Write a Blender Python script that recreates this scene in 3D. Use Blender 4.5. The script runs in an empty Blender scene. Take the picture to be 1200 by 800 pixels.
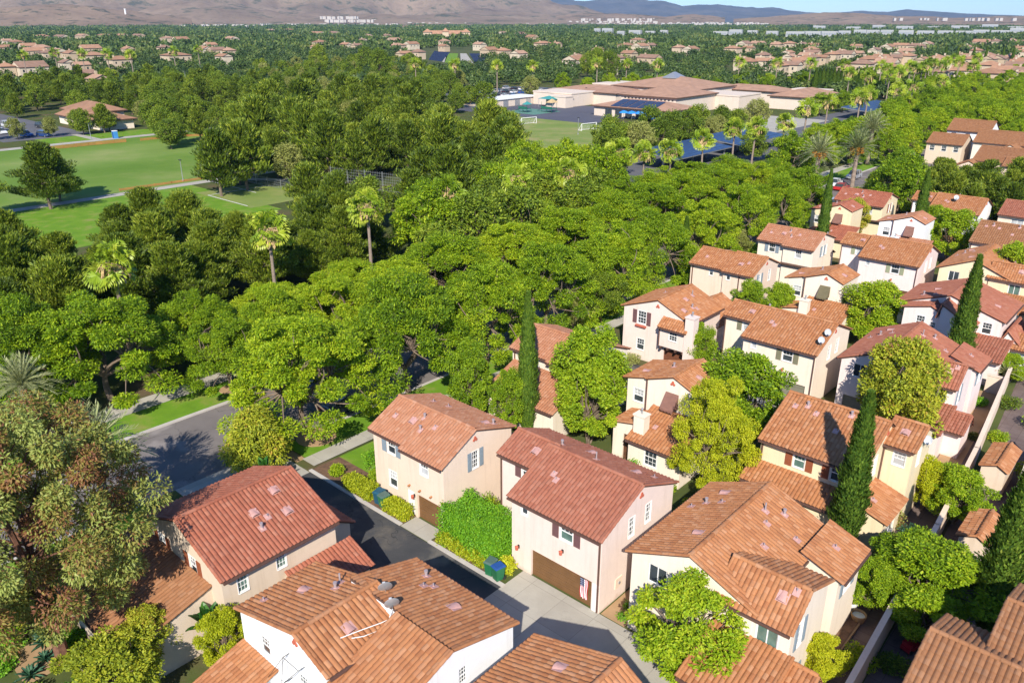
import bpy, math, random
import numpy as np
from mathutils import Vector, Matrix
R = math.radians
S = bpy.context.scene
COL = S.collection
rng = random.Random(11)
nr = np.random.default_rng(5)

# ---------------------------------------------------------------- camera
cd = bpy.data.cameras.new('camera'); cam = bpy.data.objects.new('camera', cd); COL.objects.link(cam)
cam.location = (0, 0, 33); cam.rotation_euler = (R(90 - 22.05), 0, 0)
cd.sensor_width = 36; cd.lens = 28.0; cd.clip_start = 0.5; cd.clip_end = 40000
S.camera = cam
# ---------------------------------------------------------------- sky, sun, exposure
SUN_EL, SUN_AZ = 36.3, 185.0           # shadows run straight away from the camera
wd = bpy.data.worlds.new('World'); S.world = wd; wd.use_nodes = True
wn = wd.node_tree.nodes; bg = wn['Background']
sky = wn.new('ShaderNodeTexSky'); sky.sky_type = 'NISHITA'; sky.sun_disc = False
sky.sun_elevation = R(SUN_EL); sky.sun_rotation = R(SUN_AZ)
sky.altitude = 100; sky.air_density = 1.0; sky.dust_density = 0.15; sky.ozone_density = 3.0
_mx = wn.new('ShaderNodeMix'); _mx.data_type = 'RGBA'; _mx.blend_type = 'MULTIPLY'; _mx.inputs[0].default_value = 1
_mx.inputs[7].default_value = (.50, .68, .95, 1)
wd.node_tree.links.new(sky.outputs[0], _mx.inputs[6]); wd.node_tree.links.new(_mx.outputs[2], bg.inputs[0]); bg.inputs[1].default_value = 0.13
sd = bpy.data.lights.new('sun', 'SUN'); sun = bpy.data.objects.new('sun', sd); COL.objects.link(sun)
sd.energy = 4.9; sd.angle = R(0.5); sd.color = (1.0, 0.94, 0.84)
_d = Vector((math.cos(R(85)) * math.cos(R(SUN_EL)), math.sin(R(85)) * math.cos(R(SUN_EL)), -math.sin(R(SUN_EL))))
sun.rotation_euler = _d.to_track_quat('-Z', 'Y').to_euler()
S.view_settings.view_transform = 'Standard'; S.view_settings.look = 'None'
S.view_settings.gamma = 1.0; S.view_settings.exposure = 0.6
HAZE = 3.8e-5
cy = S.cycles
cy.max_bounces = 5; cy.diffuse_bounces = 3; cy.glossy_bounces = 2; cy.transmission_bounces = 3
cy.transparent_max_bounces = 6; cy.volume_bounces = 0; cy.caustics_reflective = False; cy.caustics_refractive = False
cy.use_denoising = True

# ---------------------------------------------------------------- the street grid: u runs along the alleys, v along the main road
A0 = R(-42.0); CU, SU = math.cos(A0), math.sin(A0); OX, OY = 5.2, 38.1
def W(u, v, z=0.0): return Vector((OX + CU * u - SU * v, OY + SU * u + CU * v, z))

# ---------------------------------------------------------------- mesh builder
class MB:
    def __init__(s): s.v = []; s.nv = 0; s.f = []; s.ft = []
    def add(s, verts, faces, mat=0, uv=None, tint=None):
        verts = np.asarray(verts, dtype=np.float32).reshape(-1, 3)
        faces = np.asarray(faces, dtype=np.int32)
        s.v.append(verts)
        n = len(faces)
        s.f.append((faces + s.nv, np.full(n, mat, np.int32) if np.isscalar(mat) else mat,
                    None if uv is None else np.asarray(uv, np.float32).reshape(-1, 2),
                    None if tint is None else np.asarray(tint, np.float32)))
        s.nv += len(verts)
    def poly(s, pts, mat=0, uv=None): s.add(pts, [list(range(len(pts)))], mat, uv)
    def box(s, a, b, mat=0):
        (x0, y0, z0), (x1, y1, z1) = a, b
        v = [(x0,y0,z0),(x1,y0,z0),(x1,y1,z0),(x0,y1,z0),(x0,y0,z1),(x1,y0,z1),(x1,y1,z1),(x0,y1,z1)]
        s.add(v, [(0,3,2,1),(4,5,6,7),(0,1,5,4),(1,2,6,5),(2,3,7,6),(3,0,4,7)], mat)
    def obox(s, c, ex, ey, ez, mat=0):
        c, ex, ey, ez = map(np.array, (c, ex, ey, ez))
        v = [c - ex - ey - ez, c + ex - ey - ez, c + ex + ey - ez, c - ex + ey - ez, c - ex - ey + ez, c + ex - ey + ez, c + ex + ey + ez, c - ex + ey + ez]
        s.add(v, [(0,3,2,1),(4,5,6,7),(0,1,5,4),(1,2,6,5),(2,3,7,6),(3,0,4,7)], mat)
    def bar(s, p, q, w, h=None, mat=0):
        p, q = np.array(p, float), np.array(q, float); d = q - p; L = np.linalg.norm(d); d /= L
        r = np.cross(d, (0, 0, 1)); r = np.array((1., 0, 0)) if np.linalg.norm(r) < 1e-4 else r / np.linalg.norm(r)
        t = np.cross(r, d)
        s.obox((p + q) / 2, d * L / 2, r * w / 2, t * (h or w) / 2, mat)
    def tube(s, pts, rad, n=8, mat=0, caps=True, uvs=False):
        pts = [np.array(p, float) for p in pts]; k = len(pts)
        if np.isscalar(rad): rad = [rad] * k
        rings = []
        for i in range(k):
            d = pts[min(i + 1, k - 1)] - pts[max(i - 1, 0)]; d = d / (np.linalg.norm(d) + 1e-9)
            a = np.cross(d, (0.31, 0.95, 0.05)); 
            if np.linalg.norm(a) < 1e-3: a = np.cross(d, (1, 0, 0))
            a /= np.linalg.norm(a); b = np.cross(d, a)
            th = np.arange(n) * 2 * math.pi / n
            rings.append(pts[i] + rad[i] * (np.cos(th)[:, None] * a + np.sin(th)[:, None] * b))
        f = []
        for i in range(k - 1):
            for j in range(n): f.append((i*n+j, i*n+(j+1) % n, (i+1)*n+(j+1) % n, (i+1)*n+j))
        base = s.nv
        s.add(np.concatenate(rings), f, mat)
        if caps:
            s.add(rings[0][::-1], [list(range(n))], mat); s.add(rings[-1], [list(range(n))], mat)
    def lathe(s, prof, c=(0, 0, 0), n=16, mat=0):
        th = np.arange(n) * 2 * math.pi / n; k = len(prof)
        v = np.concatenate([np.stack([c[0] + r * np.cos(th), c[1] + r * np.sin(th), np.full(n, c[2] + z)], 1) for r, z in prof])
        f = [(i*n+j, i*n+(j+1) % n, (i+1)*n+(j+1) % n, (i+1)*n+j) for i in range(k - 1) for j in range(n)]
        s.add(v, f, mat)
    def build(s, name, mats, parent=None, smooth=False, link=True, mesh_only=False):
        me = bpy.data.meshes.new(name)
        if s.v:
            V = np.concatenate(s.v); me.vertices.add(len(V)); me.vertices.foreach_set('co', V.ravel())
            li = np.concatenate([f.ravel() for f, m, u, t in s.f])
            cnt = np.concatenate([np.full(len(f), f.shape[1], np.int32) for f, m, u, t in s.f])
            mi = np.concatenate([m for f, m, u, t in s.f])
            me.loops.add(len(li)); me.loops.foreach_set('vertex_index', li)
            st = np.concatenate([[0], np.cumsum(cnt)[:-1]]).astype(np.int32)
            me.polygons.add(len(cnt)); me.polygons.foreach_set('loop_start', st); me.polygons.foreach_set('loop_total', cnt)
            me.polygons.foreach_set('material_index', mi)
            me.polygons.foreach_set('use_smooth', np.full(len(cnt), bool(smooth)))
            if any(u is not None for f, m, u, t in s.f):
                ul = me.uv_layers.new(name='UVMap')
                U = np.concatenate([u if u is not None else np.zeros((f.size, 2), np.float32) for f, m, u, t in s.f])
                ul.data.foreach_set('uv', U.ravel())
            if any(t is not None for f, m, u, t in s.f):
                at = me.attributes.new('tint', 'FLOAT', 'FACE')
                T = np.concatenate([t if t is not None else np.full(len(f), .5, np.float32) for f, m, u, t in s.f])
                at.data.foreach_set('value', T)
            me.update(calc_edges=True)
        for m in (mats if isinstance(mats, (list, tuple)) else [mats]): me.materials.append(m)
        if mesh_only: return me
        o = bpy.data.objects.new(name, me)
        COL.objects.link(o)
        if parent: o.parent = parent
        return o

def tag(o, label=None, cat=None, group=None, kind=None):
    if label: o['label'] = label
    if cat: o['category'] = cat
    if group: o['group'] = group
    if kind: o['kind'] = kind
    return o
def empty(name, loc, rz=0.0, label=None, cat=None, group=None):
    o = bpy.data.objects.new(name, None); COL.objects.link(o); o.empty_display_size = .3
    o.location = loc; o.rotation_euler = (0, 0, rz)
    return tag(o, label, cat, group)
def mobj(name, me, parent=None, loc=None, rz=None, sc=None):
    o = bpy.data.objects.new(name, me); COL.objects.link(o)
    if parent: o.parent = parent
    if loc is not None: o.location = loc
    if rz is not None: o.rotation_euler = (0, 0, rz)
    if sc is not None: o.scale = sc if hasattr(sc, '__len__') else (sc, sc, sc)
    return o

# ---------------------------------------------------------------- materials
def newmat(name):
    m = bpy.data.materials.new(name); m.use_nodes = True
    nt = m.node_tree; b = nt.nodes['Principled BSDF']; return m, nt, b
def N(nt, t, **kw):
    n = nt.nodes.new(t)
    for k, v in kw.items(): setattr(n, k, v)
    return n
def ramp(nt, stops, fac, interp='LINEAR'):
    r = N(nt, 'ShaderNodeValToRGB'); r.color_ramp.interpolation = interp
    e = r.color_ramp.elements
    while len(e) < len(stops): e.new(0.5)
    for x, (p, c) in zip(e, stops): x.position = p; x.color = (*c, 1)
    nt.links.new(fac, r.inputs[0]); return r.outputs[0]
def mixc(nt, fac, a, b, mode='MIX'):
    m = N(nt, 'ShaderNodeMix', data_type='RGBA', blend_type=mode)
    for i, x in ((0, fac), (6, a), (7, b)):
        if hasattr(x, 'is_linked'): nt.links.new(x, m.inputs[i])
        else: m.inputs[i].default_value = (*x, 1) if i else x
    return m.outputs[2]
def noise(nt, scale, detail=3, rough=.55, coord=None, w=None):
    n = N(nt, 'ShaderNodeTexNoise'); n.inputs['Scale'].default_value = scale; n.inputs['Detail'].default_value = detail
    n.inputs['Roughness'].default_value = rough
    if coord is None: coord = N(nt, 'ShaderNodeTexCoord').outputs['Object']
    nt.links.new(coord, n.inputs['Vector']); return n.outputs['Fac']
def objco(nt): return N(nt, 'ShaderNodeTexCoord').outputs['Object']
def geopos(nt): return N(nt, 'ShaderNodeNewGeometry').outputs['Position']
def bump(nt, b, h, strength, dist):
    n = N(nt, 'ShaderNodeBump'); n.inputs['Strength'].default_value = strength; n.inputs['Distance'].default_value = dist
    nt.links.new(h, n.inputs['Height']); nt.links.new(n.outputs[0], b.inputs['Normal'])
def plain(name, col, rough=.6, var=.12, scale=3.0, metal=0.0, bmp=0.0, spec=.35):
    m, nt, b = newmat(name); b.inputs['Roughness'].default_value = rough; b.inputs['Metallic'].default_value = metal
    b.inputs['Specular IOR Level'].default_value = spec
    f = noise(nt, scale, 4)
    lo = tuple(c * (1 - var) for c in col); hi = tuple(min(1, c * (1 + var)) for c in col)
    nt.links.new(ramp(nt, [(.3, lo), (.7, hi)], f), b.inputs['Base Color'])
    if bmp: bump(nt, b, noise(nt, scale * 12, 2), .4, bmp)
    return m
def stucco(name, col):
    m, nt, b = newmat(name); b.inputs['Roughness'].default_value = .92; b.inputs['Specular IOR Level'].default_value = .15
    g = geopos(nt)
    f = noise(nt, .55, 5, .65, g); f2 = noise(nt, 3.5, 4, .6, g)
    c = ramp(nt, [(.25, tuple(x * .9 for x in col)), (.75, tuple(min(1, x * 1.05) for x in col))], f)
    c = mixc(nt, .5, c, ramp(nt, [(.3, tuple(x * .92 for x in col)), (.7, col)], f2))
    # rain streaks running down the plaster
    mp = N(nt, 'ShaderNodeMapping'); mp.inputs['Scale'].default_value = (2.2, 2.2, .16); nt.links.new(g, mp.inputs[0])
    st = noise(nt, 1.0, 4, .7, mp.outputs[0])
    c = mixc(nt, ramp(nt, [(.52, (0, 0, 0)), (.76, (.6, .6, .6))], st), c, tuple(x * y for x, y in zip(col, (.78, .74, .70))))
    # splash dirt along the foot of the wall
    sx = N(nt, 'ShaderNodeSeparateXYZ'); nt.links.new(g, sx.inputs[0])
    md = N(nt, 'ShaderNodeMath', operation='MULTIPLY_ADD'); nt.links.new(noise(nt, 1.6, 4, .7, g), md.inputs[0]); md.inputs[1].default_value = 1.3; md.inputs[2].default_value = -.35
    lt = N(nt, 'ShaderNodeMath', operation='SUBTRACT'); nt.links.new(md.outputs[0], lt.inputs[0]); nt.links.new(sx.outputs[2], lt.inputs[1])
    c = mixc(nt, ramp(nt, [(.0, (0, 0, 0)), (.35, (.5, .5, .5))], lt.outputs[0]), c, tuple(x * y for x, y in zip(col, (.66, .60, .54))))
    nt.links.new(c, b.inputs['Base Color'])
    bump(nt, b, noise(nt, 22, 3, .6, g), .25, .012)
    return m
def tilemat(name, cols, dirt=(.12, .07, .045), dirt_amt=.35):
    m, nt, b = newmat(name); b.inputs['Roughness'].default_value = .8; b.inputs['Specular IOR Level'].default_value = .25
    uv = N(nt, 'ShaderNodeUVMap'); uv.uv_map = 'UVMap'
    fl = N(nt, 'ShaderNodeVectorMath', operation='FLOOR'); nt.links.new(uv.outputs[0], fl.inputs[0])
    wn_ = N(nt, 'ShaderNodeTexWhiteNoise', noise_dimensions='3D')
    ad = N(nt, 'ShaderNodeVectorMath', operation='ADD'); ad.inputs[1].default_value = (rng.random() * 50, rng.random() * 50, 3.3)
    nt.links.new(fl.outputs[0], ad.inputs[0]); nt.links.new(ad.outputs[0], wn_.inputs['Vector'])
    k = len(cols)
    c = ramp(nt, [((i + .5) / k, x) for i, x in enumerate(cols)], wn_.outputs['Value'])
    g = geopos(nt)
    big = noise(nt, .5, 4, .6, g)
    c = mixc(nt, ramp(nt, [(.35, (0, 0, 0)), (.75, (1, 1, 1))], big), c, mixc(nt, .35, c, cols[0]))
    d = noise(nt, 2.2, 5, .7, g)
    c = mixc(nt, ramp(nt, [(.5, (0, 0, 0)), (.8, (dirt_amt,) * 3)], d), c, dirt)
    mu = N(nt, 'ShaderNodeMapping'); mu.inputs['Scale'].default_value = (.35, .05, 1); nt.links.new(uv.outputs[0], mu.inputs[0])
    sk = noise(nt, 1.0, 5, .7, mu.outputs[0])
    c = mixc(nt, ramp(nt, [(.52, (0, 0, 0)), (.74, (.45, .45, .45))], sk), c, tuple(x * .5 for x in cols[0]))
    li = noise(nt, 6.0, 3, .6, g)
    c = mixc(nt, ramp(nt, [(.66, (0, 0, 0)), (.74, (.35, .35, .35))], li), c, (.36, .30, .22))
    nt.links.new(c, b.inputs['Base Color'])
    bump(nt, b, noise(nt, 30, 2, .6, g), .3, .01)
    return m
def leafmat(name, stops, trans=.38, rough=.55):
    m, nt, b = newmat(name)
    at = N(nt, 'ShaderNodeAttribute', attribute_name='tint')
    oi = N(nt, 'ShaderNodeObjectInfo')
    ma = N(nt, 'ShaderNodeMath', operation='MULTIPLY_ADD'); nt.links.new(oi.outputs['Random'], ma.inputs[0]); ma.inputs[1].default_value = .36
    nt.links.new(at.outputs['Fac'], ma.inputs[2])
    sb = N(nt, 'ShaderNodeMath', operation='SUBTRACT'); nt.links.new(ma.outputs[0], sb.inputs[0]); sb.inputs[1].default_value = .18
    c = ramp(nt, stops, sb.outputs[0])
    nt.links.new(c, b.inputs['Base Color']); b.inputs['Roughness'].default_value = rough; b.inputs['Specular IOR Level'].default_value = .3
    tr = N(nt, 'ShaderNodeBsdfTranslucent'); nt.links.new(mixc(nt, .5, c, (1, 1, .2), 'MULTIPLY'), tr.inputs[0])
    mx = N(nt, 'ShaderNodeMixShader'); mx.inputs[0].default_value = trans
    nt.links.new(b.outputs[0], mx.inputs[1]); nt.links.new(tr.outputs[0], mx.inputs[2])
    nt.links.new(mx.outputs[0], nt.nodes['Material Output'].inputs['Surface'])
    return m
def glassmat(name, col, rough=.06):
    m, nt, b = newmat(name); b.inputs['Roughness'].default_value = rough
    c = ramp(nt, [(.3, tuple(x * .7 for x in col)), (.7, tuple(x * 1.25 for x in col))], noise(nt, 1.1, 2, .5, geopos(nt)))
    nt.links.new(c, b.inputs['Base Color']); b.inputs['Specular IOR Level'].default_value = .7
    return m
M = {}
M['pinkstucco'] = stucco('pink stucco', (0.76, 0.62, 0.54))
M['peachstucco'] = stucco('peach stucco', (0.76, 0.6, 0.47))
M['creamstucco'] = stucco('cream stucco', (0.8, 0.69, 0.56))
M['yellowstucco'] = stucco('yellow stucco', (0.78, 0.64, 0.42))
M['whitestucco'] = stucco('white stucco', (0.82, 0.81, 0.8))
M['roseststucco'] = stucco('rose stucco', (0.78, 0.65, 0.6))
M['tanstucco'] = stucco('tan stucco', (0.66, 0.53, 0.4))
M['orangetile'] = tilemat('orange clay tile', [(.365, .150, .062), (.42, .182, .076), (.385, .165, .068), (.45, .225, .115), (.33, .13, .053)])
M['redtile'] = tilemat('red clay tile', [(.32, .105, .060), (.36, .122, .070), (.34, .113, .064), (.39, .16, .10), (.295, .094, .054)])
M['browntile'] = tilemat('brown clay tile', [(.285, .128, .058), (.33, .155, .07), (.27, .12, .053), (.345, .175, .09), (.30, .137, .063)], dirt_amt=.5)
M['maroontile'] = tilemat('maroon clay tile', [(.31, .112, .066), (.345, .128, .076), (.325, .12, .07), (.37, .155, .098), (.29, .10, .059)])
M['palered'] = tilemat('pale clay tile', [(.39, .172, .092), (.425, .195, .106), (.375, .162, .085), (.45, .235, .145), (.36, .148, .076)])
M['fascia'] = plain('dark fascia', (.10, .055, .04), .6)
M['gutter'] = plain('brown gutter', (.12, .065, .05), .45)
M['pinkvent'] = plain('painted vent metal', (.50, .28, .24), .6)
M['pipe'] = plain('grey vent pipe', (.33, .27, .27), .5)
M['white'] = plain('white trim', (.78, .77, .74), .5, .04)
M['glass'] = glassmat('dark window glass', (.045, .055, .06))
M['blind'] = glassmat('window with pale blind', (.45, .46, .46), .25)
M['greenglass'] = glassmat('greenish window glass', (.10, .17, .14), .12)
M['shutgrey'] = plain('grey shutter paint', (.22, .27, .31), .6, .06)
M['shutplum'] = plain('plum shutter paint', (.15, .075, .075), .6, .06)
M['shutolive'] = plain('olive shutter paint', (.20, .19, .12), .6, .06)
M['shutred'] = plain('rust shutter paint', (.26, .08, .035), .6, .06)
M['shutsage'] = plain('sage shutter paint', (.30, .32, .20), .6, .06)
M['gdbrown'] = plain('brown garage door', (.165, .085, .035), .55, .1, 2)
M['gddark'] = plain('red brown garage door', (.16, .06, .03), .55, .1, 2)
M['gdgrey'] = plain('grey green garage door', (.20, .19, .14), .55, .1, 2)
M['wood'] = plain('dark door wood', (.11, .05, .025), .5, .3, 6)
M['iron'] = plain('black iron', (.03, .03, .03), .5)
M['terracotta'] = plain('red terracotta ornament', (.48, .12, .07), .7)
M['steel'] = plain('galvanised steel', (.45, .46, .47), .35, .1, 3, .6)
M['concrete'] = plain('concrete', (.46, .44, .39), .9, .14, .8, 0, .01)
M['dishgrey'] = plain('dish grey', (.42, .44, .46), .5)
M['soil'] = plain('mulch soil', (.15, .085, .05), .95, .35, 2.5, 0, .04)
M['bark'] = plain('grey brown bark', (.17, .125, .09), .9, .3, 5, 0, .03)
M['redbark'] = plain('red brown bark', (.16, .075, .045), .9, .35, 4, 0, .04)
M['palmbark'] = plain('palm bark', (.26, .20, .155), .9, .25, 6, 0, .03)
# ---------------------------------------------------------------- clay tile roofs
def tile_plane(mb, A, B, up, L, pitch=.265, course=.37, fine=True, slab=True, mat=0, smat=1):
    A, B, up = (np.array(x, float) for x in (A, B, up)); up /= np.linalg.norm(up)
    ac = B - A; Wd = np.linalg.norm(ac); ac /= Wd; n = np.cross(ac, up); n /= np.linalg.norm(n)
    flip = n[2] < 0
    if flip: n = -n
    wind = (lambda f: f[:, ::-1]) if flip else (lambda f: f)
    nc = max(1, round(Wd / pitch)); nk = max(1, round(L / course)); pw = Wd / nc; cl = L / nk
    prof = [(0, 0), (.13, .031), (.36, .063), (.64, .063), (.87, .031)] if fine else [(0, 0), (.25, .058), (.75, .058)]
    ts = np.array([i + t for i in range(nc) for t, h in prof] + [nc]); hs = np.array([h for i in range(nc) for t, h in prof] + [0.0])
    k = len(ts); jit = nr.normal(0, .005, (nk, nc + 1))
    V = []; 
    for j in range(nk):
        for e, lift in ((0, .040), (1, .006)):
            s_ = (j + e) * cl - (0.03 if e == 0 else 0)
            jj = jit[j][np.minimum(ts.astype(int), nc)]
            V.append(A + ac * (ts * pw)[:, None] + up * s_ + n * (hs + lift + jj)[:, None])
    V = np.concatenate(V); i = np.arange(k - 1)
    F = []; UV = []
    ci = ts[:-1].astype(int) + .5
    for j in range(nk):
        a = 2 * j * k; b = a + k
        F.append(wind(np.stack([a + i, a + i + 1, b + i + 1, b + i], 1)))
        UV.append(np.repeat(np.stack([ci, np.full(k - 1, j + .5)], 1), 4, 0))
        if j:
            b0 = (2 * j - 1) * k
            F.append(wind(np.stack([b0 + i, b0 + i + 1, a + i + 1, a + i], 1)))
            UV.append(np.repeat(np.stack([ci, np.full(k - 1, j + .5)], 1), 4, 0))
    mb.add(V, np.concatenate(F), mat, np.concatenate(UV))
    if slab:
        c = A + ac * Wd / 2 + up * L / 2 - n * .055
        mb.obox(c, ac * Wd / 2, up * (L / 2 - .01), n * .055, smat)
def tile_ridge(mb, P, Q, r=.13, mat=0, seg=.42, drop=.03):
    P, Q = np.array(P, float), np.array(Q, float); d = Q - P; L = np.linalg.norm(d); d /= L
    k = max(1, round(L / seg)); s = np.cross(d, (0, 0, 1)); s /= np.linalg.norm(s); t = np.cross(s, d)
    th = np.linspace(0, math.pi, 7)
    for i in range(k):
        a = P + d * (L * i / k - .03); b = P + d * (L * (i + 1) / k)
        ra, rb = r * 1.12, r * .92
        va = a + np.cos(th)[:, None] * s * ra + np.sin(th)[:, None] * t * ra - t * drop
        vb = b + np.cos(th)[:, None] * s * rb + np.sin(th)[:, None] * t * rb - t * drop
        f = [(j, j + 1, 8 + j, 7 + j) for j in range(6)]
        u = nr.random() * 900 // 1 + .5
        mb.add(np.concatenate([va, vb]), f, mat, np.tile([[u, i + .5]], (24, 1)))
        mb.add(va, [list(range(7))], mat, np.tile([[u, i + .5]], (7, 1)))

class House:
    def __init__(s, name, label, group, u, v, wall, roof, cat='house', fine=True, gut=True):
        s.u, s.v = u, v; s.fine = fine; s.gut = gut
        s.root = empty(name, W(u, v), A0, label, cat, group)
        s.wall, s.roof = M[wall], M[roof]; s.w = MB(); s.planes = []; s.holes = {}
        s.blocks = []; s.gu = MB(); s.dn = []
    def P(s, u, v, z): return (u - s.u, v - s.v, z)
    # hole registry: ('f', v, u, z, w, h) etc
    def rect(s, side, c, a0, a1, z0, z1, depth=.12):
        """wall rectangle on plane; side f: v=c, along u; side r: u=c, along v; l, b the backs"""
        hs = [h for h in s.holes.get((side, round(c, 2)), []) if h[0] > a0 and h[0] < a1 and h[1] > z0 - .4 and h[1] < z1]
        def pt(a, z, d=0):
            if side == 'f': return s.P(a, c + d, z)
            if side == 'b': return s.P(a, c - d, z)
            if side == 'r': return s.P(c - d, a, z)
            return s.P(c + d, a, z)
        flip = side in ('b', 'l')
        def q(*p): s.w.poly(p[::-1] if flip else p)
        if flip: pass
        As = sorted({a0, a1, *[max(a0, h[0] - h[2] / 2) for h in hs], *[min(a1, h[0] + h[2] / 2) for h in hs]})
        Zs = sorted({z0, z1, *[max(z0, h[1] - h[3] / 2) for h in hs], *[min(z1, h[1] + h[3] / 2) for h in hs]})
        for i in range(len(As) - 1):
            for j in range(len(Zs) - 1):
                ca, cz = (As[i] + As[i + 1]) / 2, (Zs[j] + Zs[j + 1]) / 2
                if any(abs(ca - h[0]) < h[2] / 2 and abs(cz - h[1]) < h[3] / 2 for h in hs): continue
                q(pt(As[i], Zs[j]), pt(As[i + 1], Zs[j]), pt(As[i + 1], Zs[j + 1]), pt(As[i], Zs[j + 1]))
        for h in hs:
            l, r_, b_, t_ = h[0] - h[2] / 2, h[0] + h[2] / 2, max(z0, h[1] - h[3] / 2), h[1] + h[3] / 2
            D = h[4]
            q(pt(l, b_), pt(l, t_), pt(l, t_, D), pt(l, b_, D)); q(pt(r_, b_), pt(r_, b_, D), pt(r_, t_, D), pt(r_, t_))
            q(pt(l, t_), pt(r_, t_), pt(r_, t_, D), pt(l, t_, D)); q(pt(l, b_), pt(l, b_, D), pt(r_, b_, D), pt(r_, b_))
    def hole(s, side, c, a, z, w, h, depth=.12): s.holes.setdefault((side, round(c, 2)), []).append((a, z, w, h, depth))
    def block(s, u0, u1, v0, v1, p0, p1, axis, rp, zr, z0=-.15, oh=.32, rake=.10, roof=None, rt=True, gutf=True, gutb=False, caps=True, roofs='both', walls='frbl'):
        s.blocks.append(dict(locals()))
    def finish(s):
        for b in s.blocks: s._block(**{k: v for k, v in b.items() if k not in ('s',)})
        s.wo = s.w.build('wall', s.wall, s.root)
        if s.gu.nv: s.gu.build('gutter', M['gutter'], s.root)
        return s
    def _block(s, u0, u1, v0, v1, p0, p1, axis, rp, zr, z0, oh, rake, roof, rt, gutf, gutb, caps, roofs, walls):
        m = min(p0, p1)
        for sd, c, a0, a1 in (('f', v0, u0, u1), ('b', v1, u0, u1), ('r', u1, v0, v1), ('l', u0, v0, v1)):
            if sd not in walls: continue
            gab = (axis == 'u') == (sd in 'rl')
            top = m if gab else ((p0 if sd in 'fl' else p1))
            s.rect(sd, c, a0, a1, z0, top)
            if gab and rp is not None:
                pts = [(a0, m), (a1, m)] + ([(a1, p1)] if p1 > m + .001 else []) + [(rp, zr)] + ([(a0, p0)] if p0 > m + .001 else [])
                P = [s.P(a, c, z) if sd in 'fb' else s.P(c, a, z) for a, z in pts]
                s.w.poly(P if sd in 'fr' else P[::-1])
        if not rt: return
        mb = MB(); lift = .07
        lo, hi = (v0, v1) if axis == 'u' else (u0, u1)
        e0, e1 = (u0 - rake, u1 + rake) if axis == 'u' else (v0 - rake, v1 + rake)
        def pt(e, a, z): return s.P(e, a, z) if axis == 'u' else s.P(a, e, z)
        for side, edge, pz in ((0, lo, p0), (1, hi, p1)):
            run = abs(rp - edge)
            if run < .05 or (roofs == 'lo' and side) or (roofs == 'hi' and not side): continue
            sl = (zr - pz) / run; sgn = -1 if side == 0 else 1
            ea = edge + sgn * oh; ez = pz - sl * oh
            a, b, r0 = np.array(pt(e0, ea, ez + lift)), np.array(pt(e1, ea, ez + lift)), np.array(pt(e0, rp, zr + lift))
            L = np.linalg.norm(r0 - a); up = (r0 - a) / L
            tile_plane(mb, a, b, up, L, fine=s.fine)
            s.planes.append((axis, edge, pz, rp, zr, e0, e1, side))
            n = np.array((0, 0, .05))
            if caps:
                tile_ridge(mb, a + n, r0 + n, .10); tile_ridge(mb, b + n, np.array(pt(e1, rp, zr + lift)) + n, .10)
            if s.gut and ((side == 0 and gutf) or (side == 1 and gutb)):
                ga, gb_ = np.array(pt(e0 + .04, ea + sgn * .07, ez)), np.array(pt(e1 - .04, ea + sgn * .07, ez))
                gm = MB(); gm.bar(ga, gb_, .13, .13); gm.build('gutter', M['gutter'], s.root)
        if caps and roofs == 'both': tile_ridge(mb, np.array(pt(e0, rp, zr + lift + .09)), np.array(pt(e1, rp, zr + lift + .09)), .13)
        ro = mb.build('roof', [M[roof] if roof else s.roof, M['fascia']], s.root)
        s.roofs_ = getattr(s, 'roofs_', []); s.roofs_.append((ro, axis, lo, hi, p0, p1, rp, zr, e0, e1))
    def roofz(s, u, v):
        best = (-1, None, None)
        for ro, axis, lo, hi, p0, p1, rp, zr, e0, e1 in s.roofs_:
            a, e = (v, u) if axis == 'u' else (u, v)
            if not (e0 <= e <= e1 and lo - .3 <= a <= hi + .3): continue
            if a < rp: sl = (zr - p0) / max(.05, rp - lo); z = zr - (rp - a) * sl; g = np.array((0, -sl)) if axis == 'u' else np.array((-sl, 0)); g = -g
            else: sl = (zr - p1) / max(.05, hi - rp); z = zr - (a - rp) * sl; g = np.array((0, -sl)) if axis == 'u' else np.array((-sl, 0))
            if z > best[0]: best = (z, ro, g)
        return best
    def vent(s, u, v, kind='vent'):
        z, ro, g = s.roofz(u, v)
        if ro is None: return
        n = np.array((-g[0], -g[1], 1.0)); n /= np.linalg.norm(n)
        dn = np.array((-g[0], -g[1], 0.0)); dn /= np.linalg.norm(dn); dn3 = dn - n * dn.dot(n); dn3 /= np.linalg.norm(dn3)
        sd_ = np.cross(n, dn3); p = np.array(s.P(u, v, z + .10))
        mb = MB()
        if kind == 'vent':       # half-round eyebrow vent over a flashing sheet
            mb.obox(p + n * .05, sd_ * .30, dn3 * .30, n * .012, 0)
            th = np.linspace(0, math.pi, 9)
            f0 = p + n * .05 + dn3 * .26 + np.cos(th)[:, None] * sd_ * .26 + np.sin(th)[:, None] * n * .14
            bk = p + n * .07 - dn3 * .34 + np.cos(th)[:, None] * sd_ * .10
            mb.add(np.concatenate([f0, bk]), [(i, i + 1, 10 + i, 9 + i) for i in range(8)], 0)
            mb.add(f0 * .98 + (p + dn3 * .27) * .02, [list(range(9))], 1)
            o = mb.build('roof_vent', [M['pinkvent'], M['fascia']], ro)
        else:
            h = {'pipe': .26, 'tall': .6, 'flue': .36}[kind]; r_ = {'pipe': .04, 'tall': .05, 'flue': .075}[kind]
            mb.obox(p + n * .06, sd_ * .18, dn3 * .22, n * .015, 0)
            mb.tube([p, p + (0, 0, h)], r_, 10, 1)
            if kind == 'flue': mb.tube([p + (0, 0, h - .03), p + (0, 0, h + .07)], r_ * 1.4, 10, 1)
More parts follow.
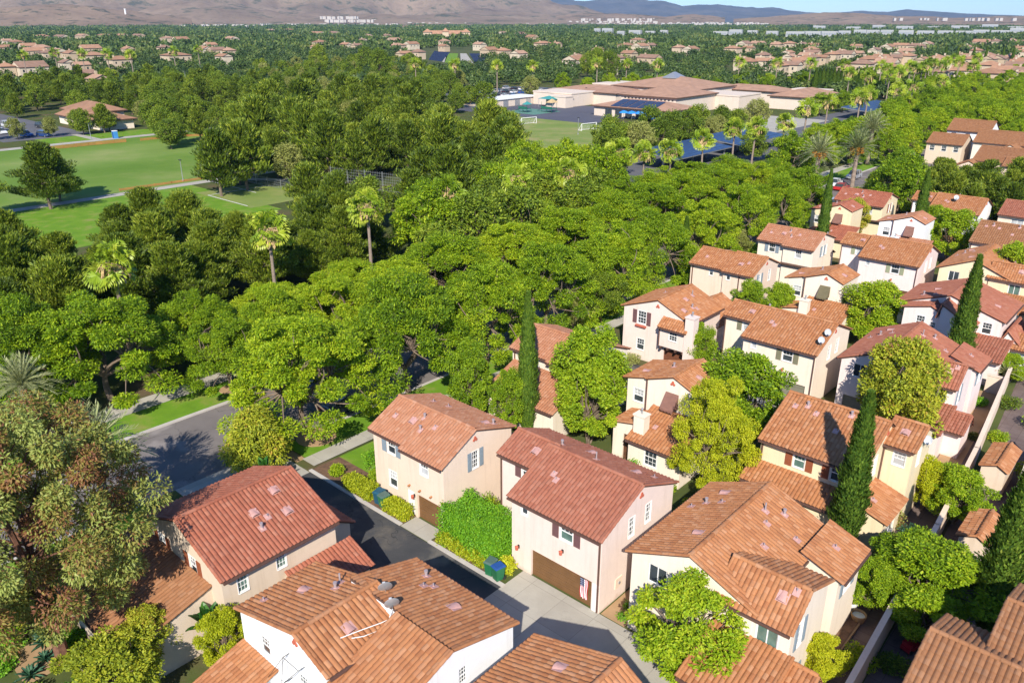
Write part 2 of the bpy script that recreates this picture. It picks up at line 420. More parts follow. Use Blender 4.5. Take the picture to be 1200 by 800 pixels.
            mb.tube([p, p + (0, 0, .12)], [r_ * 2.2, r_ * 1.1], 10, 0)
            o = mb.build('vent_pipe', [M['pinkvent'], M['pipe']], ro)
        return o
    # ---- fittings on a wall face
    def fr(s, side, c, a, z):
        if side == 'f': return np.array(s.P(a, c, z)), np.array((1., 0, 0)), np.array((0, -1., 0))
        return np.array(s.P(c, a, z)), np.array((0, 1., 0)), np.array((1., 0, 0))
    def window(s, side, c, a, z, w=.95, h=1.25, style='sash', pane='glass', shut=None, trim=True, sw=.48, bottom=None, both=True, only=None):
        s.hole(side, c, a, z, w, h)
        p, e, n = s.fr(side, c, a, z); up = np.array((0, 0, 1.))
        f = MB(); q = p - n * .07; t = .028
        def bar(ca, cz, ha, hz, d=.03, off=0): f.obox(q + e * ca + up * cz + n * off, e * ha, up * hz, n * d)
        bar(-w / 2 + t, 0, t, h / 2); bar(w / 2 - t, 0, t, h / 2); bar(0, h / 2 - t, w / 2 - 2 * t, t); bar(0, -h / 2 + t, w / 2 - 2 * t, t)
        if style in ('sash', 'grid'): bar(0, 0, w / 2 - 2 * t, .03, .028)
        if style == 'slide': bar(0, 0, .03, h / 2 - 2 * t, .028)
        if style in ('sash', 'grid'):
            mz = [h * .25] + ([-h * .25] if style == 'grid' else [])
            for x in (-w / 6, w / 6): 
                if style == 'grid': bar(x, 0, .011, h / 2 - 2 * t, .020, .003)
                else: bar(x, h / 4, .011, h / 4 - 1.5 * t, .020, .003)
            for zz_ in mz: bar(0, zz_, w / 2 - 2 * t, .011, .018, .003)
        if trim:
            for sx in (-1, 1): f.obox(p + e * sx * (w / 2 + .022) + n * .006, e * .020, up * (h / 2 + .042), n * .016)
            for sz in (-1, 1): f.obox(p + up * sz * (h / 2 + .022) + n * (.010 if sz > 0 else .025), e * (w / 2 + .001), up * .020, n * (.016 if sz > 0 else .04))
        fo = f.build('window', M['white'], s.root)
        g = MB()
        if bottom:   # pale blind drawn over the upper sash only
            g.obox(q + up * h / 4 - n * .012, e * (w / 2 - t), up * (h / 4), n * .008, 0)
            g.obox(q - up * h / 4 - n * .012, e * (w / 2 - t), up * (h / 4 - .002), n * .008, 1)
            g.build('pane', [M[pane], M[bottom]], fo)
        else:
            g.obox(q - n * .012, e * (w / 2 - t), up * (h / 2 - t / 2), n * .008)
            g.build('pane', M[pane], fo)
        if shut:
            for sx in ((-1, 1) if only is None else (only,)):
                k = MB(); cc = p + e * sx * (w / 2 + .10 + sw / 2) + n * .03
                k.obox(cc, e * sw / 2, up * (h / 2 + .04), n * .02)
                for i in range(12):
                    k.obox(cc + up * ((i + .5) / 12 - .5) * (h - .15) + n * .022, e * (sw / 2 - .06), up * .028, n * .012)
                k.obox(cc + n * .022, e * (sw / 2 - .06), up * .035, n * .018)
                k.build('shutter', M[shut], s.root)
        return fo
    def garage(s, v, a0, a1, h=2.05, col='gdbrown', z0=0, n=5):
        w = a1 - a0; s.hole('f', v, (a0 + a1) / 2, (h + z0) / 2 - .08, w, h + .16, .22)
        g = MB(); p, e, nn = s.fr('f', v, (a0 + a1) / 2, 0)
        for i in range(n):
            za, zb = z0 + (h - z0) * i / n, z0 + (h - z0) * (i + 1) / n
            g.obox(p - nn * .17 + np.array((0, 0, (za + zb) / 2)), e * w / 2, (0, 0, (zb - za) / 2 - .014), nn * .02)
        for i in range(n): g.obox(p - nn * .148 + np.array((0, 0, z0 + (h - z0) * (i + .5) / n)), e * (w / 2 - .03), (0, 0, .012), nn * .008)
        g.obox(p - nn * .2 + np.array((0, 0, (h + z0) / 2)), e * w / 2, (0, 0, (h - z0) / 2), nn * .01)
        return g.build('garage_door', M[col], s.root)
    def spout(s, u, v, z, z0=0.05):
        b = MB(); b.obox(np.array(s.P(u, v, (z + z0) / 2)), (.045, 0, 0), (0, .045, 0), (0, 0, (z - z0) / 2))
        b.build('downspout', M['gutter'], s.root)
    def medal(s, side, c, a, z, r=.11):
        p, e, n = s.fr(side, c, a, z); b = MB()
        for dx, dz in ((-r, 0), (r, 0), (0, r * 1.6)):
            q = p + e * dx + np.array((0, 0, dz))
            b.tube([q - n * .05, q + n * .05], r * .95, 10)
        b.build('gable_vent', M['terracotta'], s.root)
    def sconce(s, side, c, a, z):
        p, e, n = s.fr(side, c, a, z); b = MB()
        b.obox(p + n * .03, e * .07, (0, 0, .12), n * .03, 0)
        b.tube([p + n * .05 + (0, 0, .05), p + n * .22 + (0, 0, .10)], .02, 6, 0)
        b.lathe([(.03, .16), (.13, .08), (.11, .06), (.09, -.16), (.02, -.18)], p + n * .22, 8, 1)
        b.build('wall_lamp', [M['iron'], M['terracotta'] if side == 'f' else M['pipe']], s.root)
    def awning(s, side, c, a, z, w=1.25, drop=1.0, out=.75, mat='awnbrown'):
        p, e, n = s.fr(side, c, a, z); b = MB(); up = np.array((0, 0, 1.))
        tl, tr = p - e * w / 2 + n * .02, p + e * w / 2 + n * .02
        bl, br = tl + n * out - up * drop * .75, tr + n * out - up * drop * .75
        k = 8
        for i in range(k):
            x0, x1 = i / k, (i + 1) / k
            P = [tl + (tr - tl) * x0, tl + (tr - tl) * x1, bl + (br - bl) * x1, bl + (br - bl) * x0]
            b.poly(P[::-1]); b.poly([P[3], P[2], P[2] - up * (.2 if i % 2 else .16), P[3] - up * (.2 if i % 2 else .16)])
            b.poly([x - up * .012 for x in P])
        b.poly([tl, bl, tl - up * drop * .75]); b.poly([tr, tr - up * drop * .75, br])
        b.tube([tl - up * drop * .75, bl], .015, 5); b.tube([tr - up * drop * .75, br], .015, 5)
        b.build('awning', M[mat], s.root)
    def chimney(s, u, v, z0, z1, w=.8, d=.6, pipe=True):
        b = MB(); p = np.array(s.P(u, v, 0))
        b.obox(p + np.array((0, 0, (z0 + z1) / 2)), (w / 2, 0, 0), (0, d / 2, 0), (0, 0, (z1 - z0) / 2))
        b.obox(p + (0, 0, z1 + .05), (w / 2 + .07, 0, 0), (0, d / 2 + .07, 0), (0, 0, .052))
        if pipe: b.tube([p + (0, 0, z1 + .1), p + (0, 0, z1 + .55)], .07, 8, 1); b.lathe([(.13, 0), (.01, .12)], p + (0, 0, z1 + .52), 8, 1)
        b.build('chimney', [s.wall, M['steel']], s.root)
    def door(s, side, c, a, w=.95, h=2.15, z0=0, mat='wood', arch=False):
        s.hole(side, c, a, (z0 + h) / 2 - .08, w, h - z0 + .16, .2)
        p, e, n = s.fr(side, c, a, 0); b = MB()
        b.obox(p - n * .15 + (0, 0, (z0 + h) / 2), e * w / 2, (0, 0, (h - z0) / 2), n * .025)
        for sz in (.28, .72):
            b.obox(p - n * .12 + (0, 0, z0 + (h - z0) * sz), e * (w / 2 - .13), (0, 0, (h - z0) * .19), n * .012)
        o = b.build('door', M[mat], s.root)
        k = MB(); q = p - n * .09 + e * (w / 2 - .1) + np.array((0, 0, z0 + 1.0)); k.tube([q - n * .03, q + n * .03], .03, 8); k.build('handle', M['steel'], o)
        return o
    def dish(s, base, az, el, r=.32, on=None):
        """satellite dish; base in absolute u, v, z; az is the facing in the house frame"""
        b = MB(); p = np.array(s.P(*base)); d = np.array((math.cos(az) * math.cos(el), math.sin(az) * math.cos(el), math.sin(el)))
        sd_ = np.cross(d, (0, 0, 1)); sd_ /= np.linalg.norm(sd_); uu = np.cross(sd_, d); c = p + np.array((0, 0, .55))
        for off in (-.18, .0, .18): b.tube([p + sd_ * off * 1.1 - d * abs(off), p + (0, 0, .3), c - d * .08], .022, 6, 1)
        rows = []; th = np.arange(20) * 2 * math.pi / 20
        for k_ in range(5):
            t = k_ / 4
            rows.append(c + d * (t * t * .09) + t * r * (np.cos(th)[:, None] * sd_ * .92 + np.sin(th)[:, None] * uu))
        f = [(i * 20 + j, i * 20 + (j + 1) % 20, (i + 1) * 20 + (j + 1) % 20, (i + 1) * 20 + j) for i in range(4) for j in range(20)]
        V_ = np.concatenate(rows); b.add(V_, f, 0); b.add(V_ - d * .02, f, 1)
        tip = c + d * .42 - uu * r * .65; b.tube([c - uu * r * .95, tip], .02, 6, 1)
        b.obox(tip + d * .02, sd_ * .07, uu * .05, d * .08, 0)
        b.build('satellite_dish', [M['dishgrey'], M['steel']], s.root if on is None else on)
M['awnbrown'] = plain('brown awning cloth', (.20, .10, .075), .85)
M['awnolive'] = plain('olive awning cloth', (.13, .11, .06), .85)
# ---------------------------------------------------------------- ground, roads and paths (sheets laid a few millimetres apart)
def gmat(name, stops, scale, rough=.95, fine=0, fine_amt=.15, joints=0, cracks=0):
    m, nt, b = newmat(name); b.inputs['Roughness'].default_value = rough; b.inputs['Specular IOR Level'].default_value = .15
    g = geopos(nt); c = ramp(nt, stops, noise(nt, scale, 6, .62, g))
    if fine:
        f = noise(nt, fine, 4, .7, g)
        c = mixc(nt, ramp(nt, [(.35, (0, 0, 0)), (.75, (1, 1, 1))], f), c, mixc(nt, fine_amt, c, stops[0][1]))
        bump(nt, b, f, .35, .03)
    if joints:
        mp = N(nt, 'ShaderNodeMapping'); mp.vector_type = 'TEXTURE'; mp.inputs['Rotation'].default_value = (0, 0, A0); nt.links.new(g, mp.inputs[0])
        br = N(nt, 'ShaderNodeTexBrick'); br.offset = 0; br.inputs['Color1'].default_value = (0, 0, 0, 1); br.inputs['Color2'].default_value = (.25, .25, .25, 1); br.inputs['Mortar'].default_value = (1, 1, 1, 1)
        br.inputs['Scale'].default_value = 1; br.inputs['Mortar Size'].default_value = .012; br.inputs['Brick Width'].default_value = joints; br.inputs['Row Height'].default_value = joints; nt.links.new(mp.outputs[0], br.inputs[0])
        c = mixc(nt, br.outputs[0], c, tuple(x * .62 for x in stops[0][1]))
        c = mixc(nt, ramp(nt, [(.60, (0, 0, 0)), (.72, (.5, .5, .5))], noise(nt, .7, 5, .7, g)), c, tuple(x * .6 for x in stops[0][1]))
    if cracks:
        vo = N(nt, 'ShaderNodeTexVoronoi', feature='DISTANCE_TO_EDGE'); vo.inputs['Scale'].default_value = cracks
        wp = N(nt, 'ShaderNodeVectorMath', operation='MULTIPLY_ADD'); nz_ = N(nt, 'ShaderNodeTexNoise'); nz_.inputs['Scale'].default_value = .8; nt.links.new(g, nz_.inputs[0])
        nt.links.new(nz_.outputs['Color'], wp.inputs[0]); wp.inputs[1].default_value = (3, 3, 3); nt.links.new(g, wp.inputs[2]); nt.links.new(wp.outputs[0], vo.inputs['Vector'])
        c = mixc(nt, ramp(nt, [(.0, (.7, .7, .7)), (.012, (0, 0, 0))], vo.outputs['Distance']), c, tuple(x * .45 for x in stops[0][1]))
        c = mixc(nt, ramp(nt, [(.58, (0, 0, 0)), (.66, (.55, .55, .55))], noise(nt, .28, 3, .5, g)), c, tuple(min(1, x * 1.5) for x in stops[-1][1]))
    nt.links.new(c, b.inputs['Base Color']); return m
M['earth'] = gmat('planted earth', [(.3, (.045, .055, .022)), (.5, (.075, .085, .03)), (.62, (.12, .085, .05)), (.75, (.17, .12, .07))], .09, .95, 1.3, .6)
M['asphalt'] = gmat('road asphalt', [(.3, (.155, .135, .125)), (.7, (.205, .18, .165))], .35, .9, 8, .25, cracks=.22)
M['alley'] = gmat('dark sealed asphalt', [(.30, (.052, .053, .056)), (.52, (.070, .069, .069)), (.60, (.10, .092, .082)), (.72, (.135, .12, .10))], .42, .85, 6, .5, cracks=.3)
M['lot'] = gmat('parking asphalt', [(.3, (.10, .10, .11)), (.7, (.16, .155, .16))], .06, .9, 3, .3)
M['darkcourt'] = gmat('playground asphalt', [(.3, (.085, .085, .105)), (.7, (.12, .12, .145))], .06, .9, 3, .3)
M['conc'] = gmat('light concrete paving', [(.3, (.37, .34, .285)), (.7, (.47, .44, .37))], .45, .9, 5, .25, joints=2.4)
M['kerb'] = gmat('kerb concrete', [(.3, (.42, .38, .34)), (.7, (.52, .48, .43))], .8, .9, 5, .25)
M['lawn'] = gmat('lawn grass', [(.3, (.10, .20, .014)), (.52, (.14, .26, .018)), (.66, (.24, .25, .06)), (.8, (.30, .25, .10))], .38, .95, 9, .5)
M['drygrass'] = gmat('worn field grass', [(.3, (.14, .21, .04)), (.5, (.21, .25, .065)), (.68, (.33, .27, .12))], .09, .95, 1.2, .4)
M['paver'] = gmat('patio pavers', [(.3, (.14, .10, .09)), (.7, (.21, .16, .14))], .6, .9, 4, .5, joints=.8)  # tone lowered: the shade between the walls is put into the paver colour
M['sand'] = gmat('tan courtyard gravel', [(.3, (.33, .21, .11)), (.7, (.42, .28, .16))], .5, .95, 7, .4)
M['deckred'] = gmat('tan court', [(.3, (.40, .30, .20)), (.7, (.50, .38, .27))], .1, .95, 3, .3)
# mown stripes of the big field
m_, nt_, b_ = newmat('mown field grass'); b_.inputs['Roughness'].default_value = .95; b_.inputs['Specular IOR Level'].default_value = .1
g_ = geopos(nt_); mp_ = N(nt_, 'ShaderNodeMapping'); mp_.vector_type = 'TEXTURE'; mp_.inputs['Rotation'].default_value = (0, 0, A0 + R(3)); nt_.links.new(g_, mp_.inputs[0])
wv = N(nt_, 'ShaderNodeTexWave', bands_direction='X'); wv.inputs['Scale'].default_value = .0056; wv.inputs['Phase Offset'].default_value = 2.2; wv.inputs['Distortion'].default_value = .6; wv.inputs['Detail'].default_value = 2; wv.inputs['Detail Scale'].default_value = 2.0
nt_.links.new(mp_.outputs[0], wv.inputs[0])
c_ = ramp(nt_, [(.15, (.10, .19, .022)), (.5, (.14, .235, .04)), (.85, (.20, .27, .07))], wv.outputs['Fac'])
c_ = mixc(nt_, .55, c_, ramp(nt_, [(.3, (.085, .17, .02)), (.52, (.15, .23, .04)), (.68, (.27, .28, .10))], noise(nt_, .04, 8, .72, g_)))
nt_.links.new(c_, b_.inputs['Base Color']); M['field'] = m_

def sheet(name, rects, mat, z, pts=None):
    b = MB()
    for r in rects:
        if len(r) == 4 and not hasattr(r[0], '__len__'):
            u0, u1, v0, v1 = r; q = [(u0, v0), (u1, v0), (u1, v1), (u0, v1)]
        else: q = r
        b.poly([tuple(W(u, v, z)) for u, v in q])
    return tag(b.build(name, M[mat] if isinstance(mat, str) else mat), kind='structure')
def kerbs(name, rects, mat, z0, z1):
    b = MB()
    for u0, u1, v0, v1 in rects:
        P = [tuple(W(u, v, z)) for z in (z0, z1) for u, v in ((u0, v0), (u1, v0), (u1, v1), (u0, v1))]
        b.add(P, [(0, 3, 2, 1), (4, 5, 6, 7), (0, 1, 5, 4), (1, 2, 6, 5), (2, 3, 7, 6), (3, 0, 4, 7)])
    return tag(b.build(name, M[mat]), kind='structure')
b = MB(); b.poly([(-16000, -1500, 0), (16000, -1500, 0), (16000, 16000, 0), (-16000, 16000, 0)])
m_, nt_, b_ = newmat('land'); b_.inputs['Roughness'].default_value = .97; b_.inputs['Specular IOR Level'].default_value = .05
g_ = geopos(nt_)
c_ = ramp(nt_, [(.3, (.050, .065, .022)), (.5, (.08, .10, .03)), (.64, (.12, .09, .05)), (.78, (.17, .12, .075))], noise(nt_, .12, 6, .65, g_))
c2 = ramp(nt_, [(.35, (.05, .075, .025)), (.55, (.09, .10, .045)), (.66, (.24, .19, .12)), (.8, (.30, .25, .17))], noise(nt_, .004, 8, .7, g_))
vl = N(nt_, 'ShaderNodeVectorMath', operation='LENGTH'); nt_.links.new(g_, vl.inputs[0])
mr = N(nt_, 'ShaderNodeMapRange'); mr.inputs[1].default_value = 500; mr.inputs[2].default_value = 1500; nt_.links.new(vl.outputs['Value'], mr.inputs[0])
nt_.links.new(mixc(nt_, mr.outputs[0], c_, c2), b_.inputs['Base Color']); bump(nt_, b_, noise(nt_, 1.5, 4, .7, g_), .5, .08)
tag(b.build('ground', m_), kind='structure')
sheet('road', [(-42.2, -31.8, -90, 420)], 'asphalt', .004)
kerbs('kerb', [(-42.55, -42.2, -90, 420), (-31.8, -31.45, 3.5 - 8.2 + 9.2, 420), (-31.8, -31.45, -90, -13)], 'kerb', 0, .13)
sheet('verge_lawn', [(-46.6, -42.56, -90, 420), (-31.44, -28.4, 5.5, 420), (-31.44, -28.4, -90, -13), (-31.44, -28.4, -1.2, 5.5)], 'lawn', .10)
sheet('pavement', [(-49.0, -46.6, -90, 420), (-28.4, -26.8, -1.5, 420), (-28.4, -26.8, -90, -12)], 'conc', .11)
sheet('alley', [(-26.4, -6.0, -8.7, -2.15)], 'alley', .008)
sheet('alley_apron', [(-31.8, -26.4, -10.5, -2.2)], 'conc', .008)
sheet('driveway', [(-5.99, 14.0, -8.6, 0.0), (-15.65, -12.85, -2.1, -.6), (-26, -6.1, -9.6, -8.72)], 'conc', .012)
kerbs('alley_kerb', [(-26.6, -15.7, -2.14, -1.86), (-12.8, -5.9, -2.14, -1.86)], 'kerb', 0, .10)
for k in (1, 2, 3):
    du, dv = -1.85 * k, 34.8 * k
    sheet('alley', [(-26.4 + du, 12 + du, dv - 8.7, dv - 2.15)], 'alley', .008)
    sheet('driveway', [(-10 + du, 10 + du, dv - 2.14, dv)], 'conc', .012)
sheet('front_bed', [(-26.6, -20.4, -1.85, 6), (-12.7, -7.4, -1.85, 1.5), (-20.4, -15.7, -1.85, -.6)], 'soil', .02)
sheet('garden_lawn', [(-26.6, -20.6, .8, 9)], 'lawn', .03)
sheet('side_bed', [(.1, 1.8, .05, 4.5)], 'sand', .02)
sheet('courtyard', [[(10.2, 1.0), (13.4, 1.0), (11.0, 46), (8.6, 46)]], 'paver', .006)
sheet('courtyard_gravel', [[(9.9, 28), (11.6, 28), (10.4, 49.5), (8.7, 49.5)]], 'sand', .010)
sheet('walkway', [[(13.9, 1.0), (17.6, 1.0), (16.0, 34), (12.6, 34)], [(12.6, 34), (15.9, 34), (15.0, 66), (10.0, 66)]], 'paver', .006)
sheet('row_path', [(-26.4 - 1.85 * k, 9 - 1.85 * k, 10.6 + 34.8 * k, 11.9 + 34.8 * k) for k in range(4)], 'conc', .01)

# ---------------------------------------------------------------- houses
G1 = 'two storey stucco houses in the courtyard rows'
def model_B(k, wall, roof, shut, label, near=False, gd='gdbrown', win='blind', base=(0, 0)):
    """garage house with a stepped-back wing on its left"""
    du, dv = -1.85 * k + base[0], 34.8 * k + base[1]
    h = House('stucco_house', label, G1, du - 5, dv + 4, wall, roof, fine=k < 2)
    h.block(du - 7.0, du, dv, dv + 7.7, 5.35, 5.5, 'u', dv + 3.9, 7.05)
    h.block(du - 10.4, du - 6.9, dv + 2.65, dv + 7.65, 5.9, 5.5, 'u', dv + 4.6, 6.78, oh=.25)
    w = h.window
    w('f', dv, du - 5.95, 4.72, .5, .85, 'sash', 'glass' if near else win)
    w('f', dv, du - 2.62, 4.52, .95, 1.2, 'sash', 'glass', shut, bottom='greenglass' if near else 'glass')
    w('f', dv + 2.65, du - 8.0, 5.28, .95, 1.15, 'grid' if near else 'sash', 'glass' if near else win, shut, only=-1 if near else None)
    w('r', du, dv + 3.0, 4.62, .62, 1.35, 'grid', 'glass'); w('r', du, dv + 4.8, 4.75, .62, 1.35, 'grid', 'glass')
    h.garage(dv, du - 5.35, du - .62, 2.0, gd)
    h.sconce('f', dv, du - 2.85, 3.1)
    h.medal('r', du, dv + 3.9, 6.35)
    h.spout(du - .12, dv - .07, 5.3); h.spout(du - 10.3, dv + 2.58, 5.8)
    if near:
        h.sconce('f', dv, du - 6.4, 1.7)
        b = MB(); p, e, n = h.fr('r', du, dv + 1.9, 1.2); b.obox(p + n * .03, e * .36, (0, 0, .36), n * .03, 0)
        b.tube([p + n * .05, p + n * .12], .1, 10, 1); b.build('meter_panel', [M['peachstucco'], M['steel']], h.root)
        b = MB(); p, e, n = h.fr('f', dv, du - .31, 1.0); b.obox(p + n * .02 - np.array((0, 0, .1)), e * .22, (0, 0, 1.05), n * .02); b.build('door_surround', M['white'], h.root)
    else:
        w('f', dv + 2.65, du - 8.8, 1.3, 1.0, 2.1, 'slide', 'blind')
    h.finish()
    h.vent(du - 8.1, dv + 3.6); h.vent(du - 5.5, dv + 6.2); h.vent(du - 1.8, dv + 6.0)
    h.vent(du - 5.4, dv + 2.2, 'pipe'); h.vent(du - 5.0, dv + 1.9, 'pipe'); h.vent(du - 4.2, dv + 5.0, 'tall'); h.vent(du - 7.0, dv + 5.0, 'flue'); h.vent(du - .8, dv + 6.6, 'pipe')
    return h
hB = model_B(0, 'pinkstucco', 'maroontile', 'shutplum', 'pink garage house with plum shutters and a flag on its wide garage door', True)
hK = model_B(1, 'creamstucco', 'orangetile', 'shutolive', 'cream house with olive shutters and two dishes on its gable, behind the yellow-green tree', gd='gdgrey')
hK.dish((-1.95, 35.6, 5.9), R(-60), .5, on=None); hK.dish((-1.9, 36.8, 6.3), R(-60), .5)
hM = model_B(2, 'roseststucco', 'orangetile', 'shutsage', 'rose pink house with sage green shutters and an orange tiled roof in two steps')
hT = model_B(3, 'whitestucco', 'orangetile', 'shutplum', 'white far house with a dish on its roof, right of the far leaning cypress')
hT.dish((-9.5, 106.3, 6.6), R(-70), .6, .4)

def model_A(k, wall, roof, shut, label, near=False, off=(0, 0)):
    """corner house along the road, single garage"""
    du, dv = -1.85 * k + off[0], 34.8 * k + off[1]
    h = House('stucco_house', label, G1, du - 16.5, dv + 3, wall, roof, fine=k < 2)
    h.block(du - 20.4, du - 16.6, dv - .3, dv + 6.2, 5.45, 5.6, 'u', dv + 2.45, 6.8)
    h.block(du - 16.7, du - 12.65, dv - .6, dv + 6.2, 5.3, 5.6, 'u', dv + 2.45, 6.82)
    w = h.window
    w('f', dv - .3, du - 18.4, 4.55, .85, 1.2, 'sash', 'glass', shut)
    w('f', dv - .6, du - 14.6, 4.4, .82, 1.15, 'sash', 'glass', bottom='blind')
    w('r', du - 12.65, dv + 2.45, 4.55, .62, 1.35, 'grid', 'glass', shut, sw=.36)
    if near:
        w('f', dv - .3, du - 18.4, 1.85, .85, 1.3, 'sash', 'blind', bottom='glass')
        h.door('f', dv - .6, du - 16.15, .8, 2.0, mat='white'); h.garage(dv - .6, du - 15.45, du - 13.05, 1.98, 'gdbrown')
        b = MB()
        for uu in (-16.25, -15.15, -14.0, -12.85):
            b.tube([h.P(uu + .1, dv - .62, 2.45), h.P(uu + .1, dv - .82, 2.43)], .07, 8)
            b.build('rafter_tail', M['orangetile'], h.root); b = MB()
        h.sconce('f', dv - .6, -15.72, 1.75); h.spout(-16.75, dv - .38, 3.0)
    else:
        w('r', du - 12.65, dv + 3.6, 4.6, .45, 1.3, 'grid', 'glass')
        b = MB(); b.obox(h.P(du - 14.6, dv - .85, 2.9), (2.2, 0, 0), (0, .35, 0), (0, 0, .06)); b.build('trellis', M['fascia'], h.root)
    h.medal('r', du - 12.65, dv + 2.45, 6.1); h.spout(du - 16.72, dv - .42, 5.2, 3.2 if near else .1)
    h.block(du - 18.5, du - 13.5, dv + 6.0, dv + 9.0, 4.2, 2.9, 'u', dv + 6.05, 4.25, roofs='hi', gutf=False)
    h.finish()
    for a, c, t in ((-17.6, 1.2, 'vent'), (-16.9, 1.7, 'flue'), (-16.4, .8, 'flue'), (-15.5, 1.4, 'pipe'), (-19.3, 1.0, 'pipe'), (-13.6, 4.4, 'vent'), (-13.2, 4.9, 'flue'), (-18.7, 4.2, 'pipe'), (-17.4, 4.5, 'pipe')):
        h.vent(du + a, dv + c, t)
    return h
model_A(0, 'peachstucco', 'palered', 'shutgrey', 'pink-cream house with blue-grey shutters beside the alley mouth and its yellow hedge', True)
model_A(2, 'creamstucco', 'palered', 'shutgrey', 'cream house with blue-grey shutters beside the road, in front of a slim cypress', off=(.2, -.6))
model_A(3, 'yellowstucco', 'redtile', 'shutred', 'pale yellow house with a red roof beside the parked cars', off=(-.2, -3.0))

def model_C(k, wall, roof, label, detail=True, shut='shutgrey'):
    du, dv = -1.85 * k, 34.8 * k + (0 if k == 0 else .6 * k)
    h = House('stucco_house', label, G1, du + 6, dv + 5, wall, roof, fine=k < 2)
    h.block(du + 1.92, du + 9.15, dv + .2, dv + 9.4, 5.35, 5.35, 'v', du + 5.5, 6.85, rake=.14, gutb=True)
    h.block(du + 7.2, du + 11.2, dv + .3, dv + 4.75, 5.35, 5.5, 'u', dv + 1.9, 6.62)
    h.block(du + 9.1, du + 11.3, dv + 6.1, dv + 9.6, 5.6, 4.95, 'v', du + 9.15, 5.75, roofs='hi', rake=.2, gutb=True, gutf=False)
    h.window('f', dv + .2, du + 3.6, 4.55, 1.15, 1.2, 'slide', 'glass', trim=False)
    h.window('f', dv + .3, du + 10.0, 4.2, 1.15, 1.25, 'slide', 'greenglass')
    h.window('r', du + 11.2, dv + 1.5, 4.3, .55, 1.5, 'grid', 'glass', shut, sw=.3); h.window('r', du + 11.2, dv + 1.6, 1.4, .6, 1.2, 'grid', 'glass', shut, sw=.3)
    h.window('r', du + 11.3, dv + 7.7, 4.0, 1.1, 1.35, 'grid', 'glass', shut, sw=.4)
    h.medal('r', du + 11.2, dv + 1.9, 6.05)
    h.garage(dv + .2, du + 2.55, du + 7.0, 2.0, 'gdgrey')
    # low front wing with its own tiled roof
    h.block(du + 7.3, du + 11.35, dv - 3.2, dv + .35, 2.55, 3.6, 'u', dv + .32, 3.62, roofs='lo')
    h.block(du + 11.3, du + 12.6, dv - 1.4, dv + 1.1, 2.3, 2.3, 'u', dv + .6, 3.0)
    h.spout(du + 7.25, dv + .22, 5.2, 2.6)
    h.finish()
    for a, c, t in ((4.6, 2.6, 'vent'), (3.4, 8.0, 'vent'), (3.0, 6.4, 'flue'), (2.3, 5.9, 'pipe'), (3.9, 6.6, 'pipe'), (6.4, 7.0, 'tall'), (7.2, 7.9, 'flue'), (6.9, 6.2, 'pipe'), (8.5, 6.8, 'pipe'), (7.6, 4.5, 'pipe'), (10.2, 1.2, 'vent'), (10.7, 1.6, 'pipe'), (10.3, 8.0, 'pipe')):
        h.vent(du + a, dv + c, t)
    return h
hC = model_C(0, 'creamstucco', 'orangetile', 'cream house with a weathered orange roof at the right end of the drive')
hL = model_C(1, 'roseststucco', 'maroontile', 'rose house under a dull maroon roof half hidden by the yellow-green garden tree')
hW = model_C(2, 'yellowstucco', 'orangetile', 'pale yellow house beside a slim cypress, its orange roof just beyond the rose house')

def model_H(k, wall, roof, label, aw='awnbrown', side=True, off=(0, 0)):
    du, dv = -1.85 * k + off[0], 34.8 * k + off[1]
    h = House('stucco_house', label, G1, du - 8, dv + 18, wall, roof, fine=k < 2)
    h.block(du - 9.15, du - 4.9, dv + 18.6, dv + 23.0, 6.25, 6.3, 'v', du - 6.75, 7.1, oh=.1, gutf=False)
    h.block(du - 11.1, du - 9.1, dv + 18.8, dv + 23.0, 5.75, 6.25, 'v', du - 9.12, 6.27, roofs='lo', oh=.35)
    h.window('f', dv + 18.8, du - 10.0, 4.45, .95, 1.15, 'sash', 'blind', bottom='glass')
    h.window('f', dv + 18.6, du - 6.75, 4.75, .95, 1.2, 'grid', 'glass'); h.awning('f', dv + 18.6, du - 6.78, 5.75, 1.15, 1.55, .8, aw)
    h.medal('f', dv + 18.6, du - 6.8, 6.5); h.spout(du - 9.12, dv + 18.55, 6.2, 3.3)
    # single storey front wing, entry and chimney
    h.block(du - 8.25, du - 3.6, dv + 15.0, dv + 18.65, 2.75, 4.1, 'u', dv + 18.6, 4.12, roofs='lo')
    h.block(du - 10.4, du - 8.2, dv + 16.0, dv + 18.9, 3.05, 3.35, 'v', du - 8.3, 3.5, roofs='lo', oh=.1, gutf=False)
    h.door('f', dv + 16.0, du - 9.0, .8, 2.3); h.window('f', dv + 15.0, du - 6.2, 1.75, 1.1, 1.5, 'grid', 'glass', bottom=None)
    h.chimney(du - 7.75, dv + 15.9, 2.4, 4.55, .95, .8)
    h.finish()
    for a, c, t in ((-8.3, 21.2, 'flue'), (-10.2, 20.2, 'vent'), (-5.6, 20.6, 'vent'), (-6.9, 16.6, 'pipe')): h.vent(du + a, dv + c, t)
    return h
model_H(0, 'creamstucco', 'orangetile', 'cream gabled house with brown window awning and chimney on its low front wing')
model_H(1, 'creamstucco', 'orangetile', 'cream gabled house with an olive window awning, before the rose house with sage shutters', 'awnolive')
model_H(2, 'whitestucco', 'palered', 'white gabled house with a dark awning half behind the tall leaning cypress', 'awnbrown')

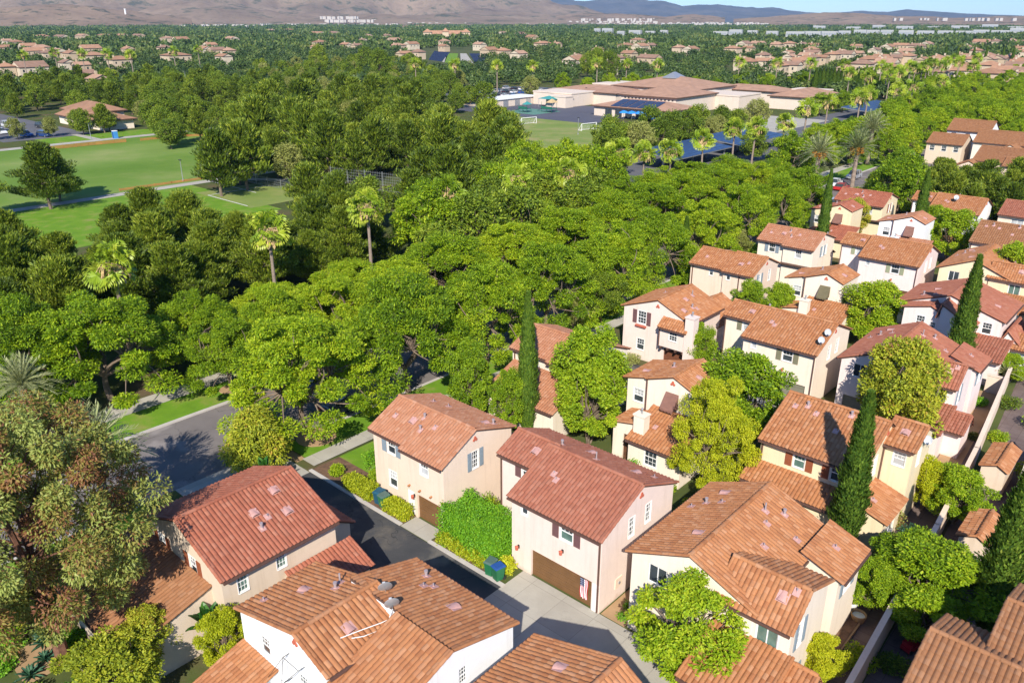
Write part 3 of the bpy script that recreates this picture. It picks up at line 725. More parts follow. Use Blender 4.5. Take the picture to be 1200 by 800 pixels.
def model_G(k, wall, roof, label, shut='shutred'):
    du, dv = -1.85 * k, 34.8 * k
    h = House('stucco_house', label, G1, du + 6, dv + 20, wall, roof, fine=k < 2)
    h.block(du + 1.35, du + 8.4, dv + 17.4, dv + 24.4, 5.35, 5.5, 'u', dv + 21.7, 7.25)
    h.block(du + 8.3, du + 10.35, dv + 21.3, dv + 25.4, 5.95, 5.9, 'u', dv + 23.6, 6.85, oh=.25)
    h.window('f', dv + 17.4, du + 4.2, 4.55, .8, 1.2, 'sash', 'greenglass', shut); h.window('f', dv + 17.4, du + 6.8, 4.55, .8, 1.2, 'sash', 'glass', shut, only=-1)
    h.window('f', dv + 21.3, du + 9.5, 5.05, .8, 1.05, 'sash', 'blind')
    h.window('r', du + 8.4, dv + 20.0, 4.7, .6, 1.4, 'grid', 'blind'); h.window('r', du + 10.35, dv + 22.8, 4.9, .7, 1.2, 'grid', 'blind')
    h.medal('r', du + 8.4, dv + 21.7, 6.45); h.medal('r', du + 10.35, dv + 23.4, 6.25)
    h.spout(du + 8.48, dv + 21.22, 5.9); h.spout(du + 1.5, dv + 17.33, 5.2)
    h.block(du + 1.0, du + 7.6, dv + 15.8, dv + 17.45, 2.75, 3.45, 'u', dv + 17.4, 3.47, roofs='lo')
    h.block(du + 6.9, du + 10.4, dv + 16.8, dv + 20.6, 2.5, 2.6, 'v', du + 7.6, 3.5)
    h.window('r', du + 10.4, dv + 18.6, 1.4, 1.6, 1.2, 'slide', 'glass')
    h.finish()
    for a, c, t in ((2.2, 20.6, 'pipe'), (3.0, 20.9, 'flue'), (3.8, 20.5, 'pipe'), (6.0, 21.2, 'flue'), (5.6, 19.6, 'pipe'), (3.0, 22.4, 'vent'), (9.3, 22.5, 'vent'), (9.2, 18.2, 'pipe')): h.vent(du + a, dv + c, t)
    return h
hG = model_G(0, 'yellowstucco', 'orangetile', 'yellow house with rust red shutters and the cypress shadow across its orange roof')
hG.dish((10.6, 23.2, 5.6), R(-60), .5)
hV = model_G(2, 'creamstucco', 'browntile', 'cream house under a brown roof crossed by a cypress shadow at the right edge')

# road side house with the bay and chimney
h = hI = House('stucco_house', 'pink house with plum shutters, a bay over its garage and a tall stuccoed chimney', G1, -18, 37, 'pinkstucco', 'orangetile')
h.block(-21.9, -14.3, 34.0, 40.4, 5.45, 5.35, 'v', -17.9, 6.9, gutb=True, gutf=False)
h.block(-17.0, -14.1, 33.2, 34.05, 4.75, 5.3, 'u', 34.02, 5.32, z0=2.55, roofs='lo', oh=.3, walls='frl')
h.window('f', 34.0, -19.7, 4.65, 1.0, 1.35, 'grid', 'glass', 'shutplum'); h.window('f', 33.2, -15.5, 3.95, .9, 1.1, 'grid', 'glass')
h.window('f', 34.0, -19.7, 1.7, .9, 1.2, 'sash', 'glass')
h.window('r', -14.3, 36.2, 4.5, .7, 1.3, 'grid', 'glass', 'shutolive', sw=.4)
h.garage(34.0, -16.9, -14.7, 2.05, 'gddark'); h.medal('f', 34.0, -17.9, 6.2)
h.spout(-17.05, 33.15, 4.6, 2.5)
h.chimney(-13.75, 33.6, 0, 6.2, .95, .95)
b = MB(); b.obox(h.P(-19.7, 33.85, 3.75), (.62, 0, 0), (0, .12, 0), (0, 0, .08)); b.build('flower_box', M['terracotta'], h.root)
for x in (-16.8, -16.0, -15.1, -14.3):
    b = MB(); b.obox(h.P(x, 33.45, 2.42), (.08, 0, 0), (0, .35, 0), (0, 0, .12)); b.build('bracket', M['fascia'], h.root)
h.block(-20, -14.6, 40.2, 46.0, 3.2, 3.2, 'v', -17.2, 4.7)
h.finish()
for a, c, t in ((-16.7, 38.6, 'tall'), (-16.6, 37.2, 'vent'), (-15.6, 35.2, 'vent'), (-15.5, 36.6, 'flue'), (-15.2, 37.0, 'pipe'), (-19.2, 37.4, 'pipe')): h.vent(a, c, t)

def model_J(k, wall, roof, label, wing=True):
    du, dv = -1.85 * k, 34.8 * k
    h = House('stucco_house', label, G1, du - 19, dv + 20, wall, roof, fine=k < 2)
    h.block(du - 23.2, du - 18.6, dv + 18.1, dv + 24.3, 5.35, 5.5, 'u', dv + 21.0, 6.6)
    h.block(du - 18.7, du - 14.9, dv + 17.8, dv + 24.3, 5.3, 5.5, 'u', dv + 21.2, 6.75)
    for x in (-20.4, -18.9 + .9): h.window('f', dv + (18.1 if x < -18.7 else 17.8), du + x, 4.7, .5, .95, 'sash', 'blind', bottom='glass')
    h.window('r', du - 14.9, dv + 19.6, 4.5, .6, 1.35, 'grid', 'glass', 'shutgrey', sw=.35); h.window('r', du - 14.9, dv + 22.2, 4.5, .6, 1.35, 'grid', 'glass')
    h.spout(du - 22.9, dv + 18.03, 5.2); h.spout(du - 16.6, dv + 17.73, 5.1); h.medal('r', du - 14.9, dv + 21.2, 6.05)
    if wing:
        h.block(du - 22.6, du - 15.2, dv + 14.2, dv + 18.15, 2.8, 4.2, 'u', dv + 17.85, 4.22, roofs='lo', walls='frl')
    h.finish()
    for a, c, t in ((-17.2, 19.2, 'vent'), (-16.4, 19.6, 'pipe'), (-21.8, 19.4, 'pipe')): h.vent(du + a, dv + c, t)
    return h
model_J(0, 'creamstucco', 'palered', 'cream house with a long low tiled wing behind the near cypress')
model_J(1, 'peachstucco', 'orangetile', 'peach house with two narrow white windows under a long orange eave', False)
model_H(2, 'yellowstucco', 'redtile', 'yellow house with red roofs behind the slim cypress, beside the road', side=False, off=(-10.5, 1.0))

# big corner house with several gables, right of the second row
h = hX = House('stucco_house', 'rambling white house with maroon gables behind the cypress near the right edge', G1, 4, 58, 'roseststucco', 'maroontile')
h.block(-1.2, 8.4, 55.0, 62.4, 5.3, 5.35, 'v', 3.5, 6.95, gutb=True, gutf=False)
h.block(-.2, 3.4, 53.2, 55.6, 5.4, 5.4, 'v', 2.3, 6.0, gutf=False)
h.block(3.3, 6.2, 52.8, 57.0, 6.3, 4.9, 'v', 3.35, 6.5, gutf=False)
h.window('f', 53.2, 1.5, 4.2, .8, 1.2, 'grid', 'glass', trim=True); h.window('f', 55.0, 7.2, 4.35, .85, 1.15, 'sash', 'glass')
h.window('f', 53.2, 2.75, 3.8, .5, 1.2, 'sash', 'glass')
h.block(6.3, 9.6, 51.0, 55.05, 2.6, 3.6, 'u', 55.0, 3.62, roofs='lo')
h.block(8.3, 10.2, 56.5, 61.5, 2.7, 2.7, 'v', 8.9, 4.0)
h.finish()
for a, c, t in ((1.4, 58.5, 'vent'), (.6, 56.4, 'flue'), (1.8, 56, 'pipe'), (4.6, 54.8, 'pipe'), (5.0, 55.2, 'pipe'), (7.2, 58.2, 'vent')): h.vent(a, c, t)

# red roofed house at the left of the alley
h = hE = House('stucco_house', 'tan red-roofed house half under the big reddish tree at bottom left', G1, -17, -13, 'tanstucco', 'redtile')
h.block(-22.0, -13.25, -16.4, -9.0, 5.15, 5.2, 'v', -17.6, 6.9, gutb=True, gutf=False)
h.window('r', -13.25, -15.2, 4.35, .62, 1.35, 'grid', 'greenglass'); h.window('r', -13.25, -12.75, 4.5, .62, 1.3, 'grid', 'greenglass')
h.window('f', -16.4, -16.4, 4.4, .8, 1.25, 'sash', 'glass', 'shutred', sw=.45); h.window('f', -16.4, -20.1, 4.2, .8, 1.25, 'sash', 'glass', 'shutred', sw=.45)
h.block(-23.2, -14.6, -21.3, -16.35, 2.55, 4.0, 'u', -16.4, 4.02, roofs='lo', roof='browntile')
h.block(-22.5, -15.5, -9.1, -6.4, 4.0, 2.6, 'u', -8.95, 4.05, roofs='hi', gutf=False)
h.block(-13.3, -11.2, -12.5, -8.2, 3.4, 2.6, 'v', -13.2, 3.42, roofs='hi')
h.finish()
for a, c, t in ((-15.8, -12.7, 'vent'), (-16.6, -10.8, 'vent'), (-15.0, -11.0, 'vent'), (-14.7, -12.9, 'flue'), (-15.2, -12.2, 'pipe'), (-21.0, -7.3, 'vent')): h.vent(a, c, t)

# white house in front of it, two dishes between its roofs
h = hD = House('stucco_house', 'white house with orange tiled roofs and two satellite dishes at the bottom edge', G1, -4, -13, 'whitestucco', 'orangetile')
h.block(-10.25, -2.85, -17.0, -12.3, 5.25, 5.95, 'v', -5.1, 6.8, oh=.3, gutf=False, gutb=True)
h.block(-2.6, .95, -18.2, -12.9, 5.0, 6.7, 'u', -12.92, 6.75, oh=.25, roofs='lo', walls='frl')
h.block(-6.3, .95, -12.9, -8.75, 6.7, 5.5, 'u', -12.88, 6.75, oh=.25, roofs='hi', gutf=False, gutb=True)
h.window('f', -17.0, -8.1, 4.25, .75, 1.05, 'sash', 'glass', bottom='glass', trim=False); h.window('f', -17.0, -4.9, 3.9, .7, 1.1, 'sash', 'glass', trim=False)
h.window('r', .95, -12.2, 4.85, .5, .95, 'grid', 'glass', trim=False); h.medal('f', -17.0, -5.2, 6.2)
h.block(-10.2, -7.3, -20.2, -16.95, 2.3, 3.2, 'u', -17.0, 3.22, roofs='lo')
h.finish()
h.vent(-8.3, -14.4); h.vent(-3.9, -14.9); h.vent(-1.6, -10.3); h.vent(-7.0, -13.1, 'tall'); h.vent(-6.7, -13.6, 'flue'); h.vent(-3.9, -10.2, 'pipe'); h.vent(-3.6, -9.8, 'pipe'); h.vent(-4.6, -9.4, 'flue'); h.vent(-9.6, -16.0, 'pipe')
h.dish((-4.4, -12.25, 6.35), R(150), .35, .40); h.dish((-3.1, -12.9, 6.5), R(150), .35, .40)
b = MB()      # loose white cable over the tiles and the folding rack on the wall
cb = [(-3.6, -15.6, 6.55), (-3.35, -14.6, 6.5), (-3.1, -13.6, 6.42), (-2.9, -13.0, 6.5), (-2.6, -13.1, 6.82), (-2.75, -13.8, 6.4), (-3.05, -14.7, 6.38), (-3.3, -15.2, 6.45)]
b.tube([h.P(*p) for p in cb], .022, 6); b.build('cable', M['white'], h.root)
b = MB(); q = [(-5.87, -17.35, 5.2), (-4.6, -17.35, 5.2), (-5.88, -17.6, 3.7), (-7.5, -17.6, 2.8)]
for i, j in ((0, 1), (1, 2), (0, 3), (2, 3), (0, 2)): b.tube([h.P(*q[i]), h.P(*q[j])], .014, 5)
for p in q: b.tube([h.P(p[0], p[1], p[2]), h.P(p[0], -16.98, p[2])], .018, 5)
b.build('drying_rack', M['iron'], h.root)

h = hF = House('stucco_house', 'house at the bottom centre of which only the orange roof with one pink vent shows', G1, 6, -12, 'whitestucco', 'orangetile')
h.block(2.35, 9.5, -20, -8.5, 5.3, 5.3, 'v', 7.0, 6.85, gutb=True); h.finish(); h.vent(4.9, -10.0); 
# brown roofs in the bottom right corner
h = hZ = House('stucco_house', 'house in the bottom right corner under stepped brown roofs of square tiles', G1, 20, 3, 'peachstucco', 'browntile')
h.block(16.6, 26, -3.0, 6.4, 5.0, 5.2, 'u', 2.9, 6.7); h.block(18.8, 26, 1.5, 11.5, 5.6, 5.2, 'u', 7.3, 6.9)
h.block(16.4, 18.9, 4.6, 8.5, 2.5, 2.5, 'u', 7.4, 3.5); h.finish()
h.vent(19.8, .6); h.vent(19.2, -.1, 'flue'); h.vent(20.2, 5.0, 'flue'); h.vent(19.8, 6.4, 'pipe')
# houses of the next column, cut by the right edge
h = House('stucco_house', 'peach house with a dull red roof cut by the right edge, beyond the brown roof', G1, 0, 109, 'peachstucco', 'maroontile', fine=False)
h.block(-3.4, 8, 107, 114.5, 5.4, 5.4, 'u', 110.8, 6.9); h.window('f', 107, -.8, 4.4, 1.6, 1.1, 'slide', 'blind'); h.finish(); h.vent(1, 109)
h = House('stucco_house', 'white house at the right edge above the long garden wall', G1, 13, 62, 'whitestucco', 'orangetile')
h.block(10.6, 17, 58.5, 66, 5.4, 5.4, 'v', 13.6, 6.9); h.block(9.6, 13, 56, 58.6, 2.6, 3.4, 'u', 58.5, 3.42, roofs='lo'); h.finish()
h = House('stucco_house', 'yellow house with a pale window at the right edge behind a leafy tree', G1, 11, 80, 'yellowstucco', 'palered', fine=False)
h.block(7.4, 16, 76, 84, 5.3, 5.4, 'u', 80, 6.8); h.window('f', 76, 8.6, 4.3, 1.3, 1.2, 'slide', 'blind'); h.block(6.4, 12, 72.6, 76.1, 2.6, 3.6, 'u', 76, 3.62, roofs='lo'); h.finish()
h = House('garden_pavilion', 'little patio roof of orange tiles between the long wall and the right hand cypress', None, 14.5, 20, 'tanstucco', 'orangetile', cat='pavilion')
h.block(14.4, 16.0, 19.0, 22.6, 2.4, 2.4, 'v', 15.4, 2.75, oh=.15, gutf=False); h.finish()
h = House('garden_pavilion', 'shaded tiled gate roof against the wall beside the paved walk', None, 13.6, 31, 'tanstucco', 'orangetile', cat='pavilion')
h.block(13.2, 14.8, 29.5, 33.6, 2.4, 2.4, 'v', 14.2, 2.75, oh=.15, gutf=False); h.finish()
# boundary walls
def wall_run(name, label, P, z, t=.22, mat='peachstucco'):
    b = MB(); r = empty(name, W(*P[0]), 0, label, 'wall')
    o = np.array(W(*P[0]))
    for a, c in zip(P[:-1], P[1:]):
        A, C = np.array(W(*a)) - o, np.array(W(*c)) - o; d = (C - A) / np.linalg.norm(C - A); s_ = np.cross(d, (0, 0, 1))
        L = np.linalg.norm(C - A)
        b.obox((A + C) / 2 + (0, 0, z / 2 - .1), d * L / 2, s_ * t / 2, (0, 0, z / 2 + .1))
    b.build('wall', M[mat], r)
    c_ = MB()
    for a, c in zip(P[:-1], P[1:]):
        A, C = np.array(W(*a)) - o, np.array(W(*c)) - o; d = (C - A) / np.linalg.norm(C - A); s_ = np.cross(d, (0, 0, 1)); L = np.linalg.norm(C - A)
        c_.obox((A + C) / 2 + (0, 0, z + .06), d * (L / 2 + .05), s_ * (t / 2 + .05), (0, 0, .06))
    c_.build('coping', M[mat], r)
wall_run('garden_wall', 'long peach boundary wall running up between the right hand courtyards', [(13.7, 2.0), (12.9, 20), (12.1, 33), (10.4, 52.5)], 1.9)
wall_run('garden_wall', 'low peach wall crossing the gravel court below the small palm', [(9.1, 49.6), (10.45, 49.6)], 1.7)
wall_run('garden_wall', 'short pale wall closing the gravel court above the leafy shrubs', [(10.2, 28.2), (12.2, 28.2)], 1.7, mat='concrete')
wall_run('garden_wall', 'peach wall between the paved walk and the right hand cypress', [(16.3, 23), (15.2, 38)], 2.0)
# ---------------------------------------------------------------- foliage
LF = {}
LF['street'] = leafmat('bright green leaves', [(.06, (.095, .180, .006)), (.40, (.250, .385, .010)), (.75, (.41, .51, .015)), (1, (.55, .59, .03))])
LF['streetyellow'] = leafmat('yellow green leaves', [(.08, (.30, .36, .010)), (.5, (.52, .55, .016)), (1, (.66, .62, .03))])
LF['garden'] = leafmat('garden tree leaves', [(.06, (.11, .20, .008)), (.42, (.27, .41, .012)), (.8, (.42, .52, .02)), (1, (.53, .57, .035))])
LF['pine'] = leafmat('pine needles', [(.06, (.036, .066, .006)), (.42, (.105, .160, .010)), (.8, (.25, .31, .022)), (1, (.40, .43, .045))], .2)
LF['shade'] = leafmat('dark green leaves', [(.06, (.055, .10, .008)), (.45, (.15, .225, .014)), (.8, (.26, .33, .022)), (1, (.36, .40, .035))], .25)
LF['farwood'] = leafmat('far tree leaves', [(.05, (.030, .058, .016)), (.45, (.065, .110, .022)), (.8, (.115, .165, .03)), (1, (.19, .21, .05))], .2)
LF['olive'] = leafmat('olive grey leaves', [(.1, (.17, .19, .04)), (.5, (.31, .33, .07)), (1, (.44, .44, .15))], .25)
LF['cypress'] = leafmat('cypress sprays', [(.1, (.05, .11, .014)), (.5, (.115, .195, .02)), (.9, (.20, .28, .03)), (1, (.28, .33, .045))], .15)
LF['eucal'] = leafmat('olive and rust leaves', [(.08, (.20, .075, .04)), (.24, (.31, .145, .055)), (.36, (.29, .24, .05)), (.58, (.28, .33, .065)), (.85, (.40, .44, .12)), (1, (.52, .52, .22))], .3)
LF['autumn'] = leafmat('yellow and orange tinged leaves', [(.1, (.20, .25, .018)), (.4, (.37, .41, .025)), (.8, (.48, .46, .035)), (1, (.50, .30, .055))], .3)
LF['hedge'] = leafmat('hedge leaves', [(.1, (.08, .23, .010)), (.5, (.17, .39, .017)), (1, (.29, .47, .02))], .25)
LF['limehedge'] = leafmat('lime hedge leaves', [(.1, (.22, .28, .010)), (.5, (.40, .44, .014)), (1, (.55, .54, .03))], .25)
LF['fan'] = leafmat('fan palm blades', [(.08, (.13, .22, .012)), (.5, (.27, .38, .022)), (1, (.45, .50, .05))], .3, .4)
LF['date'] = leafmat('date palm fronds', [(.1, (.19, .23, .08)), (.5, (.33, .36, .15)), (1, (.48, .48, .26))], .25, .45)
LF['big'] = leafmat('broad garden leaves', [(.1, (.02, .08, .015)), (.6, (.045, .15, .02)), (1, (.08, .20, .03))], .25, .35)
LF['blue'] = leafmat('blue green leaves', [(.1, (.03, .09, .05)), (.6, (.06, .15, .08)), (1, (.10, .20, .11))], .2, .4)
M['deadfrond'] = plain('dead palm fronds', (.50, .36, .17), .9, .35, 5)
M['dates'] = plain('orange date clusters', (.62, .24, .02), .7, .25, 8)

def unit(a): return a / (np.linalg.norm(a, axis=-1, keepdims=True) + 1e-9)
def rdirs(n): return unit(nr.normal(size=(n, 3)))
def leaves(mb, c, d, nrm, L, Wd, mat=0, tint=None, fold=.0):
    """one folded diamond per leaf"""
    d = unit(d); s = unit(np.cross(d, nrm)); n = len(c)
    L = np.broadcast_to(np.asarray(L, float), (n,))[:, None]; Wd = np.broadcast_to(np.asarray(Wd, float), (n,))[:, None]
    up = np.cross(s, d)
    V = np.stack([c, c + d * L * .5 + s * Wd * .5 + up * L * fold, c + d * L, c + d * L * .5 - s * Wd * .5 + up * L * fold], 1).reshape(-1, 3)
    F = np.arange(4 * n).reshape(n, 4)
    mb.add(V, F, mat, None, nr.random(n) if tint is None else tint)
def lobe_leaves(mb, C, rad, n, L, Wd, droop=.15, inner=.5, mat=0, spread=.45, tb=0.0, flatup=.5, ts=.22):
    dr = rdirs(n); r = inner + (1 - inner) * nr.random(n) ** .6
    p = C + dr * np.asarray(rad) * r[:, None]
    d = dr * .8 + rdirs(n) * .75 - np.array((0, 0, droop))
    nm = dr * (1 - flatup) + np.array((0, 0, flatup)) + rdirs(n) * spread
    t = np.clip(nr.normal(.45 + tb, ts, n), 0, 1)
    sz = nr.uniform(.7, 1.3, n)
    leaves(mb, p, d, nm, L * sz, Wd * sz, mat, t, .06)
def limb(mb, P, Q, r0, r1, mat=0, bend=.12, n=6, sides=6):
    P, Q = np.array(P, float), np.array(Q, float); L = np.linalg.norm(Q - P); off = nr.normal(size=3) * L * bend; off[2] = abs(off[2]) * .5
    ts = np.linspace(0, 1, n)
    pts = [P + (Q - P) * t + off * math.sin(math.pi * t) for t in ts]
    mb.tube(pts, [r0 + (r1 - r0) * t for t in ts], sides, mat, caps=False)

LODN = {0: (1.0, 1.0), 1: (.34, 1.65), 2: (.17, 2.2)}
def tree_mesh(kind, seed, lod=0):
    global nr
    keep = nr; nr = np.random.default_rng(seed)
    fn, fs = LODN[lod]
    tr, cr = MB(), MB()
    lm = LF[kind] if kind in LF else LF['street']; bark = M['bark']
    if kind in ('street', 'streetyellow'):
        Rr, zc, hz = 4.9, 3.5, 4.7; K = 74 if lod < 2 else 20
        lob = []
        for i in range(K):
            r = math.sqrt((i + .5) / K) * Rr * .92 * nr.uniform(.85, 1.08); a = i * 2.39996 + nr.normal(0, .3)
            z = zc + hz * (1 - (r / Rr) ** 2.4) + nr.normal(0, .55)
            if i % 3 == 2 or (r > 3.4 and i % 2): z = max(2.1, z - nr.uniform(1.0, 3.2))
            lob.append((np.array((r * math.cos(a), r * math.sin(a), z)), nr.uniform(.5, 1.2)))
        fork = np.array((nr.normal(0, .2), nr.normal(0, .2), 2.2))
        limb(tr, (0, 0, -.1), fork, .24, .18, bend=.05)
        mains = []
        for i in range(6):
            a = i * 1.05 + nr.normal(0, .2); q = np.array((math.cos(a) * 1.9, math.sin(a) * 1.9, 4.2 + nr.normal(0, .3)))
            limb(tr, fork, q, .15, .085); mains.append(q)
        for c, r in lob:
            q = min(mains, key=lambda m: np.linalg.norm(m - c))
            if lod < 2: limb(tr, q, c, .07, .02, n=5, sides=5)
            lobe_leaves(cr, c, (r, r, r * .72), int((720 if lod < 2 else 2400) * fn), .225 * fs, .085 * fs, .22, .30, tb=nr.normal(0, .09), flatup=.65, spread=.30)
    elif kind in ('garden', 'shade', 'autumn', 'olive'):
        # rounder crown of many small clumps on several stems
        H = {'garden': 6.4, 'shade': 8.2, 'autumn': 5.5, 'olive': 6.5}[kind]; Rr = {'garden': 2.6, 'shade': 3.8, 'autumn': 2.4, 'olive': 3.0}[kind]
        K = 56 if lod < 2 else 16; zb = H * .24
        lob = []
        for i in range(K):
            t = (i + .5) / K; z = zb + (H - zb) * t; 
            env = Rr * (math.sin(math.pi * min(1, .13 + t * .80)) ** .75)
            a = i * 2.39996 + nr.normal(0, .4); r = env * math.sqrt(nr.uniform(.06, .92))
            lob.append((np.array((r * math.cos(a), r * math.sin(a), z)), nr.uniform(.34, .82) * Rr / 2.6))
        stems = []
        for i in range(3):
            a = i * 2.1 + nr.normal(0, .3); q = np.array((math.cos(a) * Rr * .25, math.sin(a) * Rr * .25, H * .62))
            limb(tr, (math.cos(a) * .08, math.sin(a) * .08, -.1), q, .11, .05, bend=.06); stems.append(q)
        for c, r in lob:
            q = min(stems, key=lambda m: np.linalg.norm(m[:2] - c[:2])) * np.array((.7, .7, .55)) * (.6 + .5 * c[2] / H)
            if lod < 2: limb(tr, q, c, .045, .012, n=5, sides=5)
            s_ = {'garden': 1, 'shade': 1.25, 'autumn': .95, 'olive': .9}[kind]
            lobe_leaves(cr, c, (r, r, r * .85), int((480 if lod < 2 else 1700) * fn), .18 * s_ * fs, .09 * s_ * fs, .12, .25, tb=nr.normal(0, .09), flatup=.4)
    elif kind == 'pine':
        H, Rr = 10.0, 3.6; bark = M['bark']
        limb(tr, (0, 0, -.1), (nr.normal(0, .3), nr.normal(0, .3), H * .93), .22, .04, n=8, bend=.02)
        nb = 46 if lod < 2 else 16
        for i in range(nb):
            t = .18 + .82 * (i + .5) / nb; z = H * t
            env = Rr * min(1, (1 - t) * 1.7 + .16) * nr.uniform(.5, 1.15); a = i * 2.39996 + nr.normal(0, .3)
            e = np.array((env * math.cos(a), env * math.sin(a), z + env * nr.uniform(.05, .35)))
            if lod < 2: limb(tr, (0, 0, z - .3), e, .06, .015, n=4, sides=4)
            n = int((430 if lod < 2 else 1300) * max(fn, .04))
            # brushy needle tufts that point up and outwards along the branch
            k = nr.random(n) ** .55
            p = np.array((0, 0, z - .2)) + (e - np.array((0, 0, z - .2))) * k[:, None] + rdirs(n) * (.75 if lod < 2 else 1.0) * np.array((1, 1, .7))
            d = unit(e - np.array((0, 0, z)))[None] * .45 + rdirs(n) * .55 + np.array((0, 0, .85))
            leaves(cr, p, d, rdirs(n), .44 * fs * nr.uniform(.7, 1.3, n), .10 * fs, 0, np.clip(nr.normal(.45, .22, n) + nr.normal(0, .05), 0, 1))
    elif kind == 'eucal':
        H, Rr = 13.5, 6.0; bark = M['redbark']
        limb(tr, (0, 0, -.2), (-1.0, .4, 5.2), .38, .27, n=7, bend=.05)
        limb(tr, (-1.0, .4, 5.2), (-1.9, 1.0, 10), .22, .08, n=7); limb(tr, (-1.0, .4, 5.2), (2.0, .4, 9), .19, .08, n=7); limb(tr, (-1.0, .4, 5.0), (0, -2.4, 8), .15, .06, n=7)
        K = 175
        for i in range(K):
            t = (i + .5) / K; a = i * 2.39996 + nr.normal(0, .3)
            z = 3.6 + 9.2 * t; env = Rr * math.sin(math.pi * (.16 + .76 * t)) ** .7; r = env * math.sqrt(nr.uniform(.05, 1))
            c = np.array((r * math.cos(a), r * math.sin(a), z)); q = np.array((-.8, .4, z - 1.6)) * np.array((.8, .8, .9))
            if i % 2: limb(tr, q, c, .06, .015, n=5, sides=5)
            rr = nr.uniform(.5, 1.12)
            lobe_leaves(cr, c, (rr, rr, rr * .8), 500, .21, .085, .5, .35, tb=nr.normal(.04, .17), flatup=.35, ts=.12)
    elif kind == 'cypress':
        H, Rr = 11.0, .85
        limb(tr, (0, 0, -.1), (0, 0, H * .9), .14, .03, bend=.0)
        n = 15000; t = nr.random(n) ** 1.05; prof = lambda t: Rr * np.minimum(1, .35 + 2.6 * t) * np.maximum(.03, 1 - t ** 1.9) ** .8
        a = nr.random(n) * 2 * math.pi; bumps = 1 + .10 * np.sin(a * 3 + t * 23) + .08 * np.sin(a * 5 - t * 41)
        bumps = bumps + .16 * np.sin(a * 2 + t * 60 + np.sin(t * 17) * 2) * (nr.random(n) > .35); r = prof(t) * bumps * (.55 + .50 * nr.random(n) ** .6)
        p = np.stack([r * np.cos(a), r * np.sin(a), .25 + t * (H - .5)], 1); o = np.stack([np.cos(a), np.sin(a), np.zeros(n)], 1)
        leaves(cr, p, o * .35 + np.array((0, 0, 1.0)) + rdirs(n) * .35, o + rdirs(n) * .5, .30 * nr.uniform(.6, 1.3, n), .10, 0, np.clip(nr.normal(.45, .2, n), 0, 1))
        th = np.arange(14) * 2 * math.pi / 14
        zz_ = np.linspace(.05, .985, 22)
        cr.lathe([(float(prof(np.array([x]))[0]) * .62, .2 + x * (H - .5)) for x in zz_], n=14)
    elif kind == 'weep':      # broad grey-green willowy shrub tree
        for i in range(3): limb(tr, (0, 0, -.1), (nr.normal(0, .6), nr.normal(0, .6), 2.6), .1, .05)
        for i in range(34):
            t = (i + .5) / 34; a = i * 2.39996; r = 1.7 * math.sin(math.pi * (.25 + .7 * t)) * nr.uniform(.5, 1)
            lobe_leaves(cr, np.array((r * math.cos(a), r * math.sin(a), .8 + 3.4 * t)), (.62, .62, .75), 420, .22, .085, .6, .35, tb=nr.normal(0, .1), flatup=.2)
        lm = LF['autumn']
    nr = keep
    if lod == 0 or kind in ('cypress', 'eucal', 'weep'):
        return (tr.build('trunk', bark, mesh_only=True), cr.build('crown', lm, mesh_only=True))
    # small in the picture: trunk and crown share one mesh
    nb_ = tr.nv; 
    for f, m, u, t in tr.f: cr.f.append((f + cr.nv, np.ones_like(m), u, t))
    cr.v += tr.v; cr.nv += tr.nv
    return cr.build(kind + '_tree', [lm, bark], mesh_only=True)

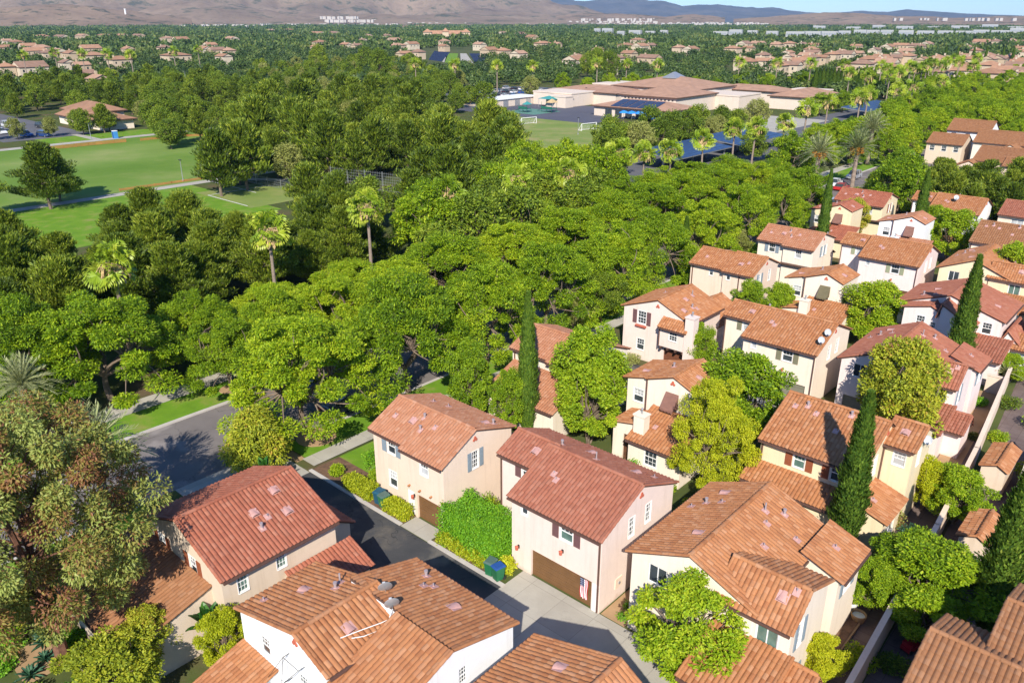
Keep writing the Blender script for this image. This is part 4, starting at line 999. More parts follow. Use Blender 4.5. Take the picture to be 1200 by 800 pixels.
def fan_palm_mesh(seed, far=False):
    global nr
    keep = nr; nr = np.random.default_rng(seed)
    H = 10.5; tr, cr, dd = MB(), MB(), MB()
    pts = [(math.sin(z * .25 + seed) * .10, math.cos(z * .3) * .08, z) for z in np.linspace(-.1, H, 14)]
    tr.tube(pts, [.25 - .08 * min(1, i / 8) + (.02 if i % 2 else 0) for i in range(14)], 10)
    top = np.array(pts[-1])
    n = 18 if far else 26
    for i in range(n):
        a = i * 2.39996 + nr.normal(0, .35); el = -.6 + 2.0 * (i + .5) / n + nr.normal(0, .22)
        d = np.array((math.cos(a) * math.cos(el), math.sin(a) * math.cos(el), math.sin(el)))
        pl = nr.uniform(1.1, 1.8); b_ = top + np.array((0, 0, -.2)); e = b_ + d * pl - np.array((0, 0, .10 * pl))
        cr.tube([b_, e], [.03, .018], 4, 0, caps=False)
        s = unit(np.cross(d, (0, 0, 1.)) + 1e-6); up = np.cross(s, d); ro = nr.normal(0, .75); s, up = s * math.cos(ro) + up * math.sin(ro), up * math.cos(ro) - s * math.sin(ro)
        d = unit(d - np.array((0, 0, .35 + .5 * max(0, .6 - el))))
        k = 11 if far else 19; t0 = float(np.clip(nr.normal(.5, .22), 0, 1)); th = (np.arange(k) / (k - 1) - .5) * 3.5 + nr.normal(0, .05, k)
        dirs = unit(d * np.cos(th)[:, None] + s * np.sin(th)[:, None] - np.array((0, 0, .28)) * (1 - np.cos(th))[:, None] + up * .12)
        leaves(cr, np.repeat(e[None], k, 0), dirs, np.repeat(up[None], k, 0) + rdirs(k) * .25, 1.25 * nr.uniform(.85, 1.1, k) * (1 - .25 * np.abs(th) / 1.75), .24 if not far else .38, 0, np.clip(t0 + nr.normal(0, .08, k), 0, 1), -.10)
        tip = e + dirs * 1.0
        leaves(cr, tip, dirs - np.array((0, 0, .9)), np.repeat(up[None], k, 0), .55, .16, 0, np.clip(t0 + nr.normal(.1, .08, k), 0, 1))
    for i in range(34 if far else 90):     # dead fronds and seed stalks hanging under the crown
        a = nr.random() * 6.283; r = nr.uniform(.45, 1.6); z0 = top[2] - nr.uniform(-.1, .6)
        p = [top * (1, 1, 0) + np.array((0, 0, z0)), top * (1, 1, 0) + np.array((math.cos(a) * r * .75, math.sin(a) * r * .75, z0 + nr.uniform(-.35, .35))), top * (1, 1, 0) + np.array((math.cos(a) * r, math.sin(a) * r, z0 - nr.uniform(.6, 1.3)))]
        dd.tube(p, [.03, .03, .05], 4, caps=False)
        c = p[2]; sd_ = np.array((-math.sin(a), math.cos(a), 0)) * nr.uniform(.10, .25)
        dd.add([p[1], c + sd_, c - (0, 0, .3), c - sd_], [(0, 1, 2, 3)], 0)
    nr = keep
    return tr.build('trunk', M['palmbark'], mesh_only=True), cr.build('crown', LF['fan'], mesh_only=True), dd.build('dead_fronds', M['deadfrond'], mesh_only=True)
def date_palm_mesh(seed):
    global nr
    keep = nr; nr = np.random.default_rng(seed)
    H = 7.0; tr, cr, fr = MB(), MB(), MB()
    tr.tube([(0, 0, z) for z in np.linspace(-.1, H, 16)], [.42 if i % 2 else .36 for i in range(16)], 12)
    top = np.array((0, 0, H))
    for i in range(70):
        a = i * 2.39996; el = -.35 + 1.75 * ((i + .5) / 70) ** .8; L = nr.uniform(3.6, 4.4)
        h = np.array((math.cos(a), math.sin(a), 0)); P = []
        for t in np.linspace(0, 1, 9):
            P.append(top + h * L * t * math.cos(el) + np.array((0, 0, L * (t * math.sin(el) - .42 * t * t * math.cos(el)))))
        cr.tube(P, [.05 - .005 * j for j in range(9)], 4, caps=False)
        P = np.array(P); n = 60; tt = nr.uniform(.12, 1, n) * 7.99; i0 = tt.astype(int); base = P[i0] + (P[np.minimum(i0 + 1, 8)] - P[i0]) * (tt - i0)[:, None]
        ax = unit(P[np.minimum(i0 + 1, 8)] - P[i0]); sd_ = np.cross(h, (0, 0, 1.)) * np.where(np.arange(n) % 2, 1, -1)[:, None]
        leaves(cr, base, ax * .7 + sd_ * .8 + np.array((0, 0, .25)), np.array((0, 0, 1.)) + rdirs(n) * .2, .62, .075, 0, np.clip(nr.normal(.5, .2, n), 0, 1))
    frs = []
    for i in range(7):
        fr = MB(); a = i * .9; c = top + np.array((math.cos(a) * .95, math.sin(a) * .95, -.25 + nr.normal(0, .15)))
        q = c + nr.normal(size=(60, 3)) * (.16, .16, .26)
        for x in q: fr.obox(x, (.045, 0, 0), (0, .045, 0), (0, 0, .06))
        fr.tube([top, c + (0, 0, .3), c - (0, 0, .25)], [.03, .09, .14], 6); frs.append(fr.build('fruit_cluster', M['dates'], mesh_only=True))
    nr = keep
    return tr.build('trunk', M['palmbark'], mesh_only=True), cr.build('crown', LF['date'], mesh_only=True), frs

PROTO = {}
def proto(kind, i, lod):
    k = (kind, i, lod)
    if k not in PROTO: PROTO[k] = tree_mesh(kind, hash((len(kind) * 31 + ord(kind[0]), i, 7)) % 99991, lod)
    return PROTO[k]
NAME = {'street': 'street_tree', 'streetyellow': 'garden_tree', 'garden': 'garden_tree', 'shade': 'shade_tree', 'autumn': 'garden_tree', 'olive': 'olive_tree', 'pine': 'pine_tree', 'eucal': 'reddish_tree', 'cypress': 'cypress_tree', 'weep': 'willowy_tree'}
NV = {0: 4, 1: 4, 2: 3}
def plant(kind, u, v, sc, label, group=None, lod=0, i=None, rz=None, z=0, name=None, cat=None):
    i = rng.randrange(NV[lod]) if i is None else i
    rz = rng.uniform(0, 6.28) if rz is None else rz
    p = proto(kind, i, lod); nm = name or NAME[kind]
    loc = W(u, v, z)
    if isinstance(p, tuple):
        r = empty(nm, loc, rz, label, cat or ('tree'), group); r.scale = sc if hasattr(sc, '__len__') else (sc,) * 3
        mobj('trunk', p[0], r); mobj('crown', p[1], r); return r
    o = mobj(nm, p, None, loc, rz, sc); return tag(o, label, cat or 'tree', group)
# mid-distance trees, as (u, v) on the ground
BELT = {
 'pine1': [(-70.2, -2.3), (-74.9, 16.8), (-80.6, 23.8), (-58.7, 4.8), (-79.8, 5.9), (-70.6, 30.5), (-75.8, -6), (-59.4, 33), (-65.8, 10.5), (-63.1, -0.3), (-55.7, 19.4), (-53.9, 31.4), (-84.3, 18.3), (-64.4, 24.9), (-60.2, 17.1), (-54.6, 10.2), (-75, 9.5), (-70.1, 7.5), (-64.8, -5.3), (-74.2, 24.7), (-78, -0.3), (-89, 11.3), (-67.1, 36.2), (-74.1, 3.3), (-72.1, 35.8), (-54.8, 25.8), (-66.6, 19.2), (-85.7, -2.9), (-59.7, 22.7), (-75.8, 32.1), (-67.5, 2.7), (-90.9, 16), (-74.8, 40), (-55.6, -3.5), (-70.9, -7.8), (-60.7, 11.8), (-79.9, 12.4), (-84.2, 8.8), (-54.4, 1.7), (-92.3, -1.5), (-64.6, 30.5), (-64, -10.5), (-70.6, 14.4), (-80.5, 41.1), (-69.1, 23.5), (-80.8, -5.4), (-60.2, 28.1), (-88.8, 20.6), (-63.6, 6.1)],
 'pine2': [(-176.8, 127.2), (-180.9, 90.3), (-187.1, 104.9), (-116.2, 98.5), (-154.9, 119), (-168.5, 95), (-207.3, 167.4), (-89.3, 56.4), (-117.5, 113.9), (-143.5, 84.4), (-213.1, 135.8), (-136.3, 56.4), (-198.8, 146.5), (-231.3, 157.4), (-100.3, 92.8), (-194.9, 112.4), (-164.6, 120.8), (-197.3, 105), (-161.1, 95.1), (-200.3, 156.3), (-117.9, 87.9), (-138.5, 88.8), (-114.6, 66.8), (-108.2, 69.5), (-171.7, 137.2), (-182.8, 97.3), (-216.9, 149.4), (-122.3, 103.3), (-85.4, 81.7), (-221.7, 161.6), (-84.1, 50), (-178.9, 83.6), (-208.3, 158.9), (-191.7, 97.5), (-135.2, 117.9), (-231.1, 150.7), (-221.4, 124.1), (-85.2, 63.5), (-143, 118.3), (-229.7, 164.9), (-159.4, 112.2), (-117.6, 73.3), (-93.2, 63), (-173.8, 89.6), (-148, 72.2), (-155.1, 73.4), (-220.7, 143), (-194.3, 141.3), (-182.3, 147.3), (-176.2, 96.1), (-230.8, 135), (-86.9, 71.2), (-100.1, 100.7), (-133.9, 110.8), (-215.8, 158.5), (-155.4, 80.5), (-120.3, 121.2), (-168.9, 113.5), (-105.4, 105), (-173.7, 120.6), (-129.8, 103.7), (-172.4, 107.7), (-191.2, 156.7), (-211.3, 126), (-223.8, 168.3), (-95.7, 53.2), (-210.1, 119.3), (-95, 86), (-126.3, 87.7), (-97.7, 70.2), (-152, 127.4), (-178.5, 102.9), (-90.8, 92.5), (-110.6, 114.3), (-224, 149.5), (-227.8, 128.7), (-108.9, 97.6), (-189.5, 117.1), (-199.1, 136.7), (-132, 93.3), (-167.3, 101.8), (-198.5, 128.7), (-149.6, 101.3), (-190.9, 90.6), (-90.4, 77.3), (-188.9, 147.7), (-124.5, 71.4), (-185.1, 123.1), (-163.5, 127.9), (-205.8, 130.6), (-236.8, 161.5), (-145.2, 124.6), (-120.8, 80.9), (-130.7, 77.4), (-215.7, 166.3), (-124.3, 109.9), (-205.1, 140.7), (-150.4, 91.1), (-163.2, 79.6), (-142.3, 96), (-80.9, 57), (-145.5, 111.4), (-212.9, 143.2), (-218.4, 131.4), (-148.1, 79.5), (-216.8, 118.5), (-78.2, 63.3), (-109, 76.4), (-124.4, 96.8), (-132.1, 84.1), (-157.2, 87.7), (-223.9, 135.9), (-156.6, 132.8), (-169.8, 130.2), (-231.1, 142.9), (-148.5, 61.9), (-139.1, 76), (-186, 85.6), (-164.3, 138.2), (-136.8, 66), (-104.3, 85.6), (-127.9, 47.3), (-198.6, 119.3), (-192.9, 124.1), (-128.4, 63.8), (-185, 138.7), (-95, 45.8), (-165.7, 87.1), (-180.6, 111.7), (-113.9, 107.1), (-108.6, 90.7), (-129.5, 54.1), (-204.8, 123.6), (-207.8, 150.3), (-208.7, 111.1), (-204.4, 105.5), (-188.7, 129.8), (-171.5, 78), (-154.5, 65.7), (-178.2, 142)],
 'mix1': [(-62.2, 84.9), (-54.5, 67.9), (-64.4, 59.9), (-66.3, 47.5), (-69, 64.5), (-55, 37.6), (-63.7, 74.6), (-55.2, 45.7), (-69.4, 78.9), (-85, 88.5), (-57.4, 59.9), (-70.9, 89.8), (-70.9, 95.7), (-78.2, 75.7), (-62.8, 68.2), (-78, 90.4), (-80.2, 69.6), (-58.9, 50.1), (-85.2, 94.5), (-63.6, 54), (-77.6, 82.7), (-74, 69.7), (-79, 96.9), (-57.7, 74.1), (-60.8, 42.3), (-53.7, 53.1), (-64.2, 90.9), (-68.1, 70.3), (-58.8, 80.1), (-83.9, 76.2), (-68, 84.6)],
 'corr': [(-54.8, 378.1), (-66.5, 311.5), (-48.5, 295.9), (-58.4, 255.1), (-25.1, 226.3), (-53.7, 286.2), (-47.7, 166.7), (-65.3, 432.2), (-67.6, 319.3), (-62, 358.3), (-48.1, 320.4), (-51.6, 364.1), (-44.1, 262.3), (-38.5, 238.3), (-58.5, 298.4), (-65.8, 262.5), (-33.4, 129.9), (-59.3, 173.9), (-38.5, 224.9), (-44.8, 133.8), (-61.8, 233.6), (-57.7, 335.3), (-43.8, 206.6), (-58.8, 185.4), (-48.6, 308.6), (-62.5, 241.8), (-58.3, 399.4), (-47.9, 193.4), (-36.4, 153.4), (-49.1, 341.4), (-75.7, 370.6), (-41.5, 172.4), (-27.4, 144.2), (-74.4, 330.7), (-73.9, 359.1), (-44.2, 244.6), (-49.4, 234.9), (-52.1, 222), (-54.2, 326.8), (-41.8, 183.1), (-66, 330.1), (-66.3, 387.7), (-45.5, 274.6), (-38.7, 255.2), (-73.7, 399.6), (-62.4, 418.9), (-77.6, 347.6), (-29.7, 208.1), (-31, 244.2), (-35, 216.6), (-52.7, 199.9), (-68.4, 412.6), (-34.7, 168.3), (-62.1, 280.8), (-38, 283.4), (-52.3, 265.3), (-59.2, 346.5), (-56.9, 307.2), (-76.8, 379.9), (-68, 339.7), (-38.9, 300.1), (-64.7, 372), (-30.9, 159.2), (-52.2, 160.3), (-44.2, 155.7), (-32.4, 265), (-66.8, 348.9), (-23.7, 217.7), (-60.4, 218.4), (-50.3, 254.8), (-57, 271.8), (-53.3, 242.7), (-54, 356.1), (-24.9, 130.7), (-77.2, 338.7), (-61.3, 407.1), (-36, 196.4), (-59.4, 319), (-51.4, 212.4), (-43.7, 144.8), (-35, 137.6), (-51.6, 175.6), (-61.6, 291), (-52.7, 148.5), (-34.3, 176.5), (-57.7, 207.5), (-26.6, 237.1), (-44.3, 219.4), (-47.9, 333), (-34, 276.6), (-38.1, 292.1), (-67.9, 299.9), (-20.5, 114.4), (-40.4, 308.6), (-75.6, 388.3), (-45.9, 286.7), (-58.5, 390), (-65.6, 270.4), (-30.6, 256.6), (-56.4, 370.4), (-32.8, 231.5), (-58.7, 193.9), (-51.2, 183.4), (-50.6, 139.2), (-34.5, 186.5), (-64.6, 249.5), (-62.8, 379.9), (-66.4, 395.9), (-39.5, 162), (-49.1, 349.4), (-59.1, 226.2), (-45.8, 227.7)],
 'right': [(-16.9, 130.4), (-7.5, 124.7), (-13.5, 121.5), (-8.3, 138.7), (-6.7, 130.6), (-21, 135.2), (-11.4, 133.3), (-14.7, 142.1), (-3.9, 118), (-9.6, 117.3), (-15.6, 136.6), (-18.2, 124.7), (-8.7, 145.6), (-11.6, 128), (-26, 137.2), (-18.7, 119.5), (-19.9, 140.5)],
 'schoolside': [(-97.1, 136.7), (-94.3, 188.2), (-98.1, 144.9), (-96, 202.5), (-92.7, 153.3), (-92.4, 179.8), (-93.5, 168.8), (-101.5, 162.6), (-97.7, 195.3), (-94.7, 212.6), (-82.8, 120.6), (-68.5, 158.1), (-101.4, 151.8), (-91.9, 142.4), (-92.8, 131.3), (-93.9, 161.1), (-98.8, 183.2)],
 'leftmix': [(-327.4, 82.4), (-205.7, 84.3), (-235.1, 97.6), (-332.4, 73.3), (-291.5, 122.9), (-346.6, 162.4), (-377.2, 141.3), (-417.8, 119.8), (-384, 132), (-358.7, 124.5), (-369, 149.7), (-254.1, 132.3), (-349, 148.3), (-245.7, 113.1), (-322.2, 129), (-427.6, 127), (-313.2, 124), (-380.7, 153.6), (-394.2, 104.2), (-284.6, 141.5), (-202.4, 75.7), (-345, 97.3), (-391, 154.7), (-325.7, 139.3), (-407.6, 173.8), (-222.2, 80.6), (-195, 70.3), (-243.2, 123.5), (-335.4, 139.8), (-368.5, 170.8), (-227, 107.6), (-337.4, 161.6), (-307.4, 136.6), (-308.9, 100), (-324.4, 119.3), (-242.8, 72.4), (-346.8, 174.1), (-249.2, 101.3), (-386, 165.1), (-344.8, 78.9), (-409.9, 125.6), (-319.8, 104.4), (-399, 122.2), (-353.7, 137), (-307.7, 150.3), (-296.3, 98.8), (-300.8, 144.2), (-407.1, 164.4), (-274.2, 145.4), (-328, 176.6), (-391.1, 191.3), (-360.3, 106.4), (-356, 174.8), (-263.7, 109.4), (-348.6, 113), (-401.9, 194), (-285.7, 109.5), (-339.3, 87.9), (-340.5, 151.9), (-305.5, 68), (-213.7, 77.3), (-329.6, 111.1), (-296.6, 86), (-286.5, 100.5), (-237.6, 87.2), (-311.7, 166.4), (-218.4, 97.2), (-333.9, 129.5), (-301.1, 125.4), (-331.3, 149.2), (-323.2, 71), (-397.2, 171.6), (-390.5, 138.7), (-376.1, 89.2), (-328.6, 158.2), (-397.5, 162.6), (-362, 187.1), (-345, 126.8), (-338.6, 116.7), (-316.3, 140.6), (-344.4, 136.7), (-361.3, 95.5), (-378.3, 114.4), (-384.6, 107.6), (-332.3, 99.4), (-319, 160.1), (-370.6, 102.5), (-365.2, 82.7), (-355.8, 154.7), (-380.6, 175), (-298.2, 156), (-297.4, 133.8), (-240.7, 105.4), (-416.8, 133.2), (-262.6, 100.3), (-365, 138.7), (-396, 113.2), (-327.3, 167.5), (-307.1, 117.1), (-401.7, 131), (-410.3, 144.4), (-271.7, 115.2), (-230.7, 116.6), (-321.2, 148.3), (-368.4, 128.8), (-376.8, 165.5), (-360.3, 146.8), (-266.6, 137.3), (-356.4, 194.8), (-280, 120)],
 'midmix': [(-447.2, 373.9), (-357.9, 225.5), (-235.5, 219.5), (-391.9, 226), (-282.8, 255.5), (-304.6, 239.9), (-456.9, 345.8), (-319.1, 253.3), (-277, 207.5), (-404.8, 229.9), (-424.1, 340.4), (-333.4, 240.8), (-435.3, 332.1), (-418.8, 254.1), (-295.2, 249.1), (-308.8, 215.3), (-335.7, 201.8), (-441.9, 319.4), (-469, 340.8), (-264.7, 242.3), (-298.9, 207.2), (-456.9, 287), (-246.2, 178.7), (-247.1, 210.4), (-429.5, 315.9), (-399.2, 336.6), (-395.1, 309.5), (-366.1, 260.7), (-376.2, 249.5), (-296.7, 177.3), (-199.3, 197.2), (-433.6, 291.4), (-250.5, 222.6), (-327.9, 226.1), (-467.6, 389.6), (-484.4, 409.5), (-307.6, 269.9), (-303.1, 227.2), (-327.8, 276.3), (-288.8, 235.5), (-220.1, 210.9), (-278.9, 181.3), (-376.2, 302.3), (-390, 249.4), (-251.6, 191.3), (-233.3, 187.2), (-435.2, 360.4), (-381, 215.8), (-387.2, 332.9), (-346.6, 289.5), (-474.1, 356.9), (-382.7, 238.5), (-343.7, 249.6), (-366.1, 212.7), (-213.8, 199), (-430.2, 263.3), (-377.9, 266.1), (-402.6, 322.8), (-381.3, 289.8), (-414.1, 299.1), (-307.6, 193.3), (-460.6, 375.6), (-318.1, 238.7), (-200.9, 183.6), (-452.9, 333.8), (-458.9, 358.4), (-420.2, 237.3), (-333.8, 289.6), (-286.6, 222.5), (-270.5, 253.4), (-473.9, 370.8), (-432.1, 245.1), (-454.4, 386.4), (-426.2, 281.2), (-408.8, 244.3), (-261.3, 202.6), (-349.6, 212.3), (-358.2, 302), (-232.7, 205.3), (-410.4, 342.8), (-459.4, 301.2), (-319.9, 189), (-216.2, 185.3), (-442.2, 300.6), (-274.5, 232.6), (-392.2, 283.6), (-416.8, 268.6), (-374.7, 229.1), (-343.7, 267.6), (-355.3, 280), (-389.7, 270.7), (-452, 269.7), (-349.9, 237.6), (-328.2, 262.2), (-263.8, 226.4), (-286.1, 196.8), (-371.8, 320.2), (-458.4, 320.6), (-336.5, 215.7), (-399, 295.9), (-415.2, 316.1), (-249.3, 157.9), (-370.1, 283), (-426, 302.3), (-343.4, 301.5), (-319.8, 209.5), (-295.9, 262.9), (-443.2, 253.5), (-262.3, 161.3), (-216.2, 244.6)],
 'rightmid': [(-160.6, 334.4), (-94.8, 285), (-94, 323.7), (-85.6, 332.5), (-114.8, 429.4), (-111.9, 387.3), (-205, 272.2), (-112.5, 506.2), (-89, 512.6), (-113.5, 444.6), (-221.4, 273.6), (-159.1, 357.1), (-116.1, 457.6), (-88.5, 485.9), (-76.8, 486.8), (-154.6, 391.8), (-130.4, 439.9), (-98.1, 536.9), (-107.8, 335.6), (-185, 358.9), (-195.2, 322.9), (-105.9, 477.3), (-151.7, 380.4), (-213.8, 320.4), (-172.1, 348.5), (-81.4, 504.7), (-113.1, 527), (-99.9, 403.3), (-114.9, 418.1), (-119.9, 497), (-130.2, 458.5), (-110.9, 467.7), (-97.9, 521.1), (-127.1, 391.6), (-166.6, 365.4), (-195.4, 307.3), (-173.6, 332.4), (-105.4, 436.5), (-143.5, 389.4), (-102.5, 379.5), (-153.9, 347.7), (-195.8, 292.5), (-90.1, 408), (-96.2, 266.9), (-117.4, 477.7), (-139.2, 354.5), (-115.6, 516.5), (-100.3, 465.3), (-82.7, 520.9), (-91, 376.9), (-91.5, 475), (-70.3, 452.5), (-125.9, 332.8), (-212, 280.6), (-125.9, 347.1), (-88.7, 548), (-110.6, 372.3), (-217.5, 305.2), (-117.3, 398.9), (-87.7, 530.8), (-108.1, 361.6), (-138, 431.1), (-102.2, 500.5), (-78.6, 469.7), (-81.7, 322.3), (-192.7, 346.1), (-113.5, 351), (-111.1, 489), (-206, 333.4), (-202.9, 315.4), (-206.9, 304), (-154.6, 369.6), (-128.6, 403.1), (-143.3, 371.8), (-149.1, 333.3), (-198.5, 281.9), (-124.6, 486.9), (-134.4, 420.7), (-95.1, 303), (-225.6, 297.7), (-124.1, 412.5), (-92, 559.5), (-103.7, 556.9), (-129.6, 469.4), (-95, 393.8), (-124, 449.9), (-181.5, 343.7), (-177.1, 366), (-125.4, 362.3), (-88.6, 447.8), (-237.1, 293.1), (-88.4, 365.3), (-94.3, 342.2), (-186.7, 332.1), (-117.3, 339.9)],
}
# ---------------------------------------------------------------- far land: hills, haze
def lat(seed, n=64): return np.random.default_rng(seed).random((n, n))
def vnoise(x, y, L):
    n = L.shape[0]; xi, yi = np.floor(x).astype(int), np.floor(y).astype(int); fx, fy = x - xi, y - yi
    fx, fy = fx * fx * (3 - 2 * fx), fy * fy * (3 - 2 * fy); g = lambda a, b: L[a % n, b % n]
    return (g(xi, yi) * (1 - fx) + g(xi + 1, yi) * fx) * (1 - fy) + (g(xi, yi + 1) * (1 - fx) + g(xi + 1, yi + 1) * fx) * fy
def fbm(x, y, seed, o=5):
    L = lat(seed); t = 0; a = 1; s = 0
    for i in range(o): t = t + a * vnoise(x * 2 ** i + i * 7.3, y * 2 ** i + i * 3.1, L); s += a; a *= .55
    return t / s
def hills(name, prof, D0, Dr, D1, mat, seed, rough=.3, cell=260.0, n=300, m=46):
    """a range of hills: prof = (bearing as x / y, crest height in metres), seen between D0 and D1 metres out"""
    bx = np.array([p[0] for p in prof]); bz = np.array([p[1] for p in prof])
    t = np.linspace(bx[0], bx[-1], n); D = np.linspace(D0, D1, m)
    T, DD = np.meshgrid(t, D); Y = DD / np.sqrt(1 + T * T); X = T * Y
    k = np.where(DD < Dr, (DD - D0) / (Dr - D0), 1 - .8 * (DD - Dr) / (D1 - Dr)); k = np.clip(k, 0, 1); k = np.where(DD < Dr, k ** 1.15, k)
    crest = np.interp(T, bx, bz)
    f = fbm(X / cell, Y / cell, seed); rd = 1 - np.abs(2 * fbm(X / cell * .9 + 9, Y / cell * .35 + 4, seed + 1) - 1)
    Z = crest * k * (1 - rough * (1 - k * .75) + rough * (1.5 * f + .8 * rd - 1.0)) - 3 * (k < .02)
    V = np.stack([X, Y, Z], 2).reshape(-1, 3); i, j = np.meshgrid(np.arange(n - 1), np.arange(m - 1)); a = (j * n + i).ravel()
    b = MB(); b.add(V, np.stack([a, a + 1, a + n + 1, a + n], 1)); return tag(b.build(name, mat, smooth=True), kind='structure')
def hillmat(name, a, b_c, green, gs=.012, ga=.6):
    m, nt, b = newmat(name); b.inputs['Roughness'].default_value = 1; b.inputs['Specular IOR Level'].default_value = 0
    g = geopos(nt); c = ramp(nt, [(.36, a), (.62, b_c)], noise(nt, .003, 10, .78, g))
    c = mixc(nt, ramp(nt, [(.52, (0, 0, 0)), (.62, (ga, ga, ga))], noise(nt, gs, 5, .75, g)), c, green)
    nt.links.new(c, b.inputs['Base Color']); return m
M['hillbrown'] = hillmat('dry brown hillside', (.15, .105, .068), (.33, .235, .155), (.06, .065, .035), .006, .85)
M['hilltan'] = hillmat('tan scrub hill', (.19, .13, .085), (.31, .215, .14), (.05, .055, .03), .012, .9)
M['hillblue'] = hillmat('far mountain scrub', (.07, .07, .075), (.15, .13, .115), (.04, .045, .045))
hills('hills', [(-0.738, 338), (-0.585, 309), (-0.438, 359), (-0.292, 340), (-0.176, 312), (-0.098, 254), (-0.059, 225), (-0.02, 194), (0.01, 163), (0.04, 126), (0.066, 89), (0.099, 55), (0.134, 33)], 4300, 6800, 9000, M['hillbrown'], 21, 1.0, 620)
hills('hills', [(-0.752, 65), (-0.652, 79), (-0.593, 77), (-0.553, 88), (-0.513, 89), (-0.484, 79), (-0.446, 65), (-0.407, 48), (-0.373, 33)], 3500, 4300, 5000, M['hilltan'], 33, .3, 200)
hills('hills', [(0.258, 33), (0.298, 40), (0.322, 48), (0.342, 57), (0.362, 63), (0.396, 61), (0.417, 54), (0.447, 42), (0.476, 42), (0.516, 38), (0.596, 42), (0.695, 46)], 4700, 5600, 6600, M['hilltan'], 35, .3, 260)
hills('hills', [(0.164, 33), (0.181, 48), (0.198, 57), (0.213, 56), (0.228, 48), (0.248, 33)], 5200, 5700, 6200, M['hilltan'], 37, .3, 200)
hills('mountains', [(-0.177, 356), (-0.118, 369), (-0.039, 339), (-0.01, 328), (0.025, 296), (0.054, 285), (0.084, 262), (0.113, 283), (0.138, 293), (0.163, 282), (0.177, 270), (0.197, 205), (0.217, 226), (0.237, 241), (0.257, 203), (0.284, 171), (0.301, 180), (0.322, 138), (0.342, 106), (0.357, 95), (0.381, 105), (0.406, 125), (0.436, 104), (0.457, 128), (0.496, 92), (0.521, 77), (0.595, 61), (0.714, 69)], 9200, 12000, 14500, M['hillblue'], 41, .4, 900, 420, 30)
hills('hills', [(0.03, 38), (0.055, 54), (0.089, 62), (0.129, 59), (0.164, 51), (0.199, 38), (0.228, 33)], 4850, 5700, 6300, M['hilltan'], 39, .2, 200)
FARH = [(-1510, 500, 31), (-1421, 497, 36), (-1460, 545, 31), (-1502, 599, 39), (-1480, 619, 28), (-1458, 638, 30), (-1188, 558, 20), (-1128, 547, 19), (-823, 252, 17), (-736, 234, 14), (-786, 259, 17), (-722, 246, 14), (-676, 245, 18), (-585, 191, 10), (-536, 181, 9), (-594, 230, 14), (-745, 377, 15), (-699, 364, 14), (-690, 371, 12), (-573, 300, 12), (-800, 328, 12), (-819, 373, 12), (-1119, 621, 20), (-915, 254, 15), (-532, 137, 7), (-438, 144, 10), (-390, 132, 10), (-1123, 335, 18), (-770, 564, 13), (-737, 553, 10), (-682, 565, 16), (-715, 614, 15), (-529, 442, 12), (-533, 462, 10), (-636, 645, 12), (-513, 531, 13), (-503, 539, 12), (-1156, 1247, 15), (-1813, 1126, 23), (-1911, 1240, 30), (-1436, 995, 38), (-1410, 1018, 23), (-2369, 2039, 34), (-2591, 2309, 45), (-725, 491, 10), (-471, 356, 7), (-445, 495, 11), (-645, 599, 10), (-603, 715, 19), (-1068, 1202, 18), (-591, 725, 10), (-514, 754, 16), (-473, 718, 15), (-480, 748, 12), (-417, 703, 13), (-397, 691, 13), (-348, 451, 13), (-335, 479, 9), (-288, 404, 8), (-377, 557, 11), (-367, 718, 14), (-446, 898, 16), (-434, 909, 16), (-237, 490, 11), (-234, 507, 10), (-464, 631, 9), (-240, 532, 8), (-223, 517, 10), (-221, 534, 11), (-229, 574, 11), (-254, 625, 11), (-234, 605, 10), (-239, 639, 11), (-243, 677, 13), (-242, 701, 10), (-189, 578, 12), (-190, 609, 12), (-193, 643, 12), (-195, 679, 13), (-280, 891, 15), (-288, 958, 16), (-259, 911, 15), (-286, 1043, 17), (-161, 603, 11), (-157, 623, 12), (-139, 592, 10), (-154, 677, 11), (-138, 640, 10), (-140, 690, 13), (-127, 666, 12), (-127, 702, 11), (-109, 650, 10), (-247, 1124, 18), (-243, 1175, 16), (-229, 1188, 19), (-210, 1157, 16), (-393, 904, 13), (-370, 885, 11), (-391, 865, 11), (-86, 461, 15), (-90, 514, 14), (-92, 557, 14), (-63, 413, 12)]
WARE = [(-1033, 1441, 27), (-947, 1366, 18), (-926, 1385, 29), (-904, 1405, 22), (-884, 1423, 18), (-1126, 1531, 17), (-800, 1498, 34), (-731, 1426, 28), (-754, 1540, 23), (-611, 1415, 37), (-589, 1435, 34), (-602, 1543, 36), (-619, 1662, 27), (-596, 1682, 27), (-578, 1698, 31), (-595, 1835, 30), (-496, 1638, 30), (-500, 1769, 36), (-504, 1917, 35), (-443, 1820, 37), (-482, 2111, 38), (-418, 1994, 40), (-422, 2165, 34), (-894, 2451, 45), (-927, 2755, 44), (-785, 2550, 52), (-796, 2872, 52), (-667, 2657, 54), (-743, 3326, 59), (-606, 3043, 54), (-967, 2386, 39), (-681, 1472, 25)]
